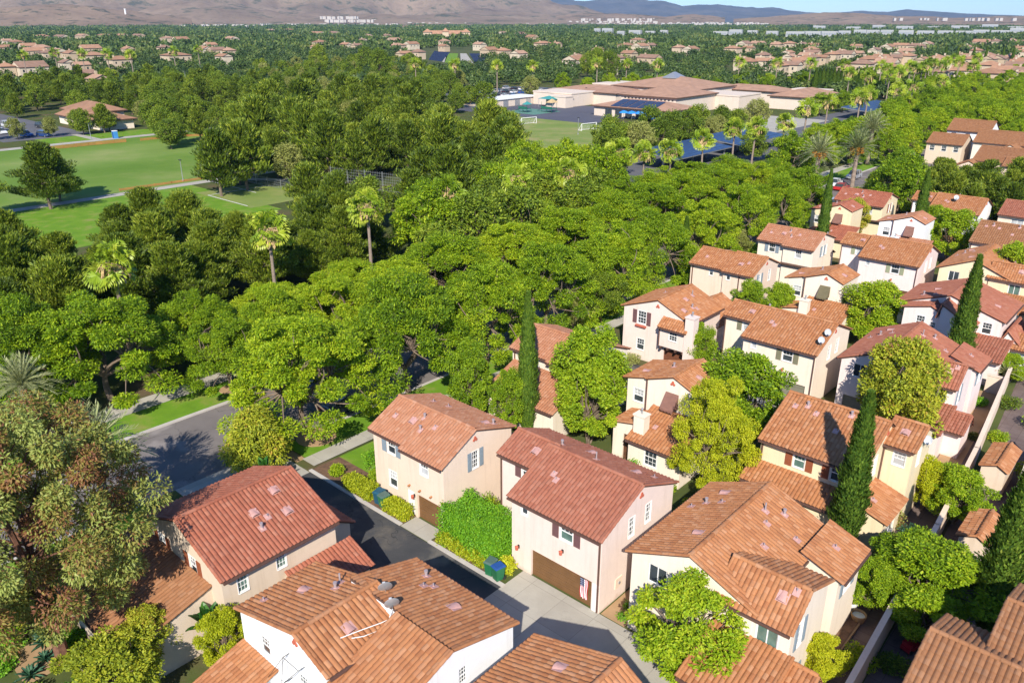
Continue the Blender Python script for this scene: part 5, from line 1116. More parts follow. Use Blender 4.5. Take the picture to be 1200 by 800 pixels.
# ---------------------------------------------------------------- open ground of the park and the school
sheet('field', [(-225.9, -146.6, -110, 92)], 'field', .006)
sheet('verge_lawn', [(-143.4, -109, -110, 49), (-243, -230.2, 52, 100)], 'lawn', .006)
sheet('ball_field', [(-135, -114, 45.5, 61), (-177, -98, 138, 192)], 'drygrass', .010)
sheet('park_path', [(-146.5, -143.5, -110, 70), (-230, -226, -110, 125), (-246, -230.1, 63.5, 66), [(-143.5, 57), (-143.5, 60), (-128, 72), (-126, 70)]], 'conc', .014)
sheet('car_park', [(-330, -243.1, 44, 69), (-268, -222, 234, 300), (-96, -68, 112, 420)], 'lot', .006)
sheet('playground_asphalt', [(-215, -144, 192.2, 240)], 'darkcourt', .008)
sheet('service_yard', [(-110, -88, 212, 256)], 'conc', .008)
tag(sheet('play_surface', [(-192, -176, 200, 216)], plain('green play surface', (.10, .22, .17), .9), .014), kind='structure')
b = MB()
for u0, u1, v0, v1 in ((-131, -130.8, 46, 60), (-131, -116, 45.9, 46.1), (-146.4, -126, 53.8, 54.0)): b.poly([tuple(W(u, v, .03)) for u, v in ((u0, v0), (u1, v0), (u1, v1), (u0, v1))])
tag(b.build('field_markings', M['white']), kind='structure')

def hip(mb, u0, u1, v0, v1, z, zr, oh=.8, mat=0):
    u0, u1, v0, v1 = u0 - oh, u1 + oh, v0 - oh, v1 + oh; r = min(u1 - u0, v1 - v0) / 2
    if (u1 - u0) > (v1 - v0): a, c = (u0 + r, (v0 + v1) / 2, zr), (u1 - r, (v0 + v1) / 2, zr)
    else: a, c = ((u0 + u1) / 2, v0 + r, zr), ((u0 + u1) / 2, v1 - r, zr)
    A, B_, C_, D_ = (u0, v0, z), (u1, v0, z), (u1, v1, z), (u0, v1, z)
    if (u1 - u0) > (v1 - v0): P = [[A, B_, c, a], [B_, C_, c], [C_, D_, a, c], [D_, A, a]]
    else: P = [[A, B_, a], [B_, C_, c, a], [C_, D_, c], [D_, A, a, c]]
    for p in P: mb.poly(p, mat)
    mb.poly([D_, C_, B_, A], mat)
    mb.box((u0, v0, z - .35), (u1, v1, z - .004), 1 if mat == 0 else mat)
M['schoolwall'] = stucco('school wall', (.66, .55, .45)); M['schoolroof'] = plain('school shingle roof', (.37, .215, .14), .9, .15, .4)
M['farroofs'] = [plain('far clay roof', c, .9, .18, .3) for c in ((.36, .195, .115), (.31, .165, .095), (.38, .225, .145), (.26, .155, .105))]
M['farwalls'] = [plain('far stucco', c, .9, .06, .3) for c in ((.50, .39, .27), (.54, .45, .33), (.46, .35, .23))]
M['solar'] = glassmat('dark solar glass', (.03, .03, .045), .15); M['solarblue'] = glassmat('blue solar glass', (.025, .05, .12), .4)
# school
sr = empty('school_building', W(-160, 230), A0, 'sprawling school of beige blocks under brown hip roofs in the middle distance', 'school')
def sp(mb, f, u0, u1, v0, v1, *a, **k): f(mb, u0 + 160, u1 + 160, v0 - 230, v1 - 230, *a, **k)
for u0, u1, v0, v1, z, zr in ((-159, -127, 214, 232, 3.6, 5.9), (-160, -136, 232.5, 262, 6.3, 9.0), (-186, -147, 264, 298, 6.6, 10.4), (-206, -172, 246, 268, 5, 6.8), (-122, -107, 280, 309, 5, 7.2), (-156, -126, 297, 312, 5, 6.8)):
    w_, r_ = MB(), MB()
    w_.box((u0 + 160, v0 - 230, -.1), (u1 + 160, v1 - 230, z - .3)); sp(r_, hip, u0, u1, v0, v1, z, zr, .9)
    w_.build('wall', M['schoolwall'], sr); ro = r_.build('roof', [M['schoolroof'], M['fascia']], sr)
    if z == 6.6:
        k = MB(); hip(k, -9, -3, 50 - 4, 56 - 2, zr - .5, zr + 1.6, .2, 0); k.build('skylight', M['steel'], ro)
for u0, u1, v0, v1, z in ((-203, -183, 231, 250, 5.2), (-200, -176, 268, 288, 6.4), (-192, -182, 226, 231, 4.4), (-147, -126, 262, 280, 5.6), (-126, -112, 309.2, 318, 5.5)):
    w_ = MB(); w_.box((u0 + 160, v0 - 230, -.1), (u1 + 160, v1 - 230, z)); w_.box((u0 + 159.8, v0 - 230.2, z - .35), (u1 + 160.2, v1 - 229.8, z + .1)); w_.build('wall', M['schoolwall'], sr)
for i in range(5):      # dark panels on the front wing, openings below it
    p = MB(); u0 = -151.5 + i * 3.7 + 160
    p.add([(u0, -16.4, 3.85), (u0 + 3.4, -16.4, 3.85), (u0 + 3.4, -8.6, 5.72), (u0, -8.6, 5.72)], [(0, 1, 2, 3)]); p.build('solar_panel', M['solar'], sr)
for i in range(6):
    p = MB(); u0 = -154 + i * 4.4 + 160; p.box((u0, -16.08, 0), (u0 + 2.9, -15.9, 2.6)); p.build('opening', M['glass'], sr)
for i in range(14):
    p = MB(); u0 = -158.5 + i * 1.6 + 160; p.box((u0, 2.42, 4.9), (u0 + .7, 2.6, 5.4)); p.build('window', M['glass'], sr)
st = empty('storage_building', W(-209, 222), A0, 'small white roofed shed building left of the playground', 'shed')
p = MB(); p.box((-4.5, -13, -.1), (5.5, 13, 2.9)); p.build('wall', M['schoolwall'], st); p = MB(); p.box((-5, -13.5, 2.9), (6, 13.5, 3.15)); p.build('roof', M['white'], st)
for i in range(3): p = MB(); p.box((5.5, -9 + i * 7, 0), (5.58, -6 + i * 7, 2.3)); p.build('door', M['steel'], st)
b = MB(); b.poly([tuple(W(u, v, .02)) for u, v in ((-224, 196), (-215.2, 196), (-215.2, 236), (-224, 236))]); tag(b.build('service_lane', M['deckred']), kind='structure')
# recreation centre
rc = empty('recreation_building', W(-268, 80), A0, 'low cream park building with brown tiled hip roofs behind the far lawn', 'building')
for u0, u1, v0, v1, z, zr in ((-18, 2, -3, 9, 4.2, 6.8), (-12, -1, -7, -3.2, 3.0, 4.6), (2.2, 20, -6, 4, 3.2, 5.2)):
    p = MB(); p.box((u0, v0, -.1), (u1, v1, z - .3)); p.build('wall', M['creamstucco'], rc); p = MB(); hip(p, u0, u1, v0, v1, z, zr, 1.0); p.build('roof', [M['farroofs'][1], M['fascia']], rc)
for i in range(4): p = MB(); p.box((4 + i * 4, -6.06, 1), (6 + i * 4, -5.95, 2.2)); p.build('window', M['glass'], rc)
# solar carports
for i, (u0, u1, v0, v1, lb) in enumerate(((-84.5, -73.5, 130, 157, 'blue solar carport roof nearest the tall palms, left of the pair'), (-85, -73, 160, 187, 'blue solar carport roof right of the first, beside the concrete yard'), (-87, -77, 262, 297, 'blue solar carport in the far trees right of the school'), (-119, -101, 314, 320, 'flat pale carport in front of the clipped cypress row'))):
    c = empty('solar_carport', W(u0, v0), A0, lb, 'carport', 'solar carports beside the school'); du, dv = u1 - u0, v1 - v0; L_ = 5
    p = MB(); nx = max(1, int(dv / 2)); 
    for a in range(nx):
        for e in range(6):
            x0, x1, y0, y1 = du * e / 6 + .05, du * (e + 1) / 6 - .05, dv * a / nx + .03, dv * (a + 1) / nx - .03; zz_ = lambda x: 3.2 + .10 * (du - x)
            p.add([(x0, y0, zz_(x0)), (x1, y0, zz_(x1)), (x1, y1, zz_(x1)), (x0, y1, zz_(x0))], [(0, 1, 2, 3)])
    p.build('panel_deck', M['solarblue'] if i < 3 else M['steel'], c)
    p = MB(); p.obox((du / 2, dv / 2, 3.2 + .05 * du - .15), (du / 2, 0, -.05 * du), (0, dv / 2, 0), (.008, 0, .08)); p.build('frame', M['steel'], c)
    for a in range(4): p = MB(); p.box((du / 2 - .2, dv * (a + .5) / 4 - .2, 0), (du / 2 + .2, dv * (a + .5) / 4 + .2, 3.4)); p.build('post', M['steel'], c)
# houses and sheds far off, each a thing
_r = random.Random(77)
for D0_ in (500, 545, 590, 640, 700, 770, 860, 980):
    for k_ in range(7):
        t_ = .27 + .40 * (k_ + _r.random()) / 7
        if t_ < .36 and D0_ < 540: continue
        y_ = D0_ * (1 + _r.uniform(-.02, .02)) / math.sqrt(1 + t_ * t_); x_ = t_ * y_; FARH.append(((x_ - OX) * CU + (y_ - OY) * SU, -(x_ - OX) * SU + (y_ - OY) * CU, _r.uniform(9, 13)))
for k_ in range(20):
    t_ = _r.uniform(-.62, .2); D_ = _r.uniform(560, 1500)
    if -.2 < t_ < -.02 and D_ < 950: continue
    y_ = D_ / math.sqrt(1 + t_ * t_); x_ = t_ * y_; FARH.append(((x_ - OX) * CU + (y_ - OY) * SU, -(x_ - OX) * SU + (y_ - OY) * CU, _r.uniform(11, 18)))
FARL = {0: 'pale clay roofed house in the leafy suburb left of the avenue pools', 1: 'clay roofed house among the trees between the avenue and the school', 2: 'clay roofed house in the crowded terraces toward the right edge', 3: 'long clay roofed block half sunk in the farthest green belt'}
def far_house(u, v, w, g, i):
    d_ = rng.uniform(.62, .9) * w; w = max(8, w); d_ = max(8, d_); h = rng.uniform(5.6, 6.8); big = w > 22
    if big: d_ = 13
    r = empty('distant_house', W(u, v), A0 + (0 if rng.random() < .6 else math.pi / 2) * (0 if big else 1), FARL[g], 'house', ('houses left of the avenue', 'houses before the school', 'houses toward the right edge', 'blocks in the farthest belt')[g])
    wl, rf = M['farwalls'][i % 3], M['farroofs'][(i * 7) % 4]
    p = MB(); p.box((-w / 2, -d_ / 2, -.1), (w / 2, d_ / 2, h)); wo = p.build('wall', wl, r)
    p = MB()
    if i % 3 == 0: hip(p, -w / 2, w / 2, -d_ / 2, d_ / 2, h + .3, h + 2.6, .5)
    else:
        zr = h + .22 * d_; 
        for sg in (-1, 1): p.add([(-w / 2 - .4, sg * (d_ / 2 + .5), h - .1), (w / 2 + .4, sg * (d_ / 2 + .5), h - .1), (w / 2 + .4, 0, zr), (-w / 2 - .4, 0, zr)], [(0, 1, 2, 3)])
        p.box((-w / 2 - .4, -d_ / 2 - .5, h - .3), (w / 2 + .4, d_ / 2 + .5, h - .12), 1)
        q = MB()
        for sg in (-1, 1): q = MB(); q.add([(sg * w / 2, -d_ / 2, h), (sg * w / 2, d_ / 2, h), (sg * w / 2, 0, zr - .2)], [(0, 1, 2)]); q.build('gable', wl, r)
    ro = p.build('roof', [rf, M['fascia']], r)
    q = MB()
    for k in range(max(2, int(w / 4))): x = (-.5 + (k + .5) / max(2, int(w / 4))) * w; q.box((x - .5, -d_ / 2 - .06, h * .55), (x + .5, -d_ / 2 + .02, h * .78))
    q.build('window_row', M['glass'], r)
    if not big: q = MB(); q.box((-w * .3, -.2, h), (-w * .3 + 1.0, .8, h + 3.2)); q.build('chimney', wl, ro)
for i, (u, v, w) in enumerate(FARH):
    dist = math.hypot(u, v); x = W(u, v).x / max(1, W(u, v).y)
    g = 3 if dist > 1250 else 0 if x < -.06 else 1 if x < .27 else 2
    far_house(u, v, w, g, i)
M['ware'] = plain('white warehouse wall', (.36, .36, .355), .8, .05, .02)
for i, (u, v, w) in enumerate(WARE):
    r = empty('warehouse', W(u, v), A0 + .2, 'long white warehouse on the plain before the tan hills', 'warehouse', 'white warehouses on the far plain')
    w *= .42; h = rng.uniform(9, 14); p = MB(); p.box((-w, -w * .4, -.1), (w, w * .4, h)); p.build('wall', M['ware'], r); p = MB(); p.box((-w + .5, -w * .4 + .5, h), (w - .5, w * .4 - .5, h + .4)); p.build('roof', M['ware'], r)
    p = MB(); 
    for k in range(6): p.box((-w * .9 + k * w * .3, -w * .4 - .1, h * .45), (-w * .9 + k * w * .3 + w * .2, -w * .4 + .02, h * .75))
    p.build('window_row', M['steel'], r)
# pale town at the foot of the hills: one far mass
b = MB()
def polar(px, D): t = (px - 600) * .000993; y = D / math.sqrt(1 + t * t); return t * y, y
for px0, px1, D, z, n in ((660, 770, 5000, 4, 90), (660, 770, 5150, 14, 80), (680, 770, 5300, 28, 50), (775, 900, 4800, 4, 90), (785, 890, 4950, 8, 40), (375, 420, 4700, 38, 30), (380, 440, 4650, 22, 40), (475, 550, 4700, 8, 60), (1040, 1190, 5200, 30, 26), (210, 300, 3400, 6, 40), (900, 1200, 3600, 2, 120), (560, 660, 4800, 4, 30), (300, 470, 4300, 4, 50)):
    for k in range(n):
        x, y = polar(px0 + (px1 - px0) * rng.random(), D + rng.uniform(-160, 160)); s_ = rng.uniform(3, 9); hh = rng.uniform(3.5, 6.5)
        b.box((x - s_, y - 6, z - 9), (x + s_, y + 6, z + hh))
tag(b.build('far_town', plain('far pale buildings', (.44, .40, .36), .9, .1, .002)), 'pale far town spread along the foot of the hills', 'town', None, 'stuff')
p = MB(); x, y = polar(148, 4150); tw = empty('observation_tower', (x, y, 0), 0, 'thin white tower standing on the left hand hill', 'tower')
p.tube([(0, 0, 30), (0, 0, 70)], [3.6, 3.2], 8); p.build('shaft', M['white'], tw); p = MB(); p.tube([(0, 0, 70), (0, 0, 73)], [4.2, 4.2], 8); p.build('head', M['white'], tw)
# avenue with pools on the axis far behind the trees
for nm, q, mt in (('lawn_strip', [(-474, 437), (-464, 441), (-598, 574), (-608, 568)], 'lawn'), ('avenue', [(-486, 446), (-475, 438.5), (-612, 572), (-622, 584)], 'conc'), ('avenue', [(-462, 444), (-452, 448), (-590, 578), (-597, 576)], 'conc')):
    tag(sheet(nm, [q], mt, .02), kind='structure')
M['poolblue'] = plain('dark blue pool tiles', (.008, .016, .05), .9)
for q, lb in (([(-520, 462), (-488, 447), (-622, 586), (-668, 606)], 0), ([(-451, 449), (-436, 455), (-572, 592), (-588, 580)], 1)): tag(sheet('water', [q], M['poolblue'], .03), kind='structure')
av = empty('grand_building', W(-1000, 940), A0 + math.pi / 4, 'pinkish towered building closing the far avenue between two small lodges', 'building')
for x0, x1, y0, y1, z in ((-36, 36, 60, 75, 8), (-40, -26, 57, 73, 11), (26, 40, 57, 73, 11), (-5, 5, -20, -10, 13)):
    p = MB(); p.box((x0, y0, 0), (x1, y1, z)); wo = p.build('wall', M['farwalls'][0], av); p = MB(); hip(p, x0, x1, y0, y1, z + .4, z + 6, 1); p.build('roof', [M['farroofs'][0], M['fascia']], av)

for nm, (u0, u1, v0, v1, z, zr), wl, lb in (('a', (-34.5, -25, 194, 203, 7.2, 9.4), 'whitestucco', 'white upper storeys of the townhouses rising behind the brown roofs at upper right'), ('b', (-36, -28, 184, 192, 5.0, 6.9), 'tanstucco', 'townhouse left of the others, its brown roof half behind a big round tree'), ('c', (-26, -10, 184.5, 194, 6.0, 8.3), 'creamstucco', 'townhouse with a wide brown roof at the right edge behind the lower one'), ('d', (-20, -5, 160, 172, 5.3, 7.6), 'peachstucco', 'peach townhouse with wide brown roof at the right edge, nearest of its block')):
    h = House('townhouse', lb, 'attached townhouses at upper right', u0, v0, wl, 'browntile', fine=False)
    h.block(u0, u1, v0, v1, z, z, 'u', (v0 + v1) / 2, zr)
    for k in range(3): h.window('f', v0, u0 + (u1 - u0) * (k + .5) / 3, z - 1.2, 1.1, 1.2, 'sash', 'glass')
    if nm == 'd': h.block(u0 - 3, u0 + 3, v0 - 3, v0 + 3, 4.0, 4.0, 'v', u0, 5.4); h.block(u0 + 6, u1 + 2, v0 - 1.5, v0 + 4, 5.0, 5.0, 'u', v0 + 1.5, 6.3)
    if nm == 'c': h.block(u0 + 5, u0 + 12, v0 - 4, v0 + 3, 4.6, 4.6, 'v', u0 + 8.5, 6.4)
    h.finish()
# ---------------------------------------------------------------- near trees
GR = 'broad bright green trees along the main road'
near_row = [(-32.2, 1.6, (1.3, 1.3, 1.12), 'broad street tree left of the blue-grey shuttered house, its trunk beside a parked car'), (-31.4, 12.4, 1.22, 'broad street tree directly behind the house with blue-grey shutters'), (-30.8, 22.5, 1.12, 'street tree overhanging the road just behind the slim near cypress'), (-31.2, 33, 1.14, 'street tree on the road verge behind the yellow-tinged shrubs'), (-31.0, 44, 1.12, 'street tree rising behind the pink house with a chimney'), (-31, 54, 1.15, 'street tree left of the thin cypress and the peach house'), (-30.5, 65.5, 1.1, 'street tree whose pale trunk shows behind the peach house'), (-31, 77, 1.15, 'street tree above the cream house with the long red roof'), (-30.6, 88, 1.1, 'street tree left of the yellow house with a red roof'), (-31.4, 100, 1.1, 'last dense street tree before the parked cars')]
for u, v, s_, lb in near_row: plant('street', u, v, s_, lb, GR, 0)
for u, v, s_, lb in ((-44.6, 1.5, (.85, .85, .78), 'young street tree on the verge across the road, ringed by dry mulch'), (-46, 7.6, .88, 'small street tree between the young verge tree and the broad ones'), (-45.8, 14.2, (1.1, 1.1, .85), None), (-44.4, 22, (1.15, 1.15, .9), None), (-46, 32, (1.35, 1.35, .98), None), (-45, 42.5, (1.28, 1.28, .95), None), (-44.5, 53, (1.3, 1.3, .98), None), (-45, 64, (1.25, 1.25, 1.0), None), (-44.6, 75, (1.3, 1.3, 1.0), None), (-45.3, 86, (1.35, 1.35, 1.0), None), (-45, 97, (1.3, 1.3, .98), None), (-44.6, 108.5, (1.2, 1.2, .9), None), (-45.2, 120, (1.1, 1.1, .8), None)):
    plant('street', u, v, s_, lb or 'broad street tree in the middle row across the road, its crown meeting its neighbours', GR, 0)
for u, v, s_, lb in ((-51.0, -7.0, (1.4, 1.4, 1.08), 'spreading bright tree at the left edge above the rust coloured crown'), (-55.2, -12.8, 1.1, 'bright tree cut by the left edge behind the palm fronds'), (-53.5, 3.5, (.95, .95, .78), None), (-53.6, 12, (1.0, 1.0, .68), None), (-54.0, 23, (1.15, 1.15, .66), None), (-53.2, 36.5, (1.15, 1.15, .66), None), (-53.6, 49, (1.15, 1.15, .70), None), (-53.3, 59, (1.05, 1.05, .8), None), (-52.8, 69, (1.2, 1.2, .85), None), (-54, 80, (1.2, 1.2, .9), None), (-54, 91, (1.2, 1.2, .9), None), (-54, 103, (1.3, 1.3, .88), None), (-53.5, 117, (1.25, 1.25, .82), None)):
    plant('street', u, v, s_, lb or 'bright green tree in the back row of the road planting, before the pines', GR, 0)
for kind, u, v, s_, lb in (
    ('garden', -14.6, 18.4, (1.32, 1.32, 1.4), 'tall leafy garden tree left of the gabled house with the brown awning'),
    ('garden', -12.9, 16.2, 1.1, 'leafy tree low against the tall one, above the maroon roof'),
    ('garden', -22.8, 12.2, (.8, .8, 1.15), 'slender many stemmed tree left of the near cypress'),
    ('garden', -18.6, 12.4, (.62, .62, .95), 'ivy-like leafy tree wrapped round the foot of the near cypress'),
    ('garden', -3.2, 23.6, (1.6, 1.6, 1.25), 'rounded bright tree beside the gabled house, behind the yellow one'),
    ('streetyellow', -1.8, 16.2, (.64, .64, .98), 'yellow-green tree in front of the rounded bright tree'),
    ('garden', 6.4, -.9, (1.15, 1.15, .95), 'leafy tree standing in front of the cream house, shading its dark window'),
    ('autumn', 6.2, 32.6, (1.5, 1.5, 1.62), 'yellow-green tree with tan tints before the rose house with the maroon roof'),
    ('garden', -3.6, 54.4, (1.5, 1.5, 1.05), 'round bright tree before the rose house with sage shutters'),
    ('garden', -6.4, 94.6, (1.5, 1.5, 1.15), 'open branched tree right of the far leaning cypress'),
    ('garden', 4.6, 77.6, 1.2, 'rounded tree at the right edge beside the yellow house'),
    ('garden', -13.3, 34.9, (.7, .7, .8), 'small tree filling the gap beside the stuccoed chimney'),
    ('garden', -15.4, 49.6, .85, 'left one of two round trees behind the cream olive-shuttered house'),
    ('garden', -13.0, 51.6, .82, 'right one of two round trees behind the cream olive-shuttered house'),
    ('autumn', -21.4, 96.0, (1.25, 1.25, 1.2), 'thin yellowish tree between the two far yellow houses'),
    ('garden', 14.8, 12.9, (1.3, 1.3, .74), 'wide garden tree behind the long wall, its crown over both sides'), ('garden', 13.2, 13.9, (1.0, 1.0, .66), 'lower leafy tree against the wide one, on the house side of the long wall'), ('garden', 15.0, 10.6, (.8, .8, .5), 'bushy small tree under the wide one, at the shaded yard'),
    ('garden', 11.9, 11.2, (.62, .62, .48), 'citrus bush beside the two white pots'),
    ('limehedge', 11.8, 3.8, (.50, .50, .42), 'lime green bush at the house corner by the paved yard'),
    ('garden', 13.1, 24.2, (.85, .85, .66), 'fig-like bush with large leaves before the gravel court wall'),
    ('limehedge', 10.9, 24.6, (.58, .58, .62), 'yellow-green bush against the yellow house with two steps'),
    ('olive', -30.2, 36.4, (.85, .85, .75), 'yellowish shrubby tree under the street trees, above the pale roofed house'),
    ('shade', -28.9, 40.0, (.8, .8, .72), 'dull green shrubby tree left of the pink house with the chimney'),
    ('olive', -29.2, 72.5, (.9, .9, .72), 'olive shrub tree behind the peach house'),
    ('shade', -29.5, 103.0, (.7, .7, .6), 'dark olive bush beside the parked cars'),
    ('autumn', -14.4, -22.2, (1.15, 1.15, .75), 'orange tinged bushy tree at the bottom edge below the low red roof'),
    ('autumn', -15.4, -19.9, (.6, .6, .72), 'thin feathery tree over the corner of the low red roof'),
    ('limehedge', -12.3, -17.2, (.55, .55, .62), 'lime green shrub beside the broad banana-like leaves'),
    ('autumn', -24.4, -23.8, (.85, .85, .62), 'bush tinged orange in the bottom left corner'),
    ('olive', -25.0, -20.5, (.6, .6, .5), 'olive shrub under the rust coloured crown at the left edge'),
    ('garden', 10.4, 53.6, (.7, .7, .42), 'sprawling garden bush below the white house at the right edge'),
    ('garden', -25.2, 106, (.8, .8, .7), 'small green tree between the cypress and the parked cars'),
    ('garden', -11.6, 104, (.9, .9, .9), 'green tree behind the white far house'),
    ('shade', -20.5, 118, 1.0, 'dark tree left of the far lamp post')):
    if kind == 'limehedge':
        r = plant('garden', u, v, s_, lb, None, 0, name='garden_bush', cat='bush')
        for ch in r.children:
            if ch.name.startswith('crown'): ch.data = ch.data.copy(); ch.data.materials[0] = LF['streetyellow']
    else: plant(kind, u, v, s_, lb, None, 0, cat='tree' if max(s_ if hasattr(s_, '__len__') else (s_,)) > .7 else 'bush')
plant('eucal', -19.9, -22.9, (1.0, 1.0, 1.16), 'great olive and rust red tree filling the lower left', None, 0, i=0, rz=2.2)
plant('weep', -29.6, -4.6, (1.35, 1.35, 1.15), 'willowy grey-green tree at the corner of the alley and the road', None, 0, i=0)
for u, v, h, w_, lb in ((-17.5, 13.6, 13.0, 1.0, 'slim cypress rising left of the leafy garden tree, the nearest on the left'), (8.6, 15.3, 12.1, 1.2, 'tall leaning dark cypress that throws its shadow on the orange roof'), (6.2, 49.9, 12.9, 1.3, 'tall cypress in front of the rambling white house near the right edge'), (-11.9, 97.5, 12.5, 1.15, 'far leaning cypress in front of the white gabled house'), (-21.0, 83.6, 13.2, 1.0, 'slim cypress in front of the far yellow house'), (-29.0, 58.0, 9.6, 1.0, 'thin cypress left of the peach house, against the street trees'), (17.6, 13.6, 11.2, 1.3, 'broad cypress cut by the right edge over the tiled patio roof')):
    plant('cypress', u, v, (w_, w_, h / 11.0), lb, None, 0)
CYM = proto('cypress', 0, 0)
for i in range(17):
    t = i / 16; r = empty('cypress_tree', W(-136 + 19 * t, 357 + 23 * t), i, 'clipped cypress in the dense dark row beyond the pale carport', 'tree', 'row of clipped cypresses'); r.scale = (1.7, 1.7, 1.05)
    mobj('trunk', CYM[0], r); mobj('crown', CYM[1], r)
for u, v in ((-170, 690), (-160, 684), (-150, 690), (-140, 684), (-132, 700), (-124, 694)):
    r = empty('cypress_tree', W(u, v), u, 'dark far cypress among the terraces toward the right edge', 'tree', 'cypresses among the far terraces'); r.scale = (1.6, 1.6, 1.25)
    mobj('trunk', CYM[0], r); mobj('crown', CYM[1], r)
# palms
FPM = [fan_palm_mesh(i) for i in range(3)]; FPF = [fan_palm_mesh(9 + i, True) for i in range(2)]
def fan_palm(u, v, s_, label, group, far=False):
    m = (FPF if far else FPM)[rng.randrange(2 if far else 3)]
    r = empty('fan_palm', W(u, v), rng.uniform(0, 6), label, 'palm tree', group); r.scale = (s_,) * 3
    mobj('trunk', m[0], r); mobj('crown', m[1], r); mobj('dead_fronds', m[2], r)
for u, v, s_, lb in ((-58, -2, 1.02, 'leftmost fan palm of the row before the pines, its trunk half hidden'), (-59, 16, 1.02, 'second fan palm from the left, its whole pale trunk showing'), (-60, 31, 1.04, 'fan palm below the tall net fence, third from the left'), (-59.5, 45, 1.04, 'fan palm right of the net fence with a short trunk showing'), (-60, 60, 1.0, 'fan palm sunk in the green crowns below the school shed'), (-57.5, 70, 1.0, 'fan palm with a rusty skirt below the playing lawn'), (-62, 90, 1.05, 'fan palm with a tall bare trunk below the nearer goal'), (-61, 97, .95, 'fan palm left of the first blue carport'), (-59, 103, .95, 'fan palm in front of the first blue carport'), (-60, 117, 1.0, 'fan palm between the two blue carports'), (-62.5, 135, 1.03, 'fan palm before the second blue carport'), (-60, 140, 1.03, 'fan palm right of the second blue carport'), (-60, 155, 1.0, 'fan palm before the concrete yard of the school')):
    fan_palm(u, v, s_, lb, 'fan palms in a row along the boulevard')
for u, v in ((-265, 246), (-245, 254), (-230, 262), (-220, 298), (-207, 304), (-194, 311), (-176, 358), (-158, 362), (-143, 367), (-127, 367), (-111, 370), (-95, 382), (-79, 395), (-284, 238)):
    fan_palm(u, v, 1.25, 'far fan palm in the line along the road behind the school', 'fan palms behind the school', True)
for u, v in ((-503, 138), (-528, 164), (-500, 169), (-482, 176), (-465, 182), (-498, 224), (-512, 248)):
    fan_palm(u, v, 1.35, 'tall far palm with a pale trunk in the upper left suburb', 'palms in the upper left suburb', True)
for u, v in ((-62, 172), (-64, 190), (-62, 208), (-66, 226), (-64, 246), (-66, 268), (-64, 292), (-106, 337), (-105, 360), (-94, 343), (-103, 386), (-99, 390), (-104, 425), (-106, 454), (-104, 472), (-108, 523), (-106, 318), (-90, 329), (-92, 300), (-90, 318), (-98, 352), (-97, 372), (-108, 402), (-96, 410), (-110, 440), (-98, 446), (-112, 490), (-102, 498)):
    fan_palm(u, v, 1.18, 'shaggy fan palm in the yellowish band along the road at upper right', 'fan palms at upper right', True)
for i, (u, v, s_, lb) in enumerate(((-41.5, 131.0, 1.12, 'left date palm of the pair with orange fruit above the parked cars'), (-37.5, 141.0, 1.14, 'right date palm of the pair with orange fruit above the parked cars'), (-45.4, 172.0, 1.2, 'third date palm rising behind the fruiting pair'), (-48.3, -14.6, .72, 'date palm whose grey fronds stick in at the left edge'), (-31.2, -15.6, .86, 'palm behind the rust coloured tree, casting its fringed shadow on the road'))):
    m = date_palm_mesh(i % 2); r = empty('date_palm', W(u, v), i * 1.7, lb, 'palm tree'); r.scale = (s_,) * 3
    mobj('trunk', m[0], r); mobj('crown', m[1], r)
    if i < 2:
        for f_ in m[2]: mobj('fruit_cluster', f_, r)
# mid-distance trees
BL = {'pine1': ('pine', 'dark pine of the dense belt behind the fan palms, before the sports field'), 'pine2': ('pine', 'dark pine of the big wood between the field and the school'), 'mix1': ('shade', 'dark green tree in the mixed planting left of the playing lawn'), 'corr': ('street', 'bright tree in the wooded corridor beyond the date palms'), 'right': ('pine', 'dull green tree in the hedge behind the last row of houses'), 'schoolside': ('shade', 'dark tree standing in front of the school'), 'leftmix': (None, 'tree in the wood behind the park car park'), 'midmix': ('shade', 'tree in the belt behind the pine wood, before the far roofs'), 'rightmid': ('street', 'round tree in the belt behind the school')}
PL = {'pine1': 'in the dense belt behind the fan palms', 'pine2': 'in the big pine wood between the field and the school', 'mix1': 'in the mixed planting left of the playing lawn', 'corr': 'in the wooded corridor beyond the date palms', 'right': 'in the hedge behind the last row of houses', 'schoolside': 'standing in front of the school', 'leftmix': 'in the wood behind the park car park', 'midmix': 'in the belt behind the pine wood, before the far roofs', 'rightmid': 'in the belt behind the school'}
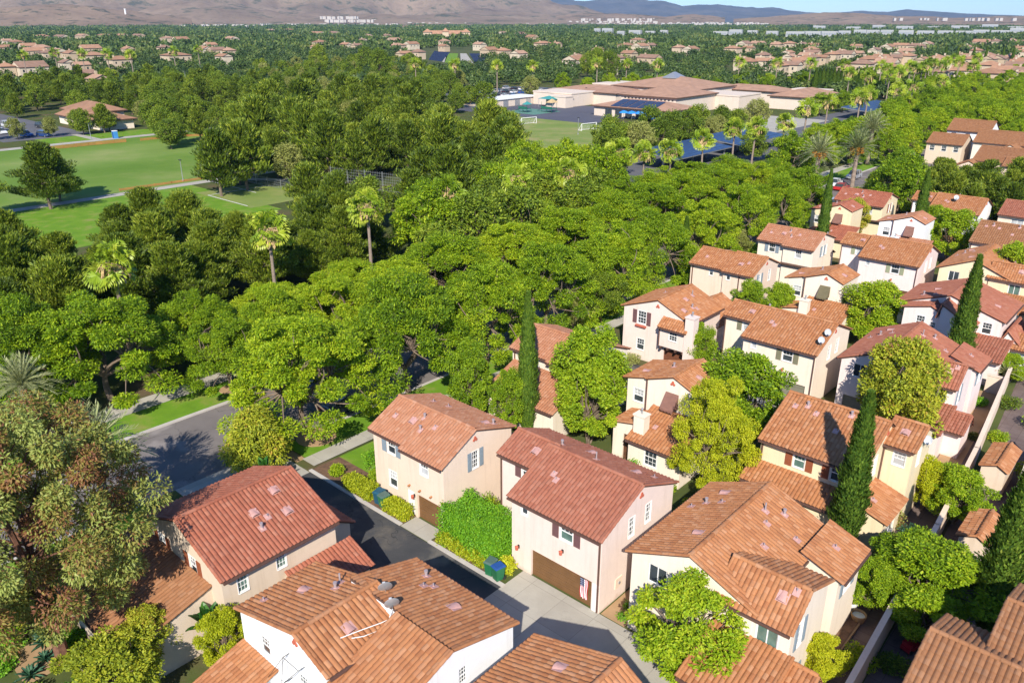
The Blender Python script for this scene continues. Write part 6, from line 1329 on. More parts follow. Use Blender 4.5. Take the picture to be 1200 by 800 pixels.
for k, L in BELT.items():
    if k == 'pine1': L = [p for p in L if p[0] < -63.5]
    if k in ('pine1', 'pine2', 'mix1'):
        def clear(p, c=W(-112, 71)):
            q = W(*p); d = math.hypot(c.x, c.y); a, b_ = (q.x - c.x) * c.x / d + (q.y - c.y) * c.y / d, -(q.x - c.x) * c.y / d + (q.y - c.y) * c.x / d
            return not (abs(b_) < 9.5 and -30 < a < 1.5)
        L = [p for p in L if clear(p)]
    if k == 'corr': L = [p for p in L if not (-38 < p[0] < 4 and 148 < p[1] < 208)]
    if k == 'corr': L = [p for p in L if not (-46 < p[0] < -27 and 110 < p[1] < 168)]
    if k in ('corr', 'rightmid'): L = [p for p in L if not (-142 < p[0] < -92 and 306 < p[1] < 372)]
    if k == 'right': L = L + [(-27, 122), (-21, 126), (-15, 128), (-9, 126), (-3, 130), (3, 128), (-24, 132), (-17, 135), (-11, 134), (-5, 137), (2, 136), (-28, 139), (-20, 142), (-13, 142), (-30, 150), (-24, 152), (9, 132), (8, 124)]
    kd, lb = BL[k]
    for i, (u, v) in enumerate(L):
        kk = kd or ('pine' if i % 2 else 'shade')
        if k == 'pine2' and i % 6 == 3: kk = 'olive' if i % 4 == 1 else 'shade'
        if k == 'mix1' and i % 3 == 0: kk = 'street'
        if k in ('midmix', 'schoolside') and i % 4 == 1: kk = 'olive'
        l2 = lb if kk == kd else {'pine': 'dark pine', 'olive': 'greyish olive tree', 'shade': 'round leafy tree', 'street': 'bright green tree'}[kk] + ' ' + PL[k]
        s_ = rng.uniform(.8, 1.18) * {'pine': rng.uniform(.85, 1.35) if k == 'pine2' else .92, 'shade': 1.05, 'olive': 1.25, 'street': 1.15}[kk] * (.75 if k == 'right' else .68 if k == 'rightmid' else .85 if k == 'corr' else 1)
        plant(kk, u, v, s_ if kk != 'pine' else (s_ * 1.12, s_ * 1.12, s_), l2, 'trees ' + PL[k], 0 if (k == 'pine1' and kk == 'pine') else (1 if math.hypot(u, v) < 400 else 2))
for u, v, s_, lb in ((-139.5, 7, 1.0, 'left pine of the group beside the park path at the left edge'), (-141, 20, 1.05, 'pine leaning over the park path at the left, its trunk base in view'), (-137, 1, 1.05, 'pine nearest the left edge beside the park path'), (-147.5, 24, .85, 'small pine behind the path, left of the field')):
    plant('pine', u, v, (s_ * 1.45, s_ * 1.45, s_ * 1.1), lb, 'pines beside the park path', 0)
for u, v, s_ in ((-262, 41, .8), (-268, 47, .9), (-247, 49, .75), (-251, 44, .7), (-246, 58, .7), (-243, 66, .75), (-255, 69, .75), (-248, 76, .8), (-258, 92, .9), (-240, 86, .8), (-236, 92, .9), (-238, 100, .9)):
    plant('olive' if u < -245 else 'shade', u, v, s_ * 1.2, 'small yellowish tree around the park car park', 'trees around the park car park', 1)
for u, v, s_ in ((-388, 290, 2.0), (-330, 254, 2.1), (-336, 260, 1.9), (-445, 296, 2.0), (-258, 145, 1.6), (-357, 228, 1.5), (-262, 356, 2.0), (-270, 366, 2.0), (-256, 360, 1.9), (-281, 372, 1.7)):
    plant('shade', u, v, (s_ * .75, s_ * .75, s_), 'very tall dark tree standing above the far belt of trees', 'tall trees above the far belt', 1)
# the far wood, uncountable
def far_wood(n, Dmin, Dmax, rad, cards, size, seed, name, label):
    g = np.random.default_rng(seed); out = []
    D = np.sqrt(g.uniform(Dmin ** 2, Dmax ** 2, n)) if Dmax < 1300 else Dmin * (Dmax / Dmin) ** (g.random(n) ** .8)
    t = g.uniform(-.72, .72, n); Y = D / np.sqrt(1 + t * t); X = t * Y
    keep = np.ones(n, bool)
    for L, mg in ((FARH, 1.0), (WARE, 1.25)):
        for u, v, w in L:
            p = W(u, v); d = math.hypot(p.x, p.y); ax, ay = p.x / d, p.y / d
            al = (X - p.x) * ax + (Y - p.y) * ay; pe = -(X - p.x) * ay + (Y - p.y) * ax
            keep &= ~((np.abs(pe) < w * .62 * mg + 5) & (al > -max(24, d * .055)) & (al < w * .5 + 5))
    U = (X - OX) * CU + (Y - OY) * SU; Vv = -(X - OX) * SU + (Y - OY) * CU
    for a, b_, c, d in ((-43, -31, -90, 420), (-216, -100, 186, 330), (-268, -60, 112, 330), (-300, -226, 40, 70), (-232, -120, -110, 130), (-30, 40, -60, 116)): keep &= ~((U > a) & (U < b_) & (Vv > c) & (Vv < d))
    keep &= ~((np.abs((Vv - 437) + (U + 470) * 1.0) < 34 + 32 * (U < -470)) & (U < -395) & (U > -690))
    X, Y, D = X[keep], Y[keep], D[keep]; n = len(X)
    R_ = rad * g.uniform(.7, 1.3, n) * (1 if Dmax < 1300 else 1 + D / 2200); Hh = np.minimum(R_ * g.uniform(1.1, 2.1, n), 5.0 + 5 * g.random(n) ** 1.5)
    dr = unit(g.normal(size=(n, cards, 3))); dr[..., 2] = np.abs(dr[..., 2]) * 1.0 - .25
    c = np.stack([X, Y, Hh * .45], 1)[:, None] + dr * np.stack([R_, R_, Hh * .62], 1)[:, None] * g.uniform(.55, 1.0, (n, cards, 1))
    c = c.reshape(-1, 3); m_ = len(c); tint = np.clip(np.repeat(g.normal(.42, .2, n), cards) + g.normal(0, .16, m_), 0, 1)
    sz = np.repeat(size * R_ / rad, cards)
    b = MB(); keepnr = globals()['nr']; globals()['nr'] = g
    leaves(b, c, rdirs(m_) + np.array((0, 0, .2)), dr.reshape(-1, 3) + rdirs(m_) * .4, sz * g.uniform(.7, 1.3, m_), sz * .62, 0, tint); globals()['nr'] = keepnr
    tag(b.build(name, LF['farwood']), label, 'woodland', None, 'stuff')
far_wood(3800, 395, 900, 4.3, 170, 1.35, 3, 'far_woodland', 'dark green mass of suburban trees beyond the school and the pines')
far_wood(9800, 850, 3900, 4.6, 60, 2.4, 4, 'farthest_woodland', 'hazy green mass of trees reaching to the foot of the hills')
# haze over the whole plain
b = MB(); b.box((-17000, -2200, -1.0), (17000, 17000, 720))
hz = bpy.data.materials.new('haze'); hz.use_nodes = True; nt = hz.node_tree; nt.nodes.remove(nt.nodes['Principled BSDF'])
pv = nt.nodes.new('ShaderNodeVolumePrincipled'); pv.inputs['Density'].default_value = HAZE if 'HAZE' in globals() else 7e-5; pv.inputs['Color'].default_value = (.36, .63, 1.0, 1); pv.inputs['Anisotropy'].default_value = .0
nt.links.new(pv.outputs[0], nt.nodes['Material Output'].inputs['Volume'])
tag(b.build('haze', hz), None, None, None, 'stuff')
# ---------------------------------------------------------------- hedges, shrubs and garden plants
def hedge(u0, u1, v0, v1, h, mat, label, n=None, name='hedge', L=.14, z0=.02, rough=.10):
    global nr
    r = empty(name, W((u0 + u1) / 2, (v0 + v1) / 2, z0), A0, label, 'hedge'); a, b_ = (u1 - u0) / 2, (v1 - v0) / 2
    A = 4 * a * b_ + 4 * (a + b_) * h; n = n or int(A * 330); b = MB()
    q = nr.random((n, 3)) * 2 - 1; k = nr.integers(0, 3, n)
    w_ = np.array([b_ * h, a * h, 2 * a * b_]); w_ = w_ / w_.sum(); k = nr.choice(3, n, p=w_)
    q[np.arange(n), k] = np.where(nr.random(n) < .5, -1, 1); q[k == 2, 2] = 1
    p = q * (a, b_, h / 2) + (0, 0, h / 2); lump = np.sin(p[:, 0] * 3.1 + p[:, 2] * 2.3) * np.sin(p[:, 1] * 2.7 + p[:, 2] * 1.7 + p[:, 0]) * rough
    o = unit(q * np.where(np.arange(3)[None] == k[:, None], 1, .12)); p = p + o * (lump + nr.normal(0, rough * .6, n))[:, None]; p[:, 2] = np.abs(p[:, 2])
    leaves(b, p, o * .6 + rdirs(n) * .9, o * .6 + rdirs(n) * .7 + (0, 0, .3), L * nr.uniform(.7, 1.3, n), L * .6, 0, np.clip(nr.normal(.45, .22, n), 0, 1), .05)
    b.box((-a + .12, -b_ + .12, 0), (a - .12, b_ - .12, h - .14)); b.build('foliage', LF[mat], r)
    return r
def shrub(u, v, rad, h, mat, label, L=.15, n=1500, cat='bush', name='shrub', z=0):
    r = empty(name, W(u, v, z), rng.uniform(0, 6), label, cat); b = MB(); s_ = MB()
    for i in range(7):
        a = i * 2.4; rr = rad * (.15 if i == 0 else .55) ; c = np.array((rr * math.cos(a), rr * math.sin(a), h * (.62 if i == 0 else nr.uniform(.35, .6))))
        limb(s_, (0, 0, -.02), c, .03, .01, n=4, sides=5); lobe_leaves(b, c, (rad * .5, rad * .5, h * .38), n // 7, L, L * .5, .1, .3, tb=nr.normal(0, .1), flatup=.4)
    s_.build('stem', M['bark'], r); b.build('foliage', LF[mat], r); return r
def rosette(u, v, n, L, Wd, mat, label, el=(.3, 1.35), name='garden_plant', z=0, stem=0):
    r = empty(name, W(u, v, z), rng.uniform(0, 6), label, 'plant'); b = MB(); e_ = el
    for i in range(n):
        a = i * 2.39996; t = (i + .5) / n; el_ = e_[0] + (e_[1] - e_[0]) * t; h = np.array((math.cos(a), math.sin(a), 0)); P = []
        for k in np.linspace(0, 1, 6): P.append(np.array((0, 0, stem)) + h * L * k * math.cos(el_) + np.array((0, 0, L * (k * math.sin(el_) - .28 * k * k))))
        P = np.array(P); sd_ = np.cross(h, (0, 0, 1.)); wv_ = Wd * np.array([.35, .8, 1, .95, .6, .05]) / 2
        V = np.concatenate([P + sd_ * wv_[:, None] + (0, 0, .06), P, P - sd_ * wv_[:, None] + (0, 0, .06)])
        F = [(k, k + 1, 7 + k, 6 + k) for k in range(5)] + [(6 + k, 7 + k, 13 + k, 12 + k) for k in range(5)]
        b.add(V, F, 0, None, np.full(10, float(np.clip(nr.normal(.5, .25), 0, 1))))
    if stem: q = MB(); q.tube([(0, 0, -.02), (0, 0, stem)], .12, 8); q.build('stem', M['bark'], r)
    b.build('leaf_crown', LF[mat], r); return r
hedge(-22.6, -19.6, -1.75, -.75, .95, 'limehedge', 'lime yellow hedge left of the first pair of bins at the alley kerb')
hedge(-18.0, -15.75, -1.7, -.85, .9, 'limehedge', 'lime yellow hedge between the first bins and the single garage door')
hedge(-12.4, -7.5, -1.25, 1.6, 2.3, 'hedge', 'big bright green hedge mass between the two stucco garages', rough=.28)
hedge(-12.3, -10.6, -1.7, -1.25, .7, 'limehedge', 'low yellow-green edging under the big hedge', rough=.12)
hedge(-10.4, -8.0, -1.65, -1.3, .6, 'limehedge', 'low lime edging right part under the big hedge', rough=.15)
shrub(-6.75, -.75, .55, 1.1, 'limehedge', 'yellow leaved shrub beside the wide brown garage door', .2, 900)
shrub(-23.2, 2.0, 1.3, 1.6, 'hedge', 'dense green shrub left of the house with blue-grey shutters')
shrub(-21.7, .7, .6, .8, 'garden', 'small bush among the white flowers beside the curved bed')
shrub(-24.6, -.9, .6, .7, 'garden', 'dark small bush at the alley corner')
shrub(-11.6, 2.6, .8, 2.2, 'garden', 'leafy shrub against the pink-cream gable wall'); shrub(-9.8, 3.4, .6, 1.9, 'streetyellow', 'yellow-green climber between the two stucco houses'); shrub(-8.7, 2.6, .5, 1.4, 'blue', 'pale blue-green shrub at the wall between the garages')
shrub(-7.6, 15.0, .6, 1.2, 'hedge', 'small bush under the multi paned window of the low front wing'); shrub(-4.0, 14.0, .7, .8, 'garden', 'low bush under the yellow-green tree'); shrub(-1.5, 13.6, .8, .8, 'limehedge', 'lime low bush by the cream front wing')
shrub(-20.0, 32.5, 1.3, .9, 'olive', 'pale sage shrub below the pink house with plum shutters')
shrub(1.0, 1.6, .35, .4, 'hedge', 'tuft of weeds in the sandy gap beside the meter wall', .12, 300); shrub(1.3, .6, .4, .35, 'hedge', 'tuft of weeds near the corner of the sandy gap', .12, 300)
shrub(9.4, 46.2, .8, .6, 'hedge', 'low green patch in the gravel court under the cross wall'); shrub(10.8, 38.5, .4, .6, 'olive', 'little dry bush against the long wall')
shrub(13.0, 6.3, 1.0, 1.0, 'garden', 'potted leafy shrub in the paved yard beside the wall'); shrub(14.6, 7.2, .9, .8, 'shade', 'dark bush on the shaded side of the long wall'); shrub(17.3, 8.4, .7, .9, 'limehedge', 'bright small bush before the brown stepped roof')
shrub(10.2, 20.8, .7, 1.6, 'eucal', 'copper leaved shrub on the corner of the low orange roof', .14, 900); shrub(11.6, 20.2, .9, 1.3, 'blue', 'white flowering shrub beside the shaded yard')
shrub(-10.7, 62.4, .9, 1.0, 'olive', 'small shrub below the round bright tree'); shrub(-22.5, -22.6, .8, .7, 'blue', 'blue-green bush on the bare soil left of the great trunk'); shrub(-24.5, -17.5, 1.4, 1.3, 'olive', 'grey-green scrub under the rust coloured crown'); shrub(-28.0, -19.5, 1.6, .9, 'olive', 'grey low scrub at the left edge beside the pale path')
rosette(-15.6, -17.9, 15, 2.1, .5, 'big', 'broad banana-like leaves at the corner of the low red roof', (.7, 1.5), stem=1.2)
rosette(-13.9, -17.2, 13, 2.0, .5, 'big', 'broad banana-like leaves beside the white gabled wall', (.7, 1.5), stem=2.0)
rosette(-19.9, -24.6, 26, .9, .16, 'blue', 'spiky agave in the bottom left bed'); rosette(-20.6, -23.6, 26, .75, .14, 'blue', 'second spiky agave above the first on the bare soil'); rosette(-22.0, -23.2, 22, .8, .16, 'blue', 'leafy blue-green rosette under the rust coloured tree')
rosette(-24.8, -6.9, 9, 1.5, .45, 'big', 'two big upright leaves at the ridge of the red roof', (.9, 1.5), stem=2.8)
rosette(10.2, 52.0, 22, 1.6, .22, 'date', 'small palm-like plant over the cross wall at the right edge', (.1, 1.3), stem=1.4)
sheet('bare_soil', [(-22.6, -19.4, -25, -22), (-30.2, -28.4, -2, -1.2)], 'sand', .02)
b = MB(); b.lathe([(0, .135), (1.05, .14), (1.1, .11)], tuple(W(-44.6, 1.5)), 16); tag(b.build('mulch_ring', M['sand']), kind='structure')
b = MB(); b.lathe([(0, .12), (1.5, .125), (1.7, .11)], tuple(W(-30.6, 1.4)), 16); tag(b.build('mulch_ring', M['sand']), kind='structure')

# ---------------------------------------------------------------- bins, pots, flag and other small things
M['bingreen'] = plain('green bin plastic', (.02, .14, .06), .45, .08); M['binblue'] = plain('blue bin lid', (.02, .07, .24), .45, .08); M['bingrey'] = plain('grey green bin lid', (.07, .12, .10), .45, .08); M['binteal'] = plain('dark blue bin plastic', (.015, .075, .12), .45, .08)
def bin_(u, v, body, lid, label, rz):
    r = empty('wheelie_bin', W(u, v, .1), A0 + rz, label, 'bin', 'wheelie bins on the alley kerb'); b = MB()
    a = [(-.24, -.27, .06), (.24, -.27, .06), (.24, .24, .06), (-.24, .24, .06)]; c = [(-.30, -.34, .98), (.30, -.34, .98), (.30, .34, .98), (-.30, .34, .98)]
    b.add(a + c, [(0, 3, 2, 1), (4, 5, 6, 7), (0, 1, 5, 4), (1, 2, 6, 5), (2, 3, 7, 6), (3, 0, 4, 7)]); b.box((-.32, -.36, .93), (.32, .34, .985)); b.build('body', M[body], r)
    b = MB(); b.add([(-.33, -.39, .99), (.33, -.39, .99), (.33, .40, 1.0), (-.33, .40, 1.0), (-.27, -.30, 1.09), (.27, -.30, 1.09), (.27, .34, 1.12), (-.27, .34, 1.12)], [(0, 3, 2, 1), (4, 5, 6, 7), (0, 1, 5, 4), (1, 2, 6, 5), (2, 3, 7, 6), (3, 0, 4, 7)]); b.build('lid', M[lid], r)
    for x in (-.25, .25): b = MB(); b.tube([(x - .03, .29, .11), (x + .03, .29, .11)], .11, 12); b.build('wheel', M['iron'], r)
    b = MB(); b.tube([(-.25, .42, .95), (.25, .42, .95)], .02, 6); b.build('handle', M[body], r)
bin_(-18.85, -1.35, 'binteal', 'binteal', 'dark blue bin, left of the pair between the lime hedges', .2); bin_(-18.2, -1.45, 'bingreen', 'bingrey', 'green bin with a grey lid, right of the pair between the lime hedges', -.1)
bin_(-7.25, -1.75, 'bingreen', 'bingrey', 'green bin with a grey lid beside the big hedge', .15); bin_(-6.55, -1.8, 'bingreen', 'binblue', 'green bin with a blue lid beside the wide brown garage', -.2)
M['flagred'] = plain('flag red', (.50, .03, .05), .8, .05); M['flagwhite'] = plain('flag white', (.78, .78, .78), .8, .03); M['flagblue'] = plain('flag blue', (.03, .045, .12), .8, .05)
fl = MB(); nx, nz = 26, 30; Wf, Hf = .62, 1.42
def fpt(i, j):
    x = i / nx; z = j / nz; k = 1 - .22 * z
    return ((x - .5) * Wf * k + .02 * math.sin(z * 7), -.05 - .035 * math.sin(x * 15 + z * 2.2) * (.3 + z), -z * Hf)
for j in range(nz):
    for i in range(nx):
        st_ = i * 13 // nx; cant = i < nx * 7 // 13 and j < nz * .40
        m_ = 2 if cant else (0 if st_ % 2 == 0 else 1)
        if cant and (i % 3 == 1) and (j % 3 == 1): m_ = 1
        fl.add([fpt(i, j), fpt(i, j + 1), fpt(i + 1, j + 1), fpt(i + 1, j)], [(0, 1, 2, 3)], m_)
o = fl.build('flag', [M['flagred'], M['flagwhite'], M['flagblue']]); o.location = W(-1.12, -.02, 1.98); o.rotation_euler = (0, 0, A0); tag(o, 'flag with red and white stripes hanging down the wide brown garage door', 'flag')
for u, v, rr, hh, lb in ((11.0, 10.5, .42, .55, 'white round planter pot nearest the house corner in the paved yard'), (11.75, 9.7, .45, .5, 'tan rimmed pot with pale gravel beside the white one')):
    r = empty('planter_pot', W(u, v, .01), 0, lb, 'pot'); b = MB(); b.lathe([(.0, 0), (rr * .7, 0), (rr, hh), (rr, hh + .06), (rr * .88, hh + .06), (rr * .84, hh - .12), (0, hh - .1)], n=18); b.build('bowl', M['white'] if rr < .44 else M['sand'], r)
    b = MB(); b.lathe([(0, hh - .08), (rr * .83, hh - .1)], n=14); b.build('filling', M['soil'] if rr < .44 else M['white'], r)
r = empty('ride_on_toy', W(14.8, 9.3, .01), .5, 'red toy cart in the shaded yard beyond the long wall', 'toy'); M['toyred'] = plain('red toy plastic', (.45, .02, .03), .4)
b = MB(); b.obox((0, 0, .3), (.5, 0, 0), (0, .28, 0), (0, 0, .12)); b.obox((-.3, 0, .52), (.12, 0, 0), (0, .26, 0), (0, 0, .16)); b.build('body', M['toyred'], r)
for x in (-.32, .32):
    for y in (-.26, .26): b = MB(); b.tube([(x, y - .04, .15), (x, y + .04, .15)], .15, 12); b.build('wheel', M['iron'], r)
r = empty('planting_bed', W(11.6, 8.0, .01), A0, 'narrow stone edged bed along the cream wall in the paved yard', 'flower bed'); b = MB(); b.box((-.5, -2.2, 0), (.4, 1.8, .18)); b.build('edging', M['sand'], r); b = MB(); b.box((-.4, -2.1, .17), (.3, 1.7, .21)); b.build('soil', M['soil'], r)

# ---------------------------------------------------------------- vehicles
M['tyre'] = plain('tyre rubber', (.02, .02, .02), .8)
def paint(n, c):
    m, nt, b = newmat(n); b.inputs['Base Color'].default_value = (*c, 1); b.inputs['Roughness'].default_value = .28; b.inputs['Coat Weight'].default_value = .6; return m
CP = {'white': paint('white car paint', (.75, .75, .74)), 'silver': paint('silver car paint', (.42, .43, .44)), 'blue': paint('blue car paint', (.03, .10, .32)), 'dark': paint('dark car paint', (.025, .03, .04)), 'red': paint('red car paint', (.45, .03, .025)), 'navy': paint('navy car paint', (.02, .05, .16))}
M['lampw'] = plain('headlamp glass', (.7, .7, .7), .2); M['lampr'] = plain('tail lamp red', (.35, .02, .02), .3)
CARS = {}
def car_meshes(kind, col):
    k = (kind, col)
    if k in CARS: return CARS[k]
    L, w, h = {'car': (4.5, .88, 1.45), 'suv': (4.8, .94, 1.75), 'van': (5.2, .98, 2.05)}[kind]; x = L / 2
    hood = {'car': .86, 'suv': 1.02, 'van': 1.05}[kind]
    def loft(prof, wb, wt, zsplit):   # side profile swept across, pulled in above the waist
        b = MB(); n = len(prof); wf = lambda z: wb if z <= zsplit else wb + (wt - wb) * (z - zsplit) / (h - zsplit)
        V = [(px, -wf(z), z) for px, z in prof] + [(px, wf(z), z) for px, z in prof]
        b.add(V, [(i, (i + 1) % n, n + (i + 1) % n, n + i) for i in range(n)]); b.add(V, [list(range(n))[::-1]]); b.add(V, [[n + i for i in range(n)]]); return b
    fx = {'car': (.42, .08, -.30, -.40), 'suv': (.36, .12, -.43, -.48), 'van': (.38, .20, -.47, -.49)}[kind]
    low = [(-x, .35), (-x + .05, hood - .02), (-x * .9, hood + .03), (L * fx[0] * .55 + .25, hood), (x - .25, hood - .14), (x, hood - .3), (x + .02, .32), (x - .3, .22), (-x + .3, .22)]
    body = loft(low, w, w, 9)
    cab = [(L * fx[3], hood), (L * fx[2], h - .06), (L * fx[2] + .3, h), (L * fx[1], h), (L * fx[0] * .55 + .3, hood)]
    g = loft([(a, z) for a, z in cab], w - .05, w - .22, hood)
    top = MB(); top.box((L * fx[2] + .12, -w + .26, h - .03), (L * fx[1] - .02, w - .26, h + .025))
    for xx in (L * fx[2] + .25, L * (fx[1] + fx[2]) / 2, L * fx[1] - .05):
        for sg in (-1, 1): top.bar((xx + .05, sg * (w - .06), hood), (xx, sg * (w - .215), h), .07, .07)
    wh = MB(); wh.tube([(0, -.11, 0), (0, .11, 0)], .33, 16); rim = MB(); rim.tube([(0, -.118, 0), (0, .118, 0)], .20, 10)
    hl, tl = MB(), MB(); hl.box((-.04, -.16, -.07), (.03, .16, .07)); tl.box((-.03, -.13, -.12), (.03, .13, .12))
    CARS[k] = dict(body=body.build('body', CP[col], mesh_only=True), g=g.build('window', M['glass'], mesh_only=True), top=top.build('roof', CP[col], mesh_only=True), wh=wh.build('wheel', M['tyre'], mesh_only=True, smooth=False), rim=rim.build('rim', M['steel'], mesh_only=True), hl=hl.build('headlight', M['lampw'], mesh_only=True), tl=tl.build('tail_light', M['lampr'], mesh_only=True), L=L, w=w, hood=hood)
    return CARS[k]
def car(u, v, rz, kind, col, label, group):
    c = car_meshes(kind, col); r = empty('parked_car' if kind != 'van' else 'parked_van', W(u, v, .02), A0 + rz, label, 'car' if kind != 'van' else 'van', group)
    mobj('body', c['body'], r); mobj('window', c['g'], r); mobj('roof', c['top'], r)
    for sx in (-.31, .31):
        for sy in (-1, 1):
            q = mobj('wheel', c['wh'], r, (sx * c['L'], sy * (c['w'] - .10), .33)); mobj('rim', c['rim'], q)
    for sy in (-1, 1): mobj('headlight', c['hl'], r, (c['L'] / 2 - .02, sy * (c['w'] - .2), c['hood'] - .34)); mobj('tail_light', c['tl'], r, (-c['L'] / 2 - .0, sy * (c['w'] - .16), c['hood'] - .2))
H_ = math.pi / 2
car(-33.1, 6.3, H_, 'car', 'dark', 'dark car parked in the shade beside the verge, nearest on the main road', 'cars on the main road')
car(-40.9, 9.5, -H_, 'suv', 'white', 'white car glimpsed under the trees on the far side of the road', 'cars on the main road')
car(-41.0, 140.5, -H_, 'car', 'white', 'white car under the date palms', 'cars on the main road'); car(-38.2, 137.0, H_, 'car', 'red', 'red car behind the slim far cypress', 'cars on the main road'); car(-41.0, 151.5, -H_, 'suv', 'silver', 'silver car farther up the road beyond the white one', 'cars on the main road'); car(-39.2, 118.0, H_, 'suv', 'dark', 'dark car in the gap left of the yellow far house', 'cars on the main road'); car(-33.2, 121.0, H_, 'car', 'silver', 'silver car in the road gap beside the olive bush', 'cars on the main road')
car(-281, 57, 0, 'van', 'white', 'white van at the left edge of the park car park', 'cars in the park car park'); car(-264.5, 50, .1, 'suv', 'white', 'white car in the park car park, half hidden by the pines', 'cars in the park car park'); car(-252.5, 53, .3, 'suv', 'blue', 'bright blue car, left of two in the park car park', 'cars in the park car park'); car(-247.8, 56.6, .3, 'suv', 'navy', 'darker blue car, right of two in the park car park', 'cars in the park car park'); car(-271, 64, .2, 'suv', 'dark', 'dark car under the small trees of the park car park', 'cars in the park car park')
for i in range(24):
    u, v = -262 + (i % 8) * 4.6, 243 + (i // 8) * 18 + (i % 8) * .8
    car(u, v, H_ + .05, ('car', 'suv', 'car')[i % 3], ('white', 'dark', 'silver', 'navy', 'white', 'blue')[(i * 5) % 6], 'parked car in a bay of the school car park left of the school', 'cars in the school car park')
# ---------------------------------------------------------------- posts, fences, playground
def lamp(u, v, h, label, arm=True):
    r = empty('lamp_post', W(u, v), A0, label, 'lamp post'); b = MB(); b.tube([(0, 0, 0), (0, 0, h)], [.09, .06], 8); b.lathe([(.2, 0), (.2, .35), (.1, .45)], n=10); b.build('pole', M['steel'], r)
    b = MB(); b.obox((0, 0, h + .06), (.34, 0, 0), (0, .2, 0), (0, 0, .07)); b.build('lamp_head', M['iron'], r)
lamp(-149, 50, 4.5, 'lamp post standing in the mown field above the path'); lamp(-231, 63.5, 4.5, 'lamp post beside the path at the car park corner'); lamp(-231.5, 89, 4.5, 'lamp post by the far path before the pines'); lamp(-262, 55, 4.5, 'lamp post in the park car park'); lamp(-26.6, 133, 7, 'thin lamp post behind the last yellow house'); lamp(-131, 168, 5, 'lamp post at the right side of the playing lawn'); lamp(-176, 126, 7, 'light mast sticking out of the pine wood'); lamp(-190, 250, 6, 'dark lamp post before the storage shed'); lamp(-340, 150, 11, 'tall thin mast among the trees at upper left centre')
r = empty('portable_toilet', W(-228, 69.3), A0, 'bright blue portable toilet beside the far path', 'toilet'); M['pblue'] = plain('blue plastic', (.06, .25, .55), .5); b = MB(); b.box((-.6, -.6, 0), (.6, .6, 2.1)); b.build('cabin', M['pblue'], r); b = MB(); b.box((-.63, -.63, 2.1), (.63, .63, 2.25)); b.build('roof', M['white'], r); b = MB(); b.box((-.4, -.64, .1), (.4, -.6, 1.95)); b.build('door', M['binblue'], r)
for u, v, rd, hh, mt, lb in ((-23.4, -24.6, 1.2, 1.3, 'hedge', 'green bush in the very corner at bottom left'), (-18.0, -25.4, .9, .9, 'garden', 'leafy bush right of the agaves at the bottom edge'), (-21.8, -25.4, .9, .8, 'hedge', 'low green bush left of the agaves'), (-17.2, -22.4, .9, 1.1, 'garden', 'bush at the foot of the low red roofed wing'), (-18.8, -21.9, .8, .7, 'blue', 'blue-green bush right of the great trunk'), (-24.0, -21.0, 1.3, 1.2, 'garden', 'green bush behind the great trunk'), (-16.5, -24.2, .8, 1.2, 'hedge', 'bright bush between the low wing and the orange tinged tree'), (-13.2, -15.9, .5, .9, 'garden', 'fern-like bush between the tan and the white house'), (-21, -15.8 - 6.2, .7, .6, 'hedge', 'small bush on the bare soil by the trunk'), (-50.5, -11, 1.3, 1.4, 'shade', 'dark undergrowth bush beside the far pavement, left part'), (-51, -2.5, 1.3, 1.3, 'shade', 'dark undergrowth bush beside the far pavement, in deep shade'), (-53, 8, 1.5, 1.5, 'shade', 'dark undergrowth bush behind the young verge tree'), (12.5, 39.5, .8, 1.0, 'garden', 'bush on the paved walk against the long wall, nearer one'), (11.8, 47, .9, 1.2, 'shade', 'bush on the paved walk against the long wall, farther one'), (14.4, 44, 1.1, 1.6, 'garden', 'tall bush at the right edge of the paved walk'), (13.4, 53, 1.2, 1.8, 'hedge', 'green bush at the top end of the paved walk'), (15.6, 34.5, .9, 1.3, 'garden', 'bush beside the shaded gate roof')):
    shrub(u, v, rd, hh, mt, lb)
M['orangenet'] = plain('orange barrier mesh', (.42, .17, .05), .8, .2, .6)
def netfence(name, label, P, h, mat, cat, step=3.0, slats=4, group=None):
    r = empty(name, W(*P[0]), 0, label, cat, group); o = np.array(W(*P[0]))
    for a, c in zip(P[:-1], P[1:]):
        A, C = np.array(W(*a)) - o, np.array(W(*c)) - o; L_ = np.linalg.norm(C - A); k = max(1, int(L_ / step)); b = MB()
        for j in range(slats): z = h * (j + .5) / slats; b.bar(A + (0, 0, z), C + (0, 0, z), .03, h / slats * (.62 if mat == 'orangenet' else .06))
        if mat != 'orangenet':
            m2 = int(L_ / .45)
            for j in range(m2): t = (j + .5) / m2; q = A + (C - A) * t; b.bar(q, q + (0, 0, h), .025, .025)
        b.build('mesh', M[mat], r)
        for j in range(k + 1): q = A + (C - A) * j / k; p = MB(); p.tube([q, q + (0, 0, h + .08)], .06, 6); p.build('post', M['steel'] if mat != 'orangenet' else M['orangenet'], r)
netfence('barrier_fence', 'orange mesh barrier along the near edge of the far path', [(-219, 48), (-219, 58), (-218, 68)], .9, 'orangenet', 'barrier'); netfence('barrier_fence', 'orange mesh barrier farther right along the far path', [(-217.5, 72), (-217, 82), (-213, 92)], .7, 'orangenet', 'barrier')
netfence('barrier_fence', 'orange mesh barrier beside the near park path in the mown field', [(-148.5, 36), (-148.2, 47), (-147.6, 60)], .5, 'orangenet', 'barrier', slats=2)
netfence('net_fence', 'tall grey chain link net standing out of the pines', [(-121, 69), (-103, 73)], 4.0, 'steel', 'fence', 4.5, 7); netfence('net_fence', 'low chain link backstop around the ball field corner', [(-142.5, 58.5), (-130, 59.2), (-120.5, 59.5)], 2.0, 'steel', 'fence', 3.5, 4)
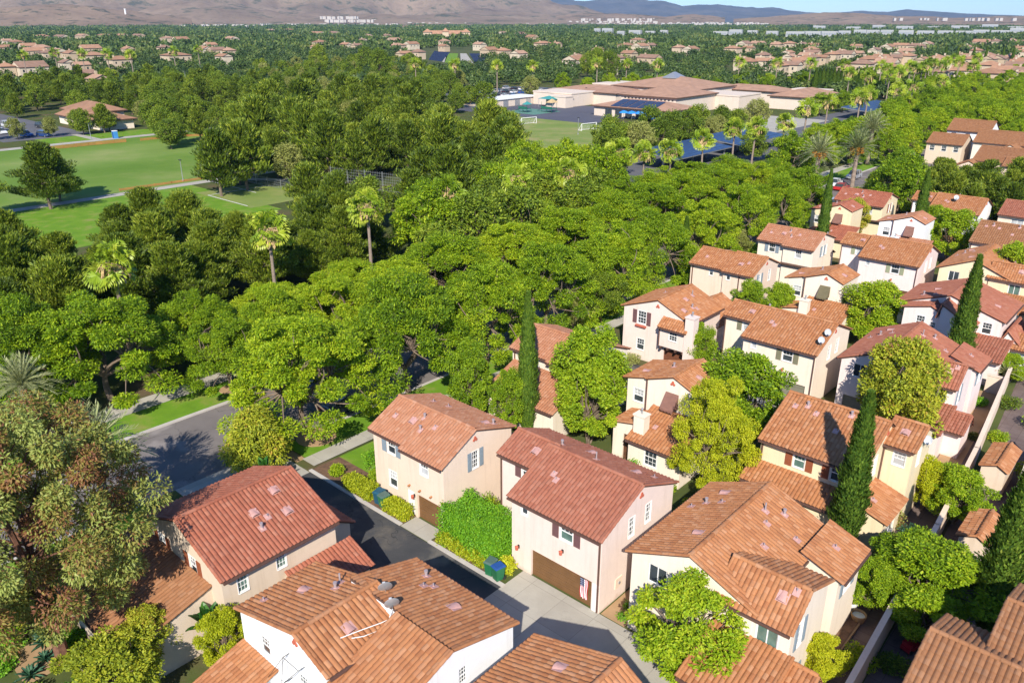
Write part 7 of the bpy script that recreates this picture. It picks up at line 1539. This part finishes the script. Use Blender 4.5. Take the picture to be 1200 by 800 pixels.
netfence('rail_fence', 'white rail fence before the playground asphalt at its left end', [(-214, 205), (-203, 207)], 1.2, 'white', 'fence', 2.5, 3)
def goal(u, v, rz, label):
    r = empty('soccer_goal', W(u, v), A0 + rz, label, 'goal', 'goals on the playing lawn'); w, h, d = 3.2, 2.1, 1.6; b = MB()
    for p, q in (((-w, 0, 0), (-w, 0, h)), ((w, 0, 0), (w, 0, h)), ((-w, 0, h), (w, 0, h)), ((-w, 0, h), (-w, d, 0)), ((w, 0, h), (w, d, 0)), ((-w, d, 0), (w, d, 0)), ((-w, 0, 0), (-w, d, 0)), ((w, 0, 0), (w, d, 0))): b.tube([p, q], .09, 6)
    b.build('frame', M['white'], r); n = MB()
    for i in range(13): x = -w + 2 * w * i / 12; n.bar((x, 0, h), (x, d, 0), .02, .02)
    for i in range(7): t = i / 6; n.bar((-w, d * t, h * (1 - t)), (w, d * t, h * (1 - t)), .02, .02)
    n.build('net', M['white'], r)
goal(-159.5, 178, R(80), 'white goal at the left end of the playing lawn'); goal(-135, 179, R(80), 'white goal at the right end of the playing lawn')
M['playgreen'] = plain('dark green play panels', (.02, .13, .085), .5); M['playtan'] = plain('tan play roof', (.50, .36, .18), .6); M['teal'] = plain('teal shade cloth', (.05, .25, .24), .7)
def play(u, v, s_, roofmat, label):
    r = empty('play_structure', W(u, v), A0, label, 'playground'); b = MB()
    for x in (-2, 0, 2):
        for y in (-1.2, 1.2): b.tube([(x * s_, y * s_, 0), (x * s_, y * s_, 3.0 * s_)], .07, 6)
    b.build('post', M['playgreen'], r) if 0 else b.build('frame', M['playgreen'], r)
    b = MB(); b.box((-2.1 * s_, -1.3 * s_, 1.2), (2.1 * s_, 1.3 * s_, 1.35)); b.build('deck', M['playgreen'], r)
    b = MB(); b.box((-2.1 * s_, -1.34 * s_, 1.36), (2.1 * s_, -1.28 * s_, 2.1)); b.build('panel', M['playgreen'], r)
    b = MB(); b.add([(-.1, -1.6 * s_, 2.9 * s_), (2.3 * s_, -1.6 * s_, 2.9 * s_), (2.3 * s_, 1.6 * s_, 2.9 * s_), (-.1, 1.6 * s_, 2.9 * s_), (1.1 * s_, 0, 4.0 * s_)], [(0, 1, 4), (1, 2, 4), (2, 3, 4), (3, 0, 4)]); b.build('canopy', M[roofmat], r)
    b = MB(); b.add([(-2.1 * s_, -.5, 1.3), (-2.1 * s_, .5, 1.3), (-4.6 * s_, .5, .3), (-4.6 * s_, -.5, .3)], [(0, 1, 2, 3)]); b.build('slide', M['teal'], r)
play(-185, 205, 1.0, 'teal', 'left green play structure on the playground asphalt'); play(-178, 211, 1.25, 'playtan', 'right play structure with a tan roof on the playground asphalt')
r = empty('shade_sail', W(-190, 226), A0, 'teal shade roof on posts behind the play structures', 'shade canopy'); b = MB(); b.add([(-4, -3, 3.2), (4, -3, 3.2), (4, 3, 3.2), (-4, 3, 3.2), (0, 0, 4.4)], [(0, 1, 4), (1, 2, 4), (2, 3, 4), (3, 0, 4)]); b.build('canopy', M['teal'], r)
for x in (-3.6, 3.6):
    for y in (-2.6, 2.6): b = MB(); b.tube([(x, y, 0), (x, y, 3.3)], .08, 6); b.build('post', M['steel'], r)
M['umbblue'] = plain('blue umbrella cloth', (.03, .22, .62), .7)
for i, (u, v) in enumerate(((-143.5, 210.5), (-140.5, 211), (-138, 212), (-135, 210.5), (-131, 206), (-127, 206.5), (-126, 202))):
    r = empty('patio_umbrella', W(u, v), 0, 'blue umbrella over the lunch tables in front of the school', 'umbrella', 'blue lunch umbrellas'); b = MB(); b.lathe([(.01, 3.1), (1.0, 2.8), (1.7, 2.35), (1.7, 2.2)], n=8); b.build('canopy', M['umbblue'], r); b = MB(); b.tube([(0, 0, 0), (0, 0, 2.9)], .05, 6); b.build('pole', M['steel'], r)
